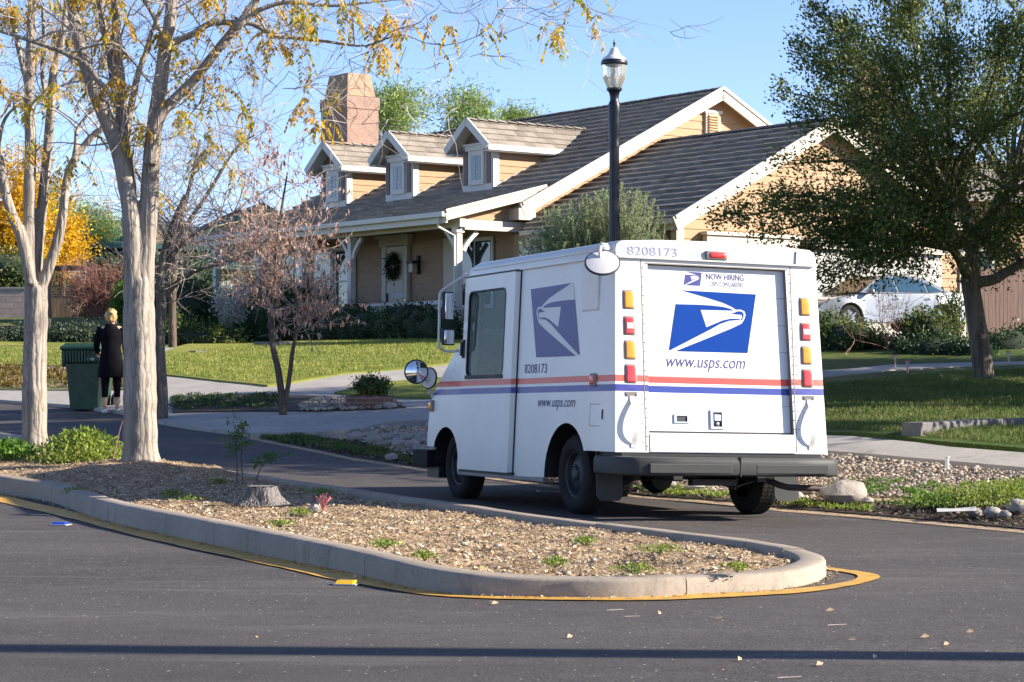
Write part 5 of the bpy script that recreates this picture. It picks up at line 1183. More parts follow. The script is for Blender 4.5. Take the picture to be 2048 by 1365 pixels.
# --- big oak on the right
def oak():
    rnd = random.Random(21); rng = np.random.default_rng(21); b = G(1965, 764, .05); D = b.y
    root = empty('oak_tree', b, 'large dark evergreen oak with a leaning grey trunk on the right lawn', 'tree'); off = b
    tr = MB(); P = lambda l, dd=0: [at(x, y, D + d + dd) for x, y, d in l]
    limbs = [(P([(1970, 772, 0), (1966, 740, 0), (1960, 690, 0), (1952, 640, 0), (1944, 590, 0), (1938, 555, 0)]), .165, .135),
             (P([(1938, 560, 0), (1925, 530, -.2), (1905, 500, -.4), (1870, 480, -.6)]), .10, .05), (P([(1940, 560, 0), (1945, 500, 0), (1935, 440, .2), (1915, 370, .2), (1890, 300, 0)]), .13, .06),
             (P([(1945, 565, 0), (1985, 560, .3), (2020, 540, .5), (2060, 515, .8), (2110, 470, 1)]), .10, .05), (P([(1940, 500, 0), (1975, 440, .8), (2010, 370, 1.2), (2040, 300, 1.5)]), .10, .05)]
    for pts, r0, r1 in limbs:
        sp = smoothpath(pts, 4); n = len(sp); rad = [r0 + (r1 - r0) * i / (n - 1) for i in range(n)]
        if r0 > .2:
            for i in range(n): rad[i] *= 1 + .45 * math.exp(-(sp[i] - sp[0]).length / .3)
        tr.tube([p - off for p in sp], rad, 12)
    F = [Vector(p) for p in (at(1935, 470, D), at(1900, 400, D), at(1905, 500, D - .4), at(2020, 380, D + 1), at(2040, 520, D + .5))]
    targets = [(1450, 438, -1.2), (1540, 395, -.8), (1520, 470, -1.6), (1565, 330, 0), (1590, 235, .5), (1560, 180, -.3), (1600, 95, 0), (1630, 20, .3), (1650, 130, -1.5), (1680, 250, -2), (1700, 60, 1.5), (1740, -40, 0), (1780, 120, -2.5), (1820, 10, -1.5),
               (1880, -80, 0), (1900, 100, -3), (1960, -60, 1), (2010, 60, -2.2), (2080, -20, 0), (2150, 80, .5), (2200, 200, 0), (2120, 200, -2.5), (2220, 330, 1), (2100, 330, -2.5), (2180, 440, 0), (2050, 430, -1.8), (1980, 250, -3), (1850, 250, -3.2),
               (1760, 300, -2.8), (1690, 400, -2.2), (1640, 480, -1.8), (1650, 545, -1.5), (1735, 530, -2.0), (1800, 505, -2.4), (1780, 420, -2.8), (1880, 450, -2.2), (1960, 480, -2), (1750, 200, 2.5), (1850, 350, 3), (1950, 200, 3), (2050, 350, 3), (2000, 520, 2), (1900, 440, 2.2), (1700, 470, 1.2), (1590, 430, .6), (2000, 130, 2), (1600, 520, -1), (2090, 540, 0), (2150, 560, 1)]
    C_ = []; w_ = []
    for (x, y, d) in targets:
        T_ = at(x, y, D + d); f = min(F, key=lambda q: (q - T_).length + (2 if q.z > T_.z + .8 else 0)); L = (T_ - f).length
        mid = f.lerp(T_, .5) + Vector((rnd.gauss(0, .25), rnd.gauss(0, .25), .12 * L)); sp = smoothpath([f, mid, T_], 8)
        tr.tube([p - off for p in sp], [max(.006, .05 * (1 - i / (len(sp) - 1)) * min(1, L / 3) + .006) for i in range(len(sp))], 5)
        nsub = int((16 + L * 9) * (.55 if x < 1640 else 1))
        for k in range(nsub):
            t = rnd.uniform(.25, 1.0) ** .8; i = min(len(sp) - 2, int(t * (len(sp) - 1))); p = sp[i].lerp(sp[i + 1], rnd.random())
            R_ = (.30 + .65 * (1 - t)) if x > 1640 else (.16 + .5 * (1 - t))
            dd = ((sp[-1] - sp[0]).normalized() * .5 + Vector((rnd.gauss(0, .8), rnd.gauss(0, .8), rnd.gauss(.05, .7)))).normalized(); q = p + dd * R_ * rnd.uniform(.5, 1.5)
            tr.tube([p - off, p.lerp(q, .5) + Vector((0, 0, .04)) - off, q - off], [.008, .006, .003], 3, False)
            for s_ in (.45, .75, 1.0): C_.append(p.lerp(q, s_)); w_.append(s_)
    C_ = np.array([tuple(c) for c in C_]); nl = 92000; ci = rng.integers(0, len(C_), nl); P_ = C_[ci] + rng.normal(size=(nl, 3)) * .105 - np.array(off)
    dr = C_[ci] - np.array(at(1900, 300, D)); dr /= np.linalg.norm(dr, axis=1)[:, None]
    quads('crown', leafquads(P_, .064, .5, .15, rng, dr * .5), M['oak'], root); tr.build('trunk', M['barkoak'], root, smooth=True, ang=180)
oak()
# --- small tree with hanging dry leaves, two stems
def twiggy(name, label, stems, crown, seed, leafn, leafm, twm, nb=120, Lb=(.6, 1.6), up=.05, leafsize=.09, droop=True, trunkm=None, cat='tree', group=None, thick=.012, out=None):
    rnd = random.Random(seed); rng = np.random.default_rng(seed); base = Vector(stems[0][0][0]); root = empty(name, base, label, cat, group)
    mb = MB(); tw = MB(); pts_all = []
    for pts, r0, r1 in stems:
        sp = smoothpath(pts, 5); n = len(sp); mb.tube([p - base for p in sp], [r0 + (r1 - r0) * i / (n - 1) for i in range(n)], 9); pts_all.append(sp)
    mb.build('trunk', trunkm or M['bark2'], root, smooth=True, ang=180); tips = []
    for q in range(nb):
        sp = rnd.choice(pts_all); i = rnd.randint(int(len(sp) * crown), len(sp) - 2); p = sp[i]
        a = rnd.uniform(0, 2 * PI); d = Vector((math.cos(a), math.sin(a), rnd.uniform(-.1, .9))).normalized() if out is None else out(rnd)
        b1 = wob(p, d, rnd.uniform(*Lb), 8, .17, rnd, up); tw.tube([x - base for x in b1], [thick * (1 - .8 * k / 8) for k in range(9)], 4, False)
        for s_ in range(rnd.randint(4, 7)):
            j = rnd.randint(2, 8); d2 = ((b1[j] - b1[j - 1]).normalized() * .8 + Vector((rnd.gauss(0, .6), rnd.gauss(0, .6), rnd.gauss(.1, .6)))).normalized()
            b2 = wob(b1[j], d2, rnd.uniform(.25, .8), 5, .22, rnd, up * .5); tw.tube([x - base for x in b2], [.006, .005, .0045, .004, .003, .002], 3, False); tips += b2[1:]
            for s3 in range(2):
                j = rnd.randint(1, 4); b3 = wob(b2[j], (b2[j] - b2[j - 1]).normalized() + Vector((rnd.gauss(0, .6), rnd.gauss(0, .6), rnd.gauss(0, .6))), rnd.uniform(.15, .4), 3, .2, rnd); tw.tube([x - base for x in b3], [.004, .003, .0025, .0015], 3, False)
    tw.build('twigs', twm, root)
    if leafn:
        T_ = np.array([tuple(t) for t in tips]); ci = rng.integers(0, len(T_), leafn); P = T_[ci] + rng.normal(size=(leafn, 3)) * .02 - np.array(base)
        dr = np.tile(np.array([[0, 0, -1.0]]), (leafn, 1)) if droop else None
        quads('foliage', leafquads(P, leafsize, .35, 0, rng, dr), leafm, root)
    return root
g = G(563, 829, .06); d = g.y
twiggy('small_tree', 'small two-stemmed tree with hanging dry pinkish leaves in front of the lawn',
       [(px([(566, 830), (563, 790), (556, 740), (545, 690), (543, 640), (549, 600), (550, 540), (556, 470), (566, 400), (575, 345)], d), .062, .012), (px([(568, 815), (578, 760), (584, 710), (590, 680), (598, 640), (590, 590), (570, 520), (545, 450)], d), .042, .010)],
       .48, 9, 2200, M['dryleaf'], M['twig2'], 54, (.4, .95), .05, .085, thick=.009)
g = G(320, 836, .06); d = g.y
twiggy('bare_tree', 'bare grey tree with tangled twigs just right of the big island tree',
       [(px([(320, 838), (321, 790), (318, 730), (317, 670), (323, 610), (321, 560), (330, 500), (350, 440), (372, 390)], d), .125, .04), (px([(325, 600), (350, 570), (385, 545), (430, 530), (470, 520)], d), .05, .015), (px([(320, 560), (345, 510), (390, 470), (440, 440), (480, 420)], d), .05, .015),
        (px([(320, 560), (300, 500), (270, 440), (240, 400)], d), .04, .015)], .42, 14, 0, None, M['twig2'], 64, (.7, 1.6), .02, trunkm=M['barkoak'])
# fine bare tree far behind
d = 52
twiggy('bare_tree', 'tall fine-twigged bare tree behind the wide island tree, against the sky', [(px([(345, 730), (345, 690), (345, 600), (350, 520), (365, 430), (385, 350), (400, 280)], d), .12, .03), (px([(350, 520), (310, 420), (270, 340), (240, 300)], d), .06, .02), (px([(360, 470), (420, 380), (470, 300), (510, 270)], d), .06, .02)],
       .35, 17, 0, None, M['twig'], 85, (1.0, 2.6), .08, thick=.014)
# red twiggy shrub on the left
g = G(190, 640, .0); d = 62.0
b = at(195, 640, d)
twiggy('bare_shrub', 'leafless reddish shrub fanning upward in front of the wooden gate', [([b + Vector((k * .12, 0, 0)), b + Vector((k * .3, 0, .25)), b + Vector((k * .45, 0, .5))], .03, .015) for k in (-2, -1, 0, 1, 2)],
       .0, 23, 0, None, M['redtwig'], 130, (.8, 1.45), .05, cat='shrub', thick=.012, out=lambda r: Vector((r.gauss(0, .55), r.gauss(0, .4), 1)).normalized())
# --- background trees
def bgtree(name, label, c, r, n, size, m, seed, group=None, trunk=.18, asp=.4, clump=.35, up=0, lobes=9):
    rnd = random.Random(seed); ell = []
    for k in range(lobes):
        a = rnd.uniform(0, 2 * PI); q = rnd.uniform(0, .62); ell.append((c[0] + math.cos(a) * q * r[0], c[1] + math.sin(a) * q * r[1], c[2] + rnd.uniform(-.5, .6) * r[2], r[0] * rnd.uniform(.35, .6), r[1] * rnd.uniform(.35, .6), r[2] * rnd.uniform(.3, .5)))
    z = tz(c[0], c[1]); root = empty(name, (c[0], c[1], z), label, 'tree', group); off = Vector((c[0], c[1], z))
    leafblob('crown', m, root, ell, n, size, asp, clump, seed, up, .35, off)
    mb = MB(); mb.tube([(0, 0, -.2), (.1, 0, (c[2] - z) * .5), (0, 0, c[2] - z)], [trunk, trunk * .8, trunk * .4], 8)
    for e in ell: mb.tube([(0, 0, (c[2] - z) * .6), (e[0] - c[0], e[1] - c[1], e[2] - z)], [trunk * .4, .02], 5)
    mb.build('trunk', M['bark2'], root, smooth=True, ang=180); return root
def bgp(x, y, d): p = at(x, y, d); return (p.x, p.y, p.z)
bgtree('yellow_tree', 'bright yellow autumn tree at the left edge behind the block wall', bgp(20, 440, 82), (3.0, 2.5, 2.9), 16000, .16, M['yellowleaf'], 31, lobes=12)
bgtree('yellow_tree', 'lower yellow autumn tree between the two pale street trees', bgp(120, 500, 84), (1.3, 1.4, 1.5), 7000, .15, M['yellowleaf'], 32)
bgtree('green_tree', 'feathery green tree behind the wooden gate and pergola', bgp(190, 480, 95), (2.0, 2.5, 1.9), 9000, .2, M['pepper'], 33, asp=.2)
bgtree('green_tree', 'green tree whose top shows between the left street tree limbs', bgp(95, 420, 100), (1.6, 2, 1.6), 5000, .2, M['pepper'], 34, asp=.2)
bgtree('pepper_tree', 'rounded feathery green tree right of the chimney', bgp(800, 268, 92), (1.95, 2.5, 2.5), 8500, .24, M['pepper'], 35, asp=.2)
bgtree('pepper_tree', 'taller feathery green tree behind the roof ridge', bgp(945, 255, 95), (1.9, 2.5, 1.9), 8000, .24, M['pepper'], 36, asp=.2)
bgtree('pepper_tree', 'small green treetop just showing over the tiled ridge', bgp(1040, 250, 99), (1.4, 2, .9), 5000, .22, M['pepper'], 37, asp=.2)
for k, (x, y, d, rr) in enumerate([(15, 545, 78, 1.5), (60, 560, 80, 1.0)]):
    p = bgp(x, y, d); bush('round_shrub', ['mid green shrub behind the block wall at the left edge', 'mid green shrub behind the wall beside the wooden post'][k], 'shrub', [(p[0], p[1], p[2], rr, 1.2, .8)], 3500, .12, M['shrub'], 40 + k, clump=.2)
# --- shrubs round the house
def hb(C, A, z, a, c, h): p = hw(C, A, z); return (p.x, p.y, p.z, max(a, c), max(a, c), h)
ell = [hb(30.2, A, 2.28 + .12 * math.sin(A * 2.3), .62, .6, .55 + .08 * math.sin(A * 3.1)) for A in np.arange(43.2, 49.2, .65)]
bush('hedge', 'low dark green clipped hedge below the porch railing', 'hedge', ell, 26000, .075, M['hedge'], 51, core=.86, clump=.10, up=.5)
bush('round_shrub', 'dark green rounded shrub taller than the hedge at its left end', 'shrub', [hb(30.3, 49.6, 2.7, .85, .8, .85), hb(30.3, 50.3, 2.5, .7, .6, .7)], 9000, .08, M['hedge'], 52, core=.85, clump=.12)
for k, (x, y, d, w_, h_) in enumerate([(570, 645, 58, 1.1, 1.1), (500, 640, 59, .9, 1.1), (430, 655, 60, .9, .9), (370, 640, 60, 1.1, 1.2)]):
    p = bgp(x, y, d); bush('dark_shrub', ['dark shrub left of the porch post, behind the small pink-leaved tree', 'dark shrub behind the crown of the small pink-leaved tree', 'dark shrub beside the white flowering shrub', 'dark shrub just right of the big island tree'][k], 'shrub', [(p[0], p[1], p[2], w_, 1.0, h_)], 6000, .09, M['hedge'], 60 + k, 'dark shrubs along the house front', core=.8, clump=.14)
p = bgp(462, 608, 56.5); bush('white_shrub', 'pale whitish shrub glowing in the sun left of the porch', 'shrub', [(p[0], p[1], p[2], .42, .4, .55)], 2600, .08, leafmat('pale_flowers', [(.42, .42, .40), (.62, .60, .58), (.25, .28, .2)], .4), 66, core=None, clump=.1)
for k, (x, y, d, w_, h_) in enumerate([(400, 680, 55, 1.3, .35), (345, 665, 56, .8, .5)]):
    p = bgp(x, y, d); bush('ground_cover', ['low green foliage at the foot of the dark shrubs', 'low fern-like clump right of the wide trunk'][k], 'plant', [(p[0], p[1], p[2], w_, .6, h_)], 3000, .09, M['shrub'], 70 + k, core=.7, up=.6)
# olive-like tall shrub beside the garage
def olive():
    rnd = random.Random(81); rng = np.random.default_rng(81); base = hw(31.8, 38.6, 2.0); root = empty('olive_shrub', base, 'tall silvery green shrub with upright shoots in front of the garage roof', 'shrub'); mb = MB(); Pl = []; Dl = []
    c0 = at(1175, 520, base.y)
    for k in range(520):
        x0 = rnd.gauss(1185, 82); 
        if not 1035 < x0 < 1335: continue
        top = 365 + abs(x0 - 1245) * .33 + rnd.uniform(0, 130) + (40 if x0 < 1080 else 0); dd = base.y + rnd.uniform(-1.2, .9); T_ = at(x0, top, dd); B_ = at(x0 * .55 + 1180 * .45 + rnd.gauss(0, 12), 560, dd * .5 + base.y * .5)
        mid = B_.lerp(T_, .5) + Vector((rnd.gauss(0, .15), 0, -.05)); sp = smoothpath([B_, mid, T_], 6); mb.tube([p - base for p in sp], [.012 * (1 - .8 * i / (len(sp) - 1)) for i in range(len(sp))], 3, False)
        for j in range(2, len(sp)):
            for s_ in range(16): q = sp[j - 1].lerp(sp[j], rnd.random()); Pl.append(tuple(q - base)); Dl.append(tuple((sp[j] - sp[j - 1]).normalized() * .6 + Vector((rnd.gauss(0, .6), rnd.gauss(0, .6), 0))))
    leafblob('inner_leaves', M['olive'], root, [(at(1180, 500, base.y).x, base.y, at(1180, 500, base.y).z, 1.45, 1.0, .9)], 9000, .07, .3, .15, 82, .8, .3, base)
    Pl = np.array(Pl); quads('foliage', leafquads(Pl, .075, .24, .3, rng, np.array(Dl)), M['olive'], root)
    mb.tube([(0, 0, -.2), (.05, 0, 1.2)], [.09, .05], 7); mb.build('stems', M['twig'], root)
olive()
# right-hand shrubs
for k, (x, y, d, w_, h_, m_, lb) in enumerate([(1700, 665, 43.5, .72, .42, 'shrub', 'dark leafy shrub in front of the silver car wheel'), (1655, 650, 44, .5, .42, 'shrub', 'leafy shrub beside the right edge of the van'), (1770, 690, 44, .45, .35, 'hedge', 'low dark shrub below the silver car'),
      (1850, 645, 43, .62, .45, 'shrub', 'sunlit yellow-green shrub behind the silver car'), (1870, 690, 42, .75, .40, 'hedge', 'dark low shrub left of the oak trunk'), (1935, 700, 41.5, .55, .42, 'hedge', 'dark shrub at the foot of the oak trunk'),
      (2015, 690, 43, .75, .60, 'hedge', 'dark shrub right of the oak trunk below the board fence'), (2060, 680, 44, .6, .55, 'hedge', 'dark shrub at the right edge below the board fence')]):
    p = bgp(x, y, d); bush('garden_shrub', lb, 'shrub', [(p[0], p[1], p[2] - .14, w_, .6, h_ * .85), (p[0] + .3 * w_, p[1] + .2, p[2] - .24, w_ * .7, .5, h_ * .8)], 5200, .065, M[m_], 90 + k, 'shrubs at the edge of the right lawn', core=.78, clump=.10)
rnd = random.Random(5)
for k, (x, d, n_, h0) in enumerate([(1905, 44, 26, 575)]):
    base = at(x, 690, d); root = empty('tall_shrub', base, 'tall yellow-green upright shrub between the silver car and the oak trunk', 'shrub'); mb = MB(); Pl = []; Dl = []
    for q in range(60):
        xx = x + rnd.gauss(0, 16); T_ = at(xx, h0 + rnd.uniform(0, 70), d + rnd.uniform(-.4, .4)); B_ = base + Vector((rnd.gauss(0, .12), rnd.gauss(0, .1), 0)); mb.tube([B_ - base, T_ - base], [.008, .003], 3, False)
        for s_ in range(45): t = rnd.random() ** .6; Pl.append(tuple(B_.lerp(T_, t) - base)); Dl.append((rnd.gauss(0, .6), rnd.gauss(0, .6), .7))
    mb.build('stems', M['twig'], root); quads('foliage', leafquads(np.array(Pl), .08, .3, .3, NR, np.array(Dl)), M['shrub'], root)
base = at(1775, 700, 42.5)
twiggy('bare_shrub', 'thin leafless shrub in front of the silver car doors', [([base, base + Vector((0, 0, .15))], .015, .01)], 0, 99, 0, None, M['redtwig'], 9, (.9, 1.5), .0, cat='shrub', thick=.008, out=lambda r: Vector((r.gauss(0, .7), r.gauss(0, .3), .9)).normalized())
M['weed'] = leafmat('yellow_green_weeds', [(.10, .17, .02), (.20, .28, .04), (.30, .34, .07)], .4)
# ------------------------------------------------------------------ island litter, rocks, weeds
M['chips'] = islandmat('dry_litter', [(.22, .145, .085), (.44, .31, .18), (.58, .45, .28), (.66, .53, .35), (.52, .38, .24), (.38, .25, .14), (.72, .60, .42)], .9)
M['gravel'] = islandmat('river_gravel', [(.14, .12, .10), (.28, .24, .19), (.42, .36, .28), (.25, .19, .14), (.50, .44, .36), (.38, .27, .19)], .75, 20, .01)
M['stone'] = islandmat('boulder_stone', [(.24, .22, .20), (.34, .31, .28), (.28, .22, .17)], .85, 12, .03)
def chips(name, poly, zf, n, smin, smax, m, seed, label, flat=.5):
    rng = np.random.default_rng(seed); P = scatter(poly, n, rng); z = zf(P[:, 0], P[:, 1])
    L = rng.uniform(smin, smax, n) * rng.uniform(.5, 1.4, n); W = L * rng.uniform(.2, .7, n); a = rng.uniform(0, 2 * PI, n); tl = rng.normal(size=n) * flat; t2 = rng.normal(size=n) * flat
    u = np.stack([np.cos(a), np.sin(a), tl], 1); v = np.stack([-np.sin(a), np.cos(a), t2], 1); C_ = np.stack([P[:, 0], P[:, 1], z + .004 + np.abs(tl) * L * .5 + np.abs(t2) * W * .5], 1)
    u = u * (L / 2)[:, None]; v = v * (W / 2)[:, None]; up = np.zeros((n, 3)); up[:, 2] = L * .10
    Q = np.stack([C_ - u, C_ - v * 1 + up, C_ + u, C_ + v + up], 1); o = quads(name, Q, m); tag(o, label, None, None, 'stuff'); return o
def isl_z(x, y): return TZ(x, y) + soil_z(x, y)
isl_in = [p.to_2d() for p in offset_path(outer, .19)]
lit = [p for p in isl_in if p.y < 24]
chips('mulch_litter', lit, isl_z, 60000, .010, .034, M['chips'], 1, 'brown leaf litter and bark chips on the island', .22)
near_i = [p for p in isl_in if p.y < 17.5]
chips('fine_litter', near_i, isl_z, 30000, .006, .020, M['chips'], 2, 'fine dry litter over the island tip', .35)
M['leaflit'] = islandmat('fallen_leaves', [(.42, .28, .17), (.30, .17, .10), (.52, .40, .26), (.45, .25, .12), (.55, .42, .15)], .8)
chips('fallen_leaves', near_i, isl_z, 420, .025, .055, M['leaflit'], 3, 'larger curled dry leaves lying on the island', .3)
def pebbles(name, poly, zf, n, r0, r1, seed, label, kind='stuff', m=None, seg=(6, 4)):
    rnd = random.Random(seed); rng = np.random.default_rng(seed); P = scatter(poly, n, rng); z = zf(P[:, 0], P[:, 1]); mb = MB()
    for (x, y), zz in zip(P, z):
        r = rnd.uniform(r0, r1) * rnd.uniform(.6, 1.2); a = rnd.uniform(.7, 1.3); mb.rock((x, y, zz + r * .25), r, (a, 1.9 - a * .9, rnd.uniform(.45, .75)), rnd, seg)
    o = mb.build(name, m or M['gravel'], smooth=True, ang=70); return tag(o, label, None, None, kind)
pebbles('pebbles', near_i, isl_z, 900, .008, .022, 4, 'small stones in the island soil')
# kerb-foot debris on the road
kf = [p.to_2d() for p in offset_path(outer, -.01)[:int(len(outer) * .5)]]; kf2 = [p.to_2d() for p in offset_path(outer, -.085)[:int(len(outer) * .5)]][::-1]
chips('gutter_debris', kf + kf2, lambda x, y: TZ(x, y), 3600, .006, .022, M['chips'], 5, 'dry debris caught along the foot of the kerb', .3)
mb_ = [(-14, 6.5), (6, 6.5), (6, 15), (-14, 15)]
chips('road_litter', [(-3, 6.8), (3.2, 6.8), (4, 13), (.8, 11.3), (-.9, 11.3), (-4.2, 15)], lambda x, y: TZ(x, y), 420, .006, .014, M['leaflit'], 6, 'tiny specks of litter on the asphalt', .2)
for k, (x, y, a, L) in enumerate([(1230, 1220, .3, .14), (1265, 1233, .1, .12), (1437, 1237, -.3, .09), (1320, 1228, 1.2, .05), (1675, 1250, .25, .16), (1705, 1280, -.3, .07), (1750, 1315, .9, .05), (1640, 1330, .7, .07), (1580, 1355, .2, .16), (1850, 1275, .1, .07), (1140, 1275, .8, .06), (1940, 1265, 0, .06), (1480, 1320, 1.0, .05), (1893, 1290, .5, .05), (1660, 1222, .0, .20), (990, 1208, .6, .09), (1020, 1212, -.5, .07), (410, 1090, .3, .12), (350, 1080, 1, .05), (560, 1112, .4, .10)]):
    c = G(x, y, .006); L *= .62; mb = MB(); d = Vector((math.cos(a), math.sin(a), 0)); s_ = Vector((-d.y, d.x, 0))
    if k % 4 == 2 or L < .06:
        L = min(L, .045)
        mb.add([c - d * L / 2, c + s_ * L * .3 + Vector((0, 0, .015)), c + d * L / 2 + Vector((0, 0, .006)), c - s_ * L * .25], [(0, 1, 2, 3)])
        tag(mb.build('fallen_leaf', M['leaflit']), 'small dry curled leaf lying on the near asphalt', 'leaf', 'dry leaves on the road')
    else:
        mb.tube([c - d * L / 2, c + s_ * .008, c + d * L / 2 + s_ * .012], .0022, 4)
        tag(mb.build('fallen_twig', M['twig']), 'short pale dry twig lying on the near asphalt', 'twig', 'dry twigs on the road')
# grass blades standing on the lawns
def blades(name, poly, off, n, h, m, seed, label):
    rng = np.random.default_rng(seed); P = scatter(poly, n, rng); z = TZ(P[:, 0], P[:, 1]) + off; d = rng.normal(size=(n, 3)) * .45; d[:, 2] = 1
    tag(quads(name, leafquads(np.stack([P[:, 0], P[:, 1], z], 1), h, .16, 0, rng, d), m), label, None, None, 'stuff')
M['blade'] = leafmat('grass_blades', [(.10, .15, .025), (.19, .24, .04), (.30, .33, .07), (.42, .36, .14)], .4)
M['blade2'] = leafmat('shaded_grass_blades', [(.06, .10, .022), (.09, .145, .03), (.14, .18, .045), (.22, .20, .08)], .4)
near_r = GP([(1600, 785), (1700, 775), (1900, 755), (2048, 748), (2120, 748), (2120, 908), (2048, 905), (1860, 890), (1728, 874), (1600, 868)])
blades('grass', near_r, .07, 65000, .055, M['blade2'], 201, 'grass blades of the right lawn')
blades('grass', GP([(328, 755), (380, 760), (535, 777), (575, 773), (683, 753), (812, 742), (900, 733), (900, 690), (700, 690), (430, 706), (330, 722)]), .08, 60000, .065, M['blade'], 202, 'grass blades of the middle lawn')
blades('grass', GP([(0, 733), (240, 742), (240, 705), (0, 705)]), .08, 14000, .07, M['blade'], 203, 'grass blades of the left lawn')
# planting-strip rocks and gravel
sz = lambda x, y: TZ(x, y) + .02
gr = GP([(1560, 1005), (1460, 990), (1300, 972), (1200, 955), (1240, 896), (1400, 901), (1650, 913), (1850, 931), (2048, 950), (2300, 975), (2300, 1040), (2048, 1015), (1850, 1000), (1700, 998)])
pebbles('river_gravel', gr, sz, 10500, .010, .028, 8, 'tan and grey river gravel right of the van')
gr2 = GP([(712, 868), (750, 862), (775, 856), (860, 858), (900, 880), (940, 930), (880, 925), (800, 912), (745, 895), (705, 885)])
pebbles('river_gravel', gr2, sz, 1500, .02, .045, 9, 'grey river gravel left of the van nose')
gr3 = GP([(600, 820), (640, 806), (700, 806), (770, 808), (805, 822), (760, 828), (680, 831), (600, 832)])
pebbles('river_gravel', gr3, lambda x, y: TZ(x, y) + .085, 700, .025, .05, 10, 'small gravel under the brick planter')
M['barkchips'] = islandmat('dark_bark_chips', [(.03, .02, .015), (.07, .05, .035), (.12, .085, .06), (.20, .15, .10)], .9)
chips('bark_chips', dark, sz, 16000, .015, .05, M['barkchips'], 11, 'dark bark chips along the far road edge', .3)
rnd = random.Random(12)
RK = [(1690, 1000, .24, 'large pale boulder right of the van exhaust'), (1660, 992, .13, 'pinkish rounded rock beside the pale boulder'), (1590, 998, .10, 'flat white rock behind the right rear wheel'), (1615, 985, .09, 'grey rock between the van and the boulder'), (1735, 1006, .07, 'small rock right of the pale boulder'),
      (1985, 1030, .09, 'tan rock near the right edge of the strip'), (2035, 1020, .12, 'rounded tan rock at the right edge'), (1950, 1028, .07, 'small pale rock by the white paper'), (2010, 1032, .06, 'small brown rock near the right edge'), (1300, 975, .10, 'pale rock seen under the van, left one'), (1390, 978, .11, 'pale rock seen under the van, middle one'), (1340, 972, .08, 'grey rock seen under the van'),
      (710, 879, .13, 'tan rounded boulder left in the row by the van nose'), (745, 885, .13, 'grey-blue boulder in the row by the van nose'), (770, 893, .11, 'white boulder in the row by the van nose'), (800, 893, .12, 'grey boulder near the van nose'), (778, 878, .10, 'rusty orange rock among the grey ones'), (795, 886, .10, 'pinkish rock among the grey ones'), (825, 895, .12, 'large white rock nearest the van bumper'), (842, 885, .12, 'pale grey rock just left of the van nose'), (812, 878, .09, 'small grey rock in the upper row'), (838, 900, .09, 'low white rock below the van nose'), (783, 918, .09, 'lone flat pale rock in the dark mulch'), (735, 873, .09, 'small tan rock at the end of the pavement'), (776, 818, .16, 'pale boulder at the foot of the brick planter')]
for x, y, r, lb in RK:
    c = G(x, y, .05); mb = MB(); r *= .68; mb.rock((c.x, c.y, c.z + r * .3), r, (1.25, 1.0, .75), rnd, (11, 8)); o = mb.build('rock', M['stone'], smooth=True, ang=60); tag(o, lb, 'rock', 'rocks in the planting strip')
# green patches
def weeds(name, poly, zf, n, size, m, seed, label, kind='stuff', upb=.8):
    rng = np.random.default_rng(seed); P = scatter(poly, max(6, n // 40), rng); ci = rng.integers(0, len(P), n); Q = P[ci] + rng.normal(size=(n, 2)) * size * 1.1
    z = zf(Q[:, 0], Q[:, 1]) + rng.uniform(0, size * .9, n); o = quads(name, leafquads(np.stack([Q[:, 0], Q[:, 1], z], 1), size, .35, upb, rng), m); return tag(o, label, None, None, kind)
weeds('ground_cover', GP([(1250, 985), (1400, 998), (1580, 1018), (1750, 1032), (1740, 1022), (1480, 990), (1300, 975)]), sz, 4500, .03, M['weed'], 21, 'bright green weeds along the road edge behind the van')
weeds('ground_cover', GP([(1700, 960), (1880, 975), (1900, 1000), (1700, 995), (1650, 985)]), sz, 1800, .03, M['green'], 22, 'patchy green weeds among the gravel')
weeds('ground_cover', GP([(520, 880), (600, 893), (700, 912), (800, 925), (840, 936), (760, 905), (680, 893), (600, 876)]), sz, 7000, .04, M['shrub'], 23, 'green weeds beside the dark road edge left of the van')
weeds('ground_cover', GP([(345, 802), (470, 800), (560, 803), (560, 828), (345, 832)]), lambda x, y: TZ(x, y) + .09, 5000, .045, M['hedge'], 24, 'low dark green plants round the small tree')
weeds('ground_cover', GP([(-300, 745), (0, 744), (140, 752), (250, 760), (300, 770), (310, 784), (0, 785), (-300, 783)]), lambda x, y: TZ(x, y) + .09, 9000, .08, leafmat('mixed_dry_cover', [(.08, .08, .02), (.22, .13, .04), (.14, .12, .03)], .3), 25, 'mixed green and brown ground cover left of the bin')
def clump(name, label, x, y, off, r, h, n, size, m, seed, zf=None, cat='plant', up=.7, group=None):
    c = G(x, y, off); rng = np.random.default_rng(seed); root = empty(name, c, label, cat, group); P = rng.normal(size=(n, 3)) * np.array([r * .5, r * .5, 0]) ; P[:, 2] = rng.uniform(0, 1, n) * h * np.exp(-(P[:, 0] ** 2 + P[:, 1] ** 2) / (r * r) * .8)
    quads('foliage', leafquads(P, size, .42, up, rng), m, root); mb = MB(); rr = random.Random(seed)
    for k in range(10): mb.tube([(0, 0, -.02), (rr.gauss(0, r * .4), rr.gauss(0, r * .4), h * rr.uniform(.4, .9))], [.004, .002], 4)
    mb.build('stems', M['olive'], root); return root
clump('leafy_weed', 'bright green leafy weed clump between the two pale tree trunks', 165, 922, .15, .46, .34, 2600, .05, M['weed'], 31)
clump('leafy_weed', 'green weeds at the foot of the left street tree', 20, 915, .15, .3, .18, 700, .06, M['green'], 32)
clump('leafy_weed', 'green ferny bush on the right edge of the gravel strip', 1975, 1005, .05, .55, .18, 2400, .032, M['weed'], 33)
clump('leafy_weed', 'low green weed at the far right beside the gravel', 2075, 990, .05, .45, .16, 1600, .032, M['weed'], 34)
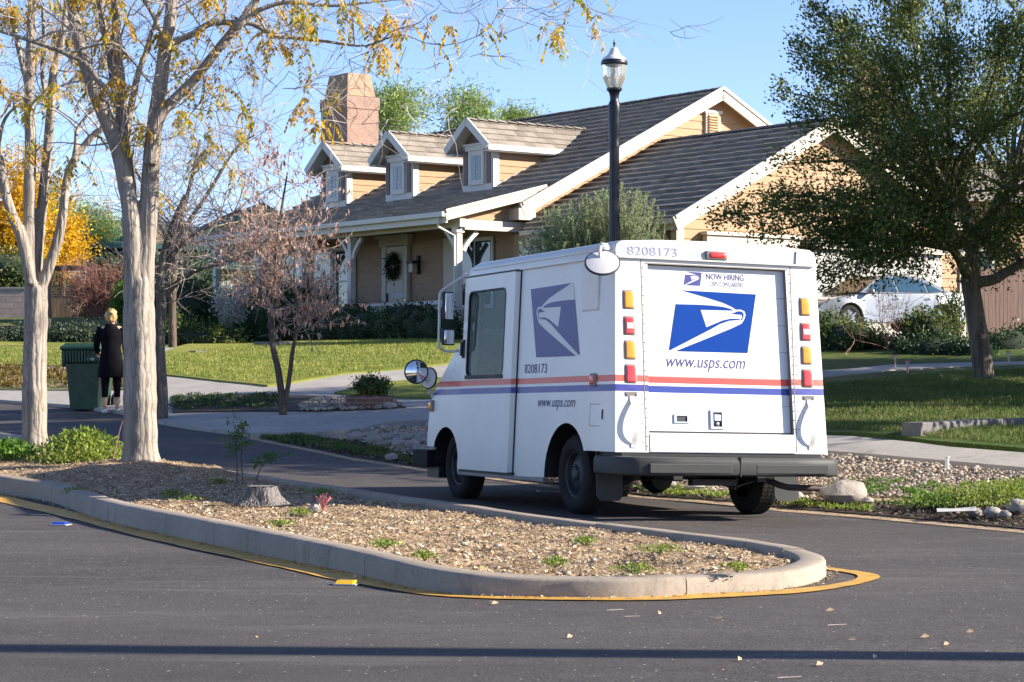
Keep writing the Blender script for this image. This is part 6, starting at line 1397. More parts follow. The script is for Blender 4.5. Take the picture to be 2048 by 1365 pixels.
clump('leafy_weed', 'green weeds in the middle of the gravel strip', 1870, 1010, .05, .32, .09, 900, .03, M['green'], 35)
for k, (x, y, lb) in enumerate([(770, 1092, 'small bright weed on the island by the near kerb'), (1320, 1102, 'weed tuft with dry stalks inside the island tip'), (1270, 1141, 'weed tuft on the near kerb side of the island tip'), (1475, 1138, 'thin weed in the shaded corner of the island tip'), (1170, 1085, 'yellow-green weed in the middle of the island'), (380, 1000, 'weed with a pale upright sprig left of the stump'), (560, 1050, 'small weed below the pink bristles'), (150, 985, 'dark weed near the left kerb'), (440, 965, 'green weed beside the far kerb'), (600, 1028, 'weed tuft left of the near kerb joint'), (345, 990, 'green weed at the edge of the tree shadow'), (850, 1115, 'small pale weed above the kerb joint'), (640, 985, 'green weeds right of the stump'), (1110, 1128, 'low yellowish weed by the near kerb')]):
    clump('small_weed', lb, x, y, .13, [.10, .13, .12, .07, .08, .14, .08, .12, .1, .1, .1, .07, .14, .07][k], .035, 150, .024, M['weed'], 50 + k, group='small weeds on the island')
# slim sapling weeds and dry stalks
def stalk(name, label, pts, r, leaves, m, seed, lsz=.04):
    base = Vector(pts[0]); root = empty(name, base, label, 'plant'); mb = MB(); rr = random.Random(seed); sp = smoothpath(pts, 5); mb.tube([p - base for p in sp], [r * (1 - .6 * i / len(sp)) for i in range(len(sp))], 5); L = []
    for k in range(leaves):
        i = rr.randint(int(len(sp) * .55), len(sp) - 2); b = wob(sp[i], (rr.gauss(0, 1), rr.gauss(0, .6), .3), rr.uniform(.06, .16), 3, .2, rr, -.05); mb.tube([x - base for x in b], .0015, 3, False)
        for q in range(12): L.append(tuple(b[rr.randint(1, 3)] - base + Vector((rr.gauss(0, .012), rr.gauss(0, .012), rr.gauss(0, .008)))))
    mb.build('stem', m, root)
    if L: quads('leaves', leafquads(np.array(L), lsz, .35, 0, NR), M['green'], root)
d = 19.5
stalk('sapling', 'thin dark sapling with feathery leaf tufts left of the stump', px([(474, 968), (474, 930), (472, 880), (484, 838)], d), .007, 14, M['bark2'], 1)
stalk('sapling', 'second thin dark sapling stem beside the far kerb', px([(486, 968), (483, 920), (485, 880), (482, 850)], d), .006, 6, M['bark2'], 2)
stalk('sapling', 'short leaning sapling with a green top above the stump', px([(512, 962), (520, 940), (530, 922), (545, 912)], d), .006, 12, M['bark2'], 3)
stalk('dry_stalk', 'bare reddish stalk left of the wide trunk', px([(224, 925), (232, 895), (240, 860), (246, 842)], g2.y - .3), .008, 0, M['redtwig'], 4)
# tree stump
b = G(523, 1004, .14); ST = empty('tree_stump', b, 'weathered grey flared tree stump on the island', 'stump'); mb = MB(); rr = random.Random(3); n = 26
prs = [(.185, -.02), (.15, .015), (.128, .05), (.118, .09), (.112, .13)]; fl = [1 + .35 * max(0, math.sin(k * 2 * PI / n * 5 + 1)) for k in range(n)]
for j, (r, z) in enumerate(prs):
    for k in range(n): a = 2 * PI * k / n; q = r * (1 + (fl[k] - 1) * (1 - j / 5) + rr.uniform(-.05, .05)); mb.v.append((q * math.cos(a), q * math.sin(a), z + (rr.uniform(-.02, .012) if j == 4 else 0)))
mb.f = [(j * n + k, j * n + (k + 1) % n, (j + 1) * n + (k + 1) % n, (j + 1) * n + k) for j in range(4) for k in range(n)]
mb.build('stump_side', bark_mat('weathered_stump', (.22, .205, .20), (.07, .06, .06), 2.2, .9), ST, smooth=True, ang=60)
mb = MB(); mb.lathe([(.106, .125), (.08, .122), (0, .118)], 24); mb.build('cut_top', mat('weathered_wood', (.22, .20, .185), .9, var=.3, vs=20), ST)
# pink bristle tuft
b = G(647, 1020, .14); T_ = empty('bristle_tuft', b, 'fan of pale pink plastic bristles sticking up from the soil', 'marker'); mb = MB(); rr = random.Random(4)
M['pink'] = mat('faded_pink_plastic', (.66, .24, .24), .5, var=.15)
for k in range(22): a = -.62 + 1.25 * k / 21 + rr.uniform(-.05, .05); L = rr.uniform(.09, .125); mb.tube([(rr.uniform(-.01, .01), rr.uniform(-.01, .01), 0), (math.sin(a) * L * .5, rr.uniform(-.02, .02), L * .55), (math.sin(a) * L * 1.0, rr.uniform(-.03, .03), math.cos(a) * L)], .0035, 4)
mb.build('bristles', M['pink'], T_)
c = G(628, 1018, .15); mb = MB(); mb.rock((c.x, c.y, c.z), .04, (1.1, 1, .8), rr, (9, 6)); tag(mb.build('rock', M['stone'], smooth=True), 'small brown rock beside the pink bristles', 'rock')
# raised road markers
for nm, x, y, m_, lb in (('blue_marker', 121, 1051, mat('blue_reflector', (.01, .05, .42), .25, var=.05, coat=.6), 'small blue raised reflector on the shaded asphalt'), ('yellow_marker', 693, 1170, mat('yellow_reflector', (.85, .50, .01), .25, var=.05, coat=.6), 'small yellow raised reflector next to the yellow line')):
    b = G(x, y, 0); r_ = empty(nm, b, lb, 'road marker', 'raised road reflectors', rz=-.25); mb = MB()
    for z, hx, hy in ((0, .055, .05), (.018, .05, .028)): mb.v += [(-hx, -hy, z + .008), (hx, -hy, z + .008), (hx, hy, z + .008), (-hx, hy, z + .008)]
    mb.f = [(0, 3, 2, 1), (4, 5, 6, 7), (0, 1, 5, 4), (1, 2, 6, 5), (2, 3, 7, 6), (3, 0, 4, 7)]; mb.build('reflector', m_, r_, bevel=.004)
    mb = MB(); mb.bb(-.062, .072, -.056, .05, .001, .009); mb.build('adhesive_pad', mat('pale_adhesive', (.36, .34, .33), .8), r_, bevel=.003)

# ------------------------------------------------------------------ street lamp
b = at(1229, 900, 27.5); zb = tz(b.x, b.y); LP = empty('street_lamp', (b.x, b.y, zb), 'black fluted street lamp with ribbed glass acorn globe behind the van', 'street lamp')
S_ = 27.5 / FPX; zz = lambda py: at(1229, py, 27.5).z - zb
M['lampblack'] = mat('black_lamp_paint', (.008, .009, .018), .42, var=.2)
mb = MB(); n = 40; prf_ = [(zz(480) * 0 - .1, .075), (zz(290), .060)]
for z, r in prf_:
    for k in range(n): a = 2 * PI * k / n; q = r * (1 + .055 * math.cos(a * 12)); mb.v.append((q * math.cos(a), q * math.sin(a), z))
mb.f = [(k, (k + 1) % n, n + (k + 1) % n, n + k) for k in range(n)]
mb.lathe([(.17, -.1), (.17, .25), (.13, .32), (.12, .7), (.085, .78), (.08, .82)], 24)
mb.lathe([(.070, zz(296)), (.070, zz(288)), (.066, zz(283)), (.074, zz(262)), (.077, zz(245)), (.080, zz(232)), (.080, zz(214)), (.070, zz(206)), (.056, zz(202)), (.056, zz(196)), (.062, zz(190)), (.074, zz(184)), (.100, zz(181)), (.100, zz(177))], 24)
mb.build('pole', M['lampblack'], LP, smooth=True, ang=50)
m, nt, bb_ = _nt('ribbed_glass'); setc(bb_, 'Base Color', (.92, .92, .88, 1)); setc(bb_, 'Roughness', .12); setc(bb_, 'Transmission Weight', .75); setc(bb_, 'IOR', 1.3)
v = coords(nt); wv_ = nt.nodes.new('ShaderNodeTexWave'); wv_.wave_type = 'RINGS'; 
M['globe'] = m
mb = MB(); n = 48; pg = [(.085, 178), (.105, 170), (.140, 158), (.148, 150), (.150, 138), (.158, 130)]
for r, py in pg:
    for k in range(n): a = 2 * PI * k / n; q = r * (1 + .018 * math.cos(a * 24)); mb.v.append((q * math.cos(a), q * math.sin(a), zz(py)))
mb.f = [(j * n + k, j * n + (k + 1) % n, (j + 1) * n + (k + 1) % n, (j + 1) * n + k) for j in range(len(pg) - 1) for k in range(n)]; mb.build('globe', M['globe'], LP, smooth=True, ang=80)
mb = MB(); mb.lathe([(.04, zz(176)), (.05, zz(168)), (.05, zz(150)), (.03, zz(145))], 12); mb.build('bulb_housing', M['white'], LP, smooth=True)
mb = MB(); mb.lathe([(.165, zz(131)), (.172, zz(129)), (.172, zz(125)), (.160, zz(121))], 32); mb.build('rim_band', M['lampblack'], LP, smooth=True)
mb = MB(); mb.lathe([(.160, zz(121)), (.150, zz(118)), (.120, zz(114)), (.082, zz(110)), (.060, zz(103)), (.042, zz(97)), (.018, zz(95))], 32); mb.build('dome', M['white'], LP, smooth=True)
mb = MB(); mb.lathe([(.016, zz(96)), (.010, zz(91)), (.018, zz(87)), (.010, zz(85)), (.008, zz(81)), (0, zz(77))], 12); mb.build('finial', M['lampblack'], LP, smooth=True)

# ------------------------------------------------------------------ brick planter with bush
b = G(740, 816, .08); d = b.y; PL = empty('brick_planter', b, 'small square red brick planter beside the walkway', 'planter', rz=.12)
mb = MB(); w_ = 92 / FPX * d; h_ = 24 / FPX * d
mb.bb(-w_ / 2, w_ / 2, -.0, w_ * .7, -.05, h_); mb.build('brick_wall', M['planter'], PL); mb = MB(); mb.bb(-w_ / 2 + .08, w_ / 2 - .08, .08, w_ * .7 - .08, h_ - .02, h_ + .012); mb.build('planter_soil', M['soil_dark'], PL)
root = empty('planter_bush', b + Vector((0, w_ * .35, h_)), 'small rounded dark green bush growing in the brick planter', 'bush'); c = b + Vector((0, w_ * .35, h_ + .14))
leafblob('foliage', M['shrub'], root, [(c.x, c.y, c.z, .27, .25, .17)], 2600, .05, .4, .045, 5, .3, .5, b + Vector((0, w_ * .35, h_)), .8)
mb = MB(); mb.tube([(0, 0, -.05), (0, 0, .15)], [.02, .01], 6); mb.build('stems', M['bark2'], root)
M['shadedconc'] = concrete_mat('shaded_grey_concrete', (.15, .145, .14))  # concrete darkened to carry the shade on the low garden blocks
# low garden kerbs / blocks
def wblock(name, label, p0, p1, h, th, m=None, cat='kerb block'):
    p0 = Vector(p0); p1 = Vector(p1); d = (p1 - p0); L = d.length; d.normalize(); r_ = empty(name, p0, label, cat, rz=math.atan2(d.y, d.x)); mb = MB(); mb.bb(0, L / 2 - .01, 0, th, -.4, h); mb.bb(L / 2 + .005, L, 0, th, -.4, h - .01); o = mb.build('block', m or M['conc'], r_, bevel=.015); return r_
p0 = G(1842, 871, .08); p1 = G(2150, 852, .08); wblock('retaining_block', 'low grey concrete retaining block in the right lawn', (p0.x, p0.y, p0.z), (p1.x, p1.y, p0.z), .13, .22, M['shadedconc'])
p0 = G(392, 708, .08); p1 = G(560, 690, .08); wblock('garden_edging', 'low grey concrete edging at the top left of the lawn', (p0.x, p0.y, p0.z), (p1.x, p1.y, p0.z), .07, .2, M['shadedconc'])
p0 = G(552, 694, .08); p1 = G(625, 690, .08); wblock('porch_step_block', 'low concrete step below the left porch post', (p0.x, p0.y, p0.z), (p1.x, p1.y, p0.z), .12, .8, M['shadedconc'])
# candy-cane stakes
def stake(x, y, lb):
    b = G(x, y, .08); r_ = empty('candy_stake', b, lb, 'garden stake', 'red and white striped garden stakes'); h = 26 / FPX * b.y; mb = MB(); mr = MB(); n = 7
    for k in range(n * 2):
        (mb if k % 2 else mr).tube([(.004 * (k % 3), 0, h * .68 * k / (n * 2)), (.0, 0, h * .68 * (k + 1) / (n * 2))], .016, 8)
    mb.build('white_stripes', M['white'], r_); mr.build('red_stripes', mat('red_stripe_paint', (.62, .03, .04), .4), r_)
    mb = MB(); mb.lathe([(.015, h * .68), (.042, h * .95)], 4, cap=False); mb.build('lantern_glass', mat('clear_plastic', (.45, .45, .45), .2), r_); mb = MB(); mb.lathe([(.05, h * .94), (.05, h * .99), (.02, h * 1.03), (0, h * 1.03)], 4); mb.build('lantern_top', mat('red_cap', (.55, .04, .05), .4), r_)
stake(1790, 736, 'leftmost red and white candy-striped stake at the upper lawn path'); stake(1815, 748, 'candy-striped stake nearest the camera, below the garden path'); stake(2017, 729, 'rightmost candy-striped stake, right of the oak trunk')
b = G(1894, 938, .05); mb = MB(); mb.lathe([(.02, 0), (.018, .10), (.028, .105), (.028, .115), (0, .117)], 10, Matrix.Translation(b)); tag(mb.build('white_pipe', M['white']), 'short white pipe stub beside the right pavement', 'pipe')
b = G(1915, 1026, .07); mb = MB(); mb.add([b + Vector(q) for q in ((-.17, -.03, .01), (.14, -.06, .02), (.17, .09, .045), (0, .1, .03), (-.15, .09, .03))], [(0, 1, 2, 3, 4)]); tag(mb.build('crumpled_paper', M['white']), 'scrap of white paper lying on the dark mulch', 'paper')

# ------------------------------------------------------------------ wheeled bin
b = G(180, 820, .0); d = b.y; BN = empty('wheeled_bin', (b.x, b.y, b.z), 'tall dark green wheeled rubbish bin with a ribbed lid at the road edge', 'bin', rz=-.25)
M['bin'] = mat('dark_green_plastic', (.020, .060, .032), .42, var=.25, vs=5, c2=(.012, .035, .02))
mb = MB(); vs = []
for z, hx, hy, yo in ((.0, .25, .24, 0), (.06, .255, .245, 0), (.78, .30, .30, -.01), (.80, .325, .33, -.01), (.98, .34, .35, -.01), (1.0, .36, .37, -.01)):
    for x, y in ((-hx, -hy), (hx, -hy), (hx, hy), (-hx, hy)): mb.v.append((x, y + yo, z))
for j in range(5):
    for k in range(4): mb.f.append((j * 4 + k, j * 4 + (k + 1) % 4, (j + 1) * 4 + (k + 1) % 4, (j + 1) * 4 + k))
mb.f += [(3, 2, 1, 0), (20, 21, 22, 23)]; mb.build('bin_body', M['bin'], BN, bevel=.03)
mb = MB()
for j, (z, hx, y0, y1) in enumerate(((1.0, .365, -.40, .38), (1.05, .37, -.41, .39), (1.12, .31, -.30, .33))): mb.v += [(-hx, y0, z), (hx, y0, z), (hx, y1, z), (-hx, y1, z)]
for j in range(2):
    for k in range(4): mb.f.append((j * 4 + k, j * 4 + (k + 1) % 4, (j + 1) * 4 + (k + 1) % 4, (j + 1) * 4 + k))
mb.f += [(3, 2, 1, 0), (8, 9, 10, 11)]
mb.build('lid', M['bin'], BN, bevel=.02)
mb = MB()
for k in range(8): mb.bb(-.375, -.345, -.30 + k * .06, -.275 + k * .06, .72, 1.0)
for k in range(9): mb.bb(-.31 + k * .055, -.285 + k * .055, -.375, -.345, .80, .99)
mb.build('ribs', M['bin'], BN)
mb = MB(); mb.tube([(.30, .42, .97), (-.30, .42, .97)], .018, 8); mb.bb(-.29, -.25, .3, .42, .95, .99); mb.bb(.25, .29, .3, .42, .95, .99); mb.build('handle_bar', M['bin'], BN)
for x in (-.30, .34): mb = MB(); mb.lathe([(.13, -.03), (.14, -.02), (.14, .02), (.13, .03), (.09, .03), (.085, .0), (.03, .0), (.03, .035), (0, .035)], 24, Matrix.Translation((x, .27, .14)) @ Matrix.Rotation(PI / 2, 4, 'Y'), False); mb.build('wheel', M['tyre'], BN, smooth=True)
text_mesh('WASTE', 'lettering', M['decalw'], BN, (.02, -.335, .84), (1, 0, 0), (0, -.06, 1), .18, .05, 0, .012) if False else None
mb = MB(); mb.bb(.08, .24, -.348, -.342, .83, .89); mb.build('bin_sticker', mat('pale_sticker', (.4, .42, .4), .5), BN)

# ------------------------------------------------------------------ person (seen from behind, turned a little right)
def skin(name, verts, edges, radii, m, parent, sub=2, flat=None):
    me = bpy.data.meshes.new(name); me.from_pydata([tuple(v) for v in verts], edges, []); o = bpy.data.objects.new(name, me); COL.objects.link(o); o.parent = parent
    o.modifiers.new('skin', 'SKIN'); me.materials.append(m)
    if not me.skin_vertices: me.skin_vertices.new()
    for sv, r in zip(me.skin_vertices[0].data, radii): sv.radius = r if isinstance(r, tuple) else (r, r)
    me.skin_vertices[0].data[0].use_root = True; s_ = o.modifiers.new('sub', 'SUBSURF'); s_.levels = sub; s_.render_levels = sub
    o.modifiers['skin'].use_smooth_shade = True; return o
b = G(222, 828, .0); PE = empty('person', b, 'person with blond bun in a long black jacket and leggings standing behind the bin', 'person', rz=.15)
M['skin'] = mat('skin', (.52, .30, .21), .5, var=.05); M['blackcloth'] = mat('black_jacket_cloth', (.006, .006, .009), .9, spec=.1, var=.4, vs=6, bs=30, bd=.01); M['hair'] = mat('blond_hair', (.55, .36, .15), .55, var=.35, vs=12, stretch=(1, 1, .2))
V_ = [(0, 0, .92), (0, 0, 1.08), (0, .01, 1.25), (0, .0, 1.38), (0, -.01, 1.45), (0, .01, 1.50),          # pelvis..neck
      (.09, 0, .84), (.10, .01, .48), (.10, -.02, .10), (.10, .10, .03),                                    # right leg
      (-.09, 0, .84), (-.09, -.02, .47), (-.10, -.04, .10), (-.12, .08, .03),                               # left leg
      (.16, 0, 1.39), (.21, .02, 1.14), (.20, .20, 1.02), (-.16, 0, 1.39), (-.22, .02, 1.14), (-.24, .20, 1.0), (0, .015, 1.55)]
E_ = [(0, 1), (1, 2), (2, 3), (3, 4), (4, 5), (0, 6), (6, 7), (7, 8), (8, 9), (0, 10), (10, 11), (11, 12), (12, 13), (3, 14), (14, 15), (15, 16), (3, 17), (17, 18), (18, 19), (5, 20)]
Rr = [(.13, .10), (.115, .085), (.13, .09), (.12, .08), (.05, .05), (.045, .045), .085, .055, .036, .032, .085, .055, .036, .032, .055, .043, .03, .055, .043, .03, (.06, .07)]
skin('body', V_, E_, Rr, M['skin'], PE)
mb = MB(); mb.rock((0, .02, 1.575), .098, (.80, .95, 1.18), random.Random(1), (16, 12)); mb.tube([(0, .105, 1.58), (0, .128, 1.555)], [.012, .015], 6)
for s_ in (-1, 1): mb.rock((s_ * .078, .01, 1.565), .022, (.4, .8, 1.2), random.Random(2), (8, 6))
hd = mb.build('head', M['skin'], PE, smooth=True, ang=180)
mb = MB()
for s_ in (-1, 1): mb.rock((s_ * .030, .105, 1.585), .011, (1, .5, .8), random.Random(3), (8, 6))
mb.build('eyes', M['black'], hd); mb = MB(); mb.box((0, .108, 1.53), (.045, .012, .010)); mb.build('mouth', mat('lips', (.40, .14, .12), .5), hd)
mb = MB(); rr = random.Random(6); mb.rock((0, -.012, 1.605), .112, (.86, .92, 1.02), rr, (18, 12)); mb.rock((0, -.075, 1.655), .058, (1.0, .9, .8), rr, (12, 9)); mb.build('hair', M['hair'], PE, smooth=True, ang=180)
# jacket: lofted rings, flared hem
def loft(rings, n=20):
    mb = MB()
    for (cx_, cy_, z, rx, ry) in rings:
        for k in range(n): a = 2 * PI * k / n; mb.v.append((cx_ + rx * math.cos(a), cy_ + ry * math.sin(a), z + .012 * math.sin(3 * a)))
    mb.f = [(j * n + k, j * n + (k + 1) % n, (j + 1) * n + (k + 1) % n, (j + 1) * n + k) for j in range(len(rings) - 1) for k in range(n)]; return mb
jk = loft([(0, 0, .60, .215, .165), (0, 0, .75, .205, .16), (0, 0, .92, .185, .145), (0, 0, 1.08, .155, .12), (0, .0, 1.25, .185, .125), (0, .0, 1.36, .195, .12), (0, 0, 1.43, .13, .085), (0, 0, 1.475, .065, .06)])
for s_ in (-1, 1): jk.tube(smoothpath([(s_ * .15, 0, 1.40), (s_ * .205, 0, 1.30), (s_ * .235, .02, 1.13), (s_ * .23, .12, 1.06), (s_ * .225, .20, 1.02)], 3), [.06, .062, .06, .058, .055, .054, .053, .052, .05, .048, .047, .046, .045], 10)
jk.build('jacket', M['blackcloth'], PE, smooth=True, ang=60)
for s_, q in ((-1, -.02), (1, .0)): mb = MB(); mb.tube(smoothpath([(s_ * .09, 0, .86), (s_ * .095, q * .6, .5), (s_ * .10, q - .02, .27)], 4), [.098, .09, .082, .074, .068, .062, .056, .052, .048], 12); mb.build('legging', M['blackcloth'], PE, smooth=True)
for s_, y in ((-1, .02), (1, .03)): mb = MB(); mb.rock((s_ * .105, y, .045), .06, (.85, 2.0, .8), random.Random(1), (12, 8)); mb.build('shoe', M['decalw'], PE, smooth=True, ang=180)
def hand(side):                                        # five bent fingers curled toward the bin handle
    w0 = Vector((side * .215, .22, 1.01)); f = Vector((0, 1, -.25)).normalized(); sd = Vector((1, 0, 0)); dn = Vector((0, -.25, -1)).normalized()
    V = [w0, w0 + f * .05, w0 + f * .085]; E = [(0, 1), (1, 2)]; Ra = [(.022, .014), (.036, .014), (.036, .013)]
    for k, L in enumerate((.068, .076, .071, .056)):
        p = w0 + f * .088 + sd * (side * (-.027 + k * .018)); i = len(V); V += [p, p + f * L * .45 + dn * .012, p + f * L * .65 + dn * L * .42, p + f * L * .5 + dn * L * .7]; E += [(2, i), (i, i + 1), (i + 1, i + 2), (i + 2, i + 3)]; Ra += [.009, .0088, .008, .007]
    p = w0 + f * .03 - sd * side * .03; i = len(V); V += [p, p + f * .03 - sd * side * .02 + dn * .01, p + f * .055 - sd * side * .015 + dn * .03]; E += [(1, i), (i, i + 1), (i + 1, i + 2)]; Ra += [.011, .0095, .008]
    return skin('hand', V, E, Ra, M['skin'], PE, 1)
hand(-1); hand(1)

# ------------------------------------------------------------------ silver car in the driveway
cb = at(1752, 664, 50.5); hd_ = math.atan2(-.45, -.89); CAR = empty('parked_car', cb, 'silver sedan parked in front of the garage doors behind the shrubs', 'car', rz=hd_)
M['silver'] = mat('silver_car_paint', (.20, .215, .235), .32, .5, var=.03, coat=.8); M['carwin'] = mat('blue_tinted_glass', (.03, .075, .12), .05, var=.1, spec=.9)
# side outline (x forward, z up), car length 4.75
K_ = 1.0
out_ = [(-2.30, .32), (-2.36, .55), (-2.34, .86), (-2.15, .98), (-1.72, 1.01), (-1.2, .98), (0, .95), (.9, .93), (1.1, .92), (1.75, .82), (2.18, .70), (2.34, .55), (2.34, .34), (2.2, .22), (1.86, .22)]
out_ += [(1.42 + .37 * math.cos(a), .32 + .37 * math.sin(a)) for a in [math.radians(-10 + i * 200 / 10) for i in range(11)]] + [(.98, .20), (-.98, .20)] + [(-1.38 + .37 * math.cos(a), .32 + .37 * math.sin(a)) for a in [math.radians(-10 + i * 200 / 10) for i in range(11)]] + [(-1.85, .24)]
bm = bmesh.new(); n = len(out_); a_ = [bm.verts.new((x, -.90 + (.10 if abs(x) > 2 else 0) + (.06 if z > .8 else 0), z)) for x, z in out_]; b_ = [bm.verts.new((x, .90 - (.10 if abs(x) > 2 else 0) - (.06 if z > .8 else 0), z)) for x, z in out_]
bm.faces.new(a_); bm.faces.new(b_[::-1])
for i in range(n): j = (i + 1) % n; bm.faces.new((a_[j], a_[i], b_[i], b_[j]))
bmesh.ops.recalc_face_normals(bm, faces=bm.faces); bmesh.ops.triangulate(bm, faces=[f for f in bm.faces if len(f.verts) > 4])
me = bpy.data.meshes.new('body'); bm.to_mesh(me); bm.free(); me.materials.append(M['silver']); o = bpy.data.objects.new('body', me); COL.objects.link(o); o.parent = CAR; CAR.scale = (.93, .93, .93); bv = o.modifiers.new('b', 'BEVEL'); bv.width = .05; bv.segments = 3; bv.limit_method = 'ANGLE'; bv.angle_limit = math.radians(35); me.polygons.foreach_set('use_smooth', [True] * len(me.polygons)); me.set_sharp_from_angle(angle=math.radians(30))
cab = [(-1.75, 1.0), (-1.05, 1.34), (-.55, 1.42), (.0, 1.43), (.35, 1.38), (1.12, .93)]
mb = MB(); mb.v = [(x, s_ * (.84 - .30 * (z - .93) / .5), z) for s_ in (-1, 1) for x, z in cab]; k = len(cab); mb.f = [tuple(range(k)), tuple(range(2 * k - 1, k - 1, -1))] + [(i, (i + 1) % k, k + (i + 1) % k, k + i) for i in range(k)]; mb.build('cabin', M['silver'], CAR, smooth=True, ang=25)
def glasspoly(pts, nm):
    for s_ in (-1, 1):
        mb = MB(); mb.poly([(x, s_ * (.852 - .30 * (z - .93) / .5), z) for x, z in pts]); mb.build(nm, M['carwin'], CAR)
glasspoly([(.93, .985), (.32, 1.335), (-.02, 1.375), (-.06, .985)], 'front_window'); glasspoly([(-.12, .985), (-.12, 1.375), (-.52, 1.37), (-.98, 1.27), (-.98, .99)], 'rear_window'); glasspoly([(-1.03, .99), (-1.03, 1.255), (-1.48, 1.02)], 'quarter_window')
mb = MB(); mb.poly([(1.10, -.72, .965), (.42, -.57, 1.375), (.42, .57, 1.375), (1.10, .72, .965)]); mb.v = [(x + .012, y, z + .012) for x, y, z in mb.v]; mb.build('windshield', mat('sunlit_windshield', (.10, .085, .07), .08, spec=.8), CAR)
for s_ in (-1, 1):
    mb = MB(); mb.rock((.86, s_ * .98, .99), .09, (.75, 1.1, .75), random.Random(1), (10, 8)); mb.bar((.84, s_ * .84, .96), (.86, s_ * .96, .96), .05, .03); mb.build('wing_mirror', M['silver'], CAR, smooth=True, ang=180)
    for x in (-.02, -1.0): mb = MB(); mb.tube([(x - .10, s_ * .885, .83), (x, s_ * .915, .83), (x + .10, s_ * .885, .83)], .014, 6); mb.build('door_handle', M['chrome'], CAR)
    for x in (1.42, -1.38):
        mb = MB(); Rm = Matrix.Translation((x, s_ * .72, .32)) @ Matrix.Rotation(-PI / 2 * s_, 4, 'X'); mb.lathe([(.2, -.1), (.31, -.1), (.325, -.05), (.325, .1), (.31, .15), (.22, .16), (.215, .14)], 28, Rm, False); w_ = mb.build('wheel', M['tyre'], CAR, smooth=True)
        mb = MB(); mb.lathe([(.218, .13), (.2, .11), (.06, .12), (.05, .15), (0, .15)], 20, Rm, False)
        for q in range(5): a = 2 * PI * q / 5; mb.bar(Rm @ Vector((.04 * math.cos(a), .04 * math.sin(a), .14)), Rm @ Vector((.21 * math.cos(a), .21 * math.sin(a), .145)), .05, .02, Rm.to_3x3() @ Vector((0, 0, 1)))
        mb.build('rim', M['silver'], w_)
    mb = MB(); mb.rock((2.16, s_ * .66, .64), .12, (1.4, 1.0, .55), random.Random(2), (10, 8)); mb.build('headlight', M['chrome'], CAR, smooth=True, ang=180)

# ------------------------------------------------------------------ fences, walls, gate, far houses
M['cedar'] = mat('shaded_red_fence_board', (.085, .042, .032), .8, var=.3, vs=3, stretch=(6, 6, .5), bs=30, bd=.003)  # dark red boards, darkened further to hold the shade on the fence
M['gatewood'] = mat('tan_gate_wood', (.30, .19, .10), .75, var=.3, vs=3, stretch=(5, 5, .4))
def board_fence(name, label, p0, p1, z0, h, bw=.14, m=None):
    p0, p1 = Vector(p0), Vector(p1); d = p1 - p0; L = d.length; r_ = empty(name, (p0.x, p0.y, z0), label, 'fence', rz=math.atan2(d.y, d.x)); rr = random.Random(8); mb = MB(); x = 0
    while x < L: mb.bb(x, x + bw - .006, rr.uniform(0, .012), .025, 0, h + rr.uniform(-.015, .015)); x += bw
    mb.build('boards', m or M['cedar'], r_); mb = MB()
    for z in (.3, h - .25): mb.bb(0, L, .03, .07, z, z + .09)
    mb.build('rails', m or M['cedar'], r_); x = 0
    while x < L: mb = MB(); mb.bb(x, x + .1, .03, .13, 0, h + .02); mb.build('post', m or M['cedar'], r_); x += 2.4
    return r_
f0 = at(1962, 650, 52); f1 = at(2300, 640, 56); board_fence('board_fence', 'dark reddish vertical board fence behind the oak trunk', (f0.x, f0.y, 0), (f1.x, f1.y, 0), f0.z - .5, 1.78 + .1)
# neighbour house on the right
nh = empty('neighbour_house', at(1990, 640, 75), 'tan neighbouring house wall with a white window right of the oak trunk', 'house', rz=.3); mb = MB(); siding(mb, [(-4.3, -1), (9, -1), (9, 4.2), (-4.3, 4.2)], (0, 0, 0), (1, 0, 0), (0, -1, 0), .235); mb.build('wall', M['siding'], nh)
mb = MB(); mb.add([(-4.8, -.6, 4.1), (9.5, -.6, 4.1), (9.5, 4, 6.0), (-4.8, 4, 6.0)], [(0, 1, 2, 3)]); mb.build('roof', M['tile'], nh)
mb = MB(); mb.bb(-.75, -.05, -.06, .0, .7, 2.5); f_ = mb.build('window', M['trimw'], nh); mb = MB(); mb.bb(-.62, -.18, -.08, -.055, .85, 2.35); mb.build('pane', M['wglass'], f_)
mb = MB(); mb.bb(-5.0, -3.9, .3, 1.3, 1.0, 8.3); c_ = mb.build('chimney', mat('tan_chimney_brick', (.42, .27, .17), .85), nh); mb = MB(); mb.box((-4.45, .8, 8.6), (.8, .8, .7), taper=.75); mb.build('chimney_cap', M['siding'], c_)
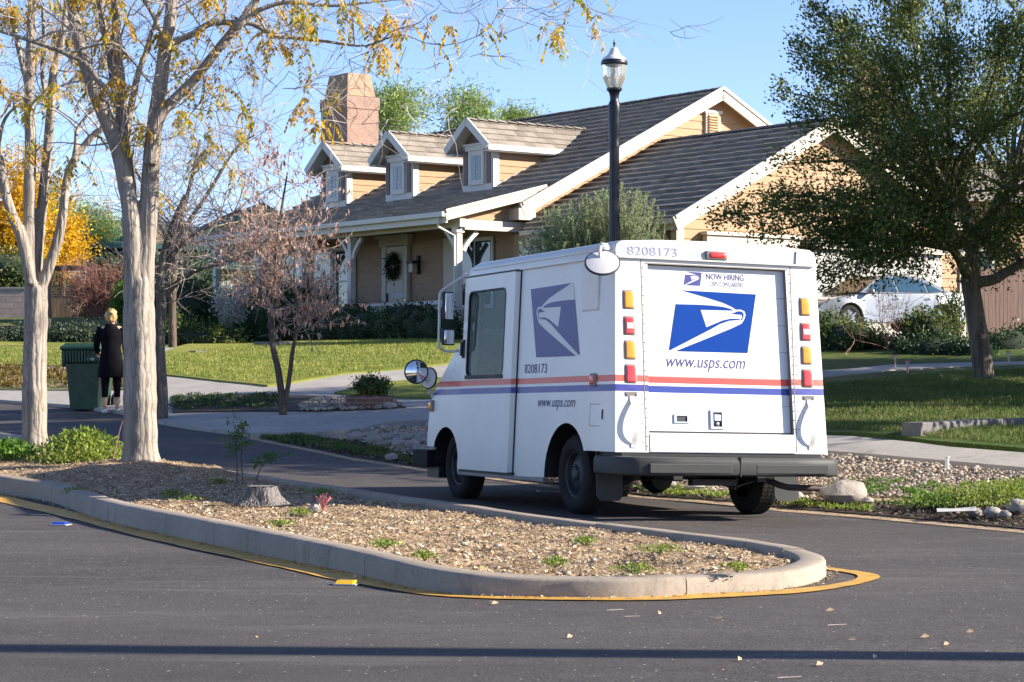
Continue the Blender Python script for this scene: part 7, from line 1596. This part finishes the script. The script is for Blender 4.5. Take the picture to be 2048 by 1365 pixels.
# green-roofed house on the left
M['groof'] = mat('green_roof_tile', (.03, .095, .08), .6, var=.25, vs=4); gh = empty('green_roofed_house', at(470, 640, 96), 'distant house with dark green roofs behind the bare trees', 'house', rz=.35)
mb = MB(); mb.bb(-4.5, 5, 0, 8, -1, 3.9); mb.build('wall', mat('tan_stucco', (.32, .23, .15), .85), gh)
def gz(py): return at(470, py, 96).z - at(470, 640, 96).z
mb = MB(); e, p_ = gz(465), gz(410); mb.poly([(-1.6, -.1, e), (3.9, -.1, e), (1.15, -.1, p_)]); mb.build('gable', mat('tan_stucco_gable', (.34, .25, .17), .85), gh)
for s_ in (-1, 1): mb = MB(); mb.add([(1.15 + s_ * 3.2, -.5, e - .25), (1.15, -.5, p_ + .1), (1.15, 7, p_ + .1), (1.15 + s_ * 3.2, 7, e - .25), (1.15 + s_ * 3.2, -.5, e - .5), (1.15, -.5, p_ - .15), (1.15, 7, p_ - .15), (1.15 + s_ * 3.2, 7, e - .5)], [(0, 1, 2, 3), (7, 6, 5, 4), (0, 1, 5, 4), (1, 2, 6, 5), (2, 3, 7, 6), (3, 0, 4, 7)]); mb.build('roof', M['groof'], gh)
mb = MB(); mb.add([(-7.5, -1.2, gz(505)), (-1.2, -1.2, gz(505)), (-1.2, 5, gz(430)), (-4.5, 5, gz(430))], [(0, 1, 2, 3)]); mb.add([(-7.2, -2.5, gz(545)), (4, -2.5, gz(545)), (4, 0, gz(500)), (-6.5, 0, gz(500))], [(0, 1, 2, 3)]); mb.build('lower_roof', M['groof'], gh)
for x in (-2.5, 0, 2.2): mb = MB(); mb.bb(x, x + 1.1, -.06, 0, 1.0, 2.4); mb.build('window', M['trimw'], gh)
# block wall, gate, pergola, rail fence at the far left
a = at(-260, 640, 73); b_ = at(60, 640, 73); r_ = empty('block_wall', a, 'pale pinkish block garden wall at the left edge', 'wall'); mb = MB(); h_ = 62 / FPX * 73; mb.bb(0, b_.x - a.x, 0, .25, -.5, h_); mb.build('wall_blocks', brick_mat('pink_block', (.44, .33, .29), (.38, .29, .26), (.30, .25, .22), .38), r_); mb = MB(); mb.bb(0, b_.x - a.x, -.03, .28, h_, h_ + .06); mb.build('wall_cap', M['conc'], r_)
a = at(104, 642, 72); r_ = empty('garden_gate', a, 'tan wooden gate with a lattice top under the pergola beam', 'gate'); w_ = 52 / FPX * 72; h1 = 50 / FPX * 72; h2 = 66 / FPX * 72; mb = MB()
for k in range(6): mb.bb(k * w_ / 6, (k + 1) * w_ / 6 - .008, 0, .03, 0, h1)
mb.build('gate_boards', M['gatewood'], r_); mb = MB()
for k in range(12): mb.bb(k * w_ / 12, k * w_ / 12 + .02, 0, .02, h1, h2)
for q in (0, .33, .66, 1): mb.bb(0, w_, -.01, .02, h1 + (h2 - h1) * q - .015, h1 + (h2 - h1) * q + .015)
mb.build('lattice', M['gatewood'], r_)
a = at(100, 642, 71.5); r_ = empty('pergola', a, 'dark wooden pergola beam on posts above the gate', 'pergola'); w_ = 92 / FPX * 71.5; h_ = 100 / FPX * 71.5; mb = MB(); mb.bb(-.35, w_, 0, .12, h_, h_ + .18); mb.build('beam', mat('brown_pergola_wood', (.10, .06, .045), .8), r_)
for x in (-.1, w_ - .25): mb = MB(); mb.bb(x, x + .14, 0, .12, 0, h_); mb.build('post', mat('brown_post_wood', (.19, .12, .085), .8), r_)
a = at(-200, 655, 58); b_ = at(236, 655, 58); r_ = empty('rail_fence', a, 'dark wooden rail fence crossing behind the person', 'fence'); L = b_.x - a.x; M['railwood'] = mat('dark_rail_wood', (.06, .055, .055), .8, var=.2); mb = MB(); mb.bb(0, L, 0, .09, -.12, .02); mb.bb(0, L, .01, .08, -.50, -.40); mb.build('rails', M['railwood'], r_)
for q in (.0, .33, .66, .965): mb = MB(); mb.bb(L * q, L * q + .16, -.03, .13, -1.0, .22); mb.build('post', M['railwood'], r_)
# shading shrubs behind the rail fence
ell = []; rr = random.Random(2)
for k in range(16): p = at(-60 + k * 24, 672, 56); ell.append((p.x, p.y, p.z - .05, .45, .5, .28 + rr.uniform(-.05, .08)))
bush('ground_cover', 'row of dusky blue-green shrubs in front of the rail fence', 'plant', ell, 8000, .08, leafmat('dusky_leaves', [(.03, .05, .03), (.06, .085, .05), (.09, .11, .06)], .2), 120, core=.75, clump=.12)
p = at(248, 610, 60); bush('garden_shrub', 'sunlit green shrub just left of the wide pale trunk', 'shrub', [(p.x, p.y, p.z, .35, .4, .6)], 2500, .08, M['green'], 121, core=.6)
# backdrop vegetation between the houses
for k, (x, y, d_, rx, rz_, lb) in enumerate([(260, 600, 80, 2.2, 1.6, 'dense dark green shrubbery right of the gate'), (345, 590, 76, 2.0, 1.5, 'dense dark shrubbery behind the bare grey tree'), (60, 600, 88, 3.0, 1.2, 'dark shrubbery behind the block wall')]):
    p = at(x, y, d_); bush('dark_shrub', lb, 'shrub', [(p.x, p.y, p.z, rx, 1.5, rz_)], 7000, .14, M['hedge'], 130 + k, core=.85, clump=.22)
# trees and pole standing just outside the frame on the right: they cast the shade seen in the photo
for k, (x, y, z, r, h) in enumerate([(13.5, 25.0, 8.0, 3.4, 4.2), (14.5, 28.3, 7.8, 3.0, 3.9), (17.0, 38.5, 6.0, 3.0, 2.6), (10.6, 24.0, 3.5, 2.7, 2.7), (12.3, 30.2, 4.2, 3.2, 2.9), (13.6, 35.0, 4.6, 3.2, 2.9)]):
    bgtree('roadside_tree', ['leafy tree right of the picture shading the road edge', 'leafy tree right of the picture shading the pavement', 'leafy tree right of the picture shading the upper lawn', 'low leafy tree right of the picture shading the right lawn', 'broad leafy tree right of the picture shading the lawn slope', 'broad leafy tree right of the picture shading the garden path'][k], (x, y, z), (r, r, h), 15000, .17, M['oak'], 140 + k, asp=.5, clump=.4, lobes=9)
zb = tz(9, 7.6); r_ = empty('utility_pole', (9.0, 8.33, zb), 'wooden utility pole right of the picture', 'pole'); mb = MB(); mb.tube([(0, 0, -.3), (0, 0, 9)], [.15, .13], 14); mb.build('pole', M['bark2'], r_, smooth=True)
# ------------------------------------------------------------------ camera, light, sky
cam = bpy.data.cameras.new('camera'); co = bpy.data.objects.new('camera', cam); COL.objects.link(co)
cam.sensor_width = 36; cam.lens = FPX / 2048 * 36; cam.clip_end = 4000; cam.clip_start = .1
co.location = (0, 0, CAMH); co.rotation_euler = (PI / 2 + TH, 0, 0); sc.camera = co
EL = math.radians(24.5); SD = Vector((.997, -.075, 0)).normalized()
sdir = Vector((SD.x * math.cos(EL), SD.y * math.cos(EL), math.sin(EL)))
sun = bpy.data.lights.new('sun', 'SUN'); sun.energy = 4.6; sun.angle = math.radians(.5); sun.color = (1, .90, .76)
so = bpy.data.objects.new('sun', sun); COL.objects.link(so); so.rotation_euler = sdir.to_track_quat('Z', 'Y').to_euler()
so.location = (20, -2, 15)
w = bpy.data.worlds.new('World'); sc.world = w; w.use_nodes = True; nt = w.node_tree
sky = nt.nodes.new('ShaderNodeTexSky'); sky.sky_type = 'NISHITA'; sky.sun_disc = False
sky.sun_elevation = EL; sky.sun_rotation = math.atan2(SD.x, SD.y); sky.air_density = .65; sky.dust_density = .1; sky.ozone_density = 4.0; sky.altitude = 0
tint = nt.nodes.new('ShaderNodeMix'); tint.data_type = 'RGBA'; tint.blend_type = 'MULTIPLY'; tint.inputs[0].default_value = 1; tint.inputs[7].default_value = (1.11, .965, .95, 1)
nt.links.new(sky.outputs[0], tint.inputs[6]); nt.links.new(tint.outputs[2], nt.nodes['Background'].inputs[0]); nt.nodes['Background'].inputs[1].default_value = .100
vs_ = sc.view_settings; vs_.view_transform = 'Standard'; vs_.look = 'None'; vs_.gamma = 1; vs_.exposure = 1.55
sc.cycles.max_bounces = 8; sc.cycles.transparent_max_bounces = 12
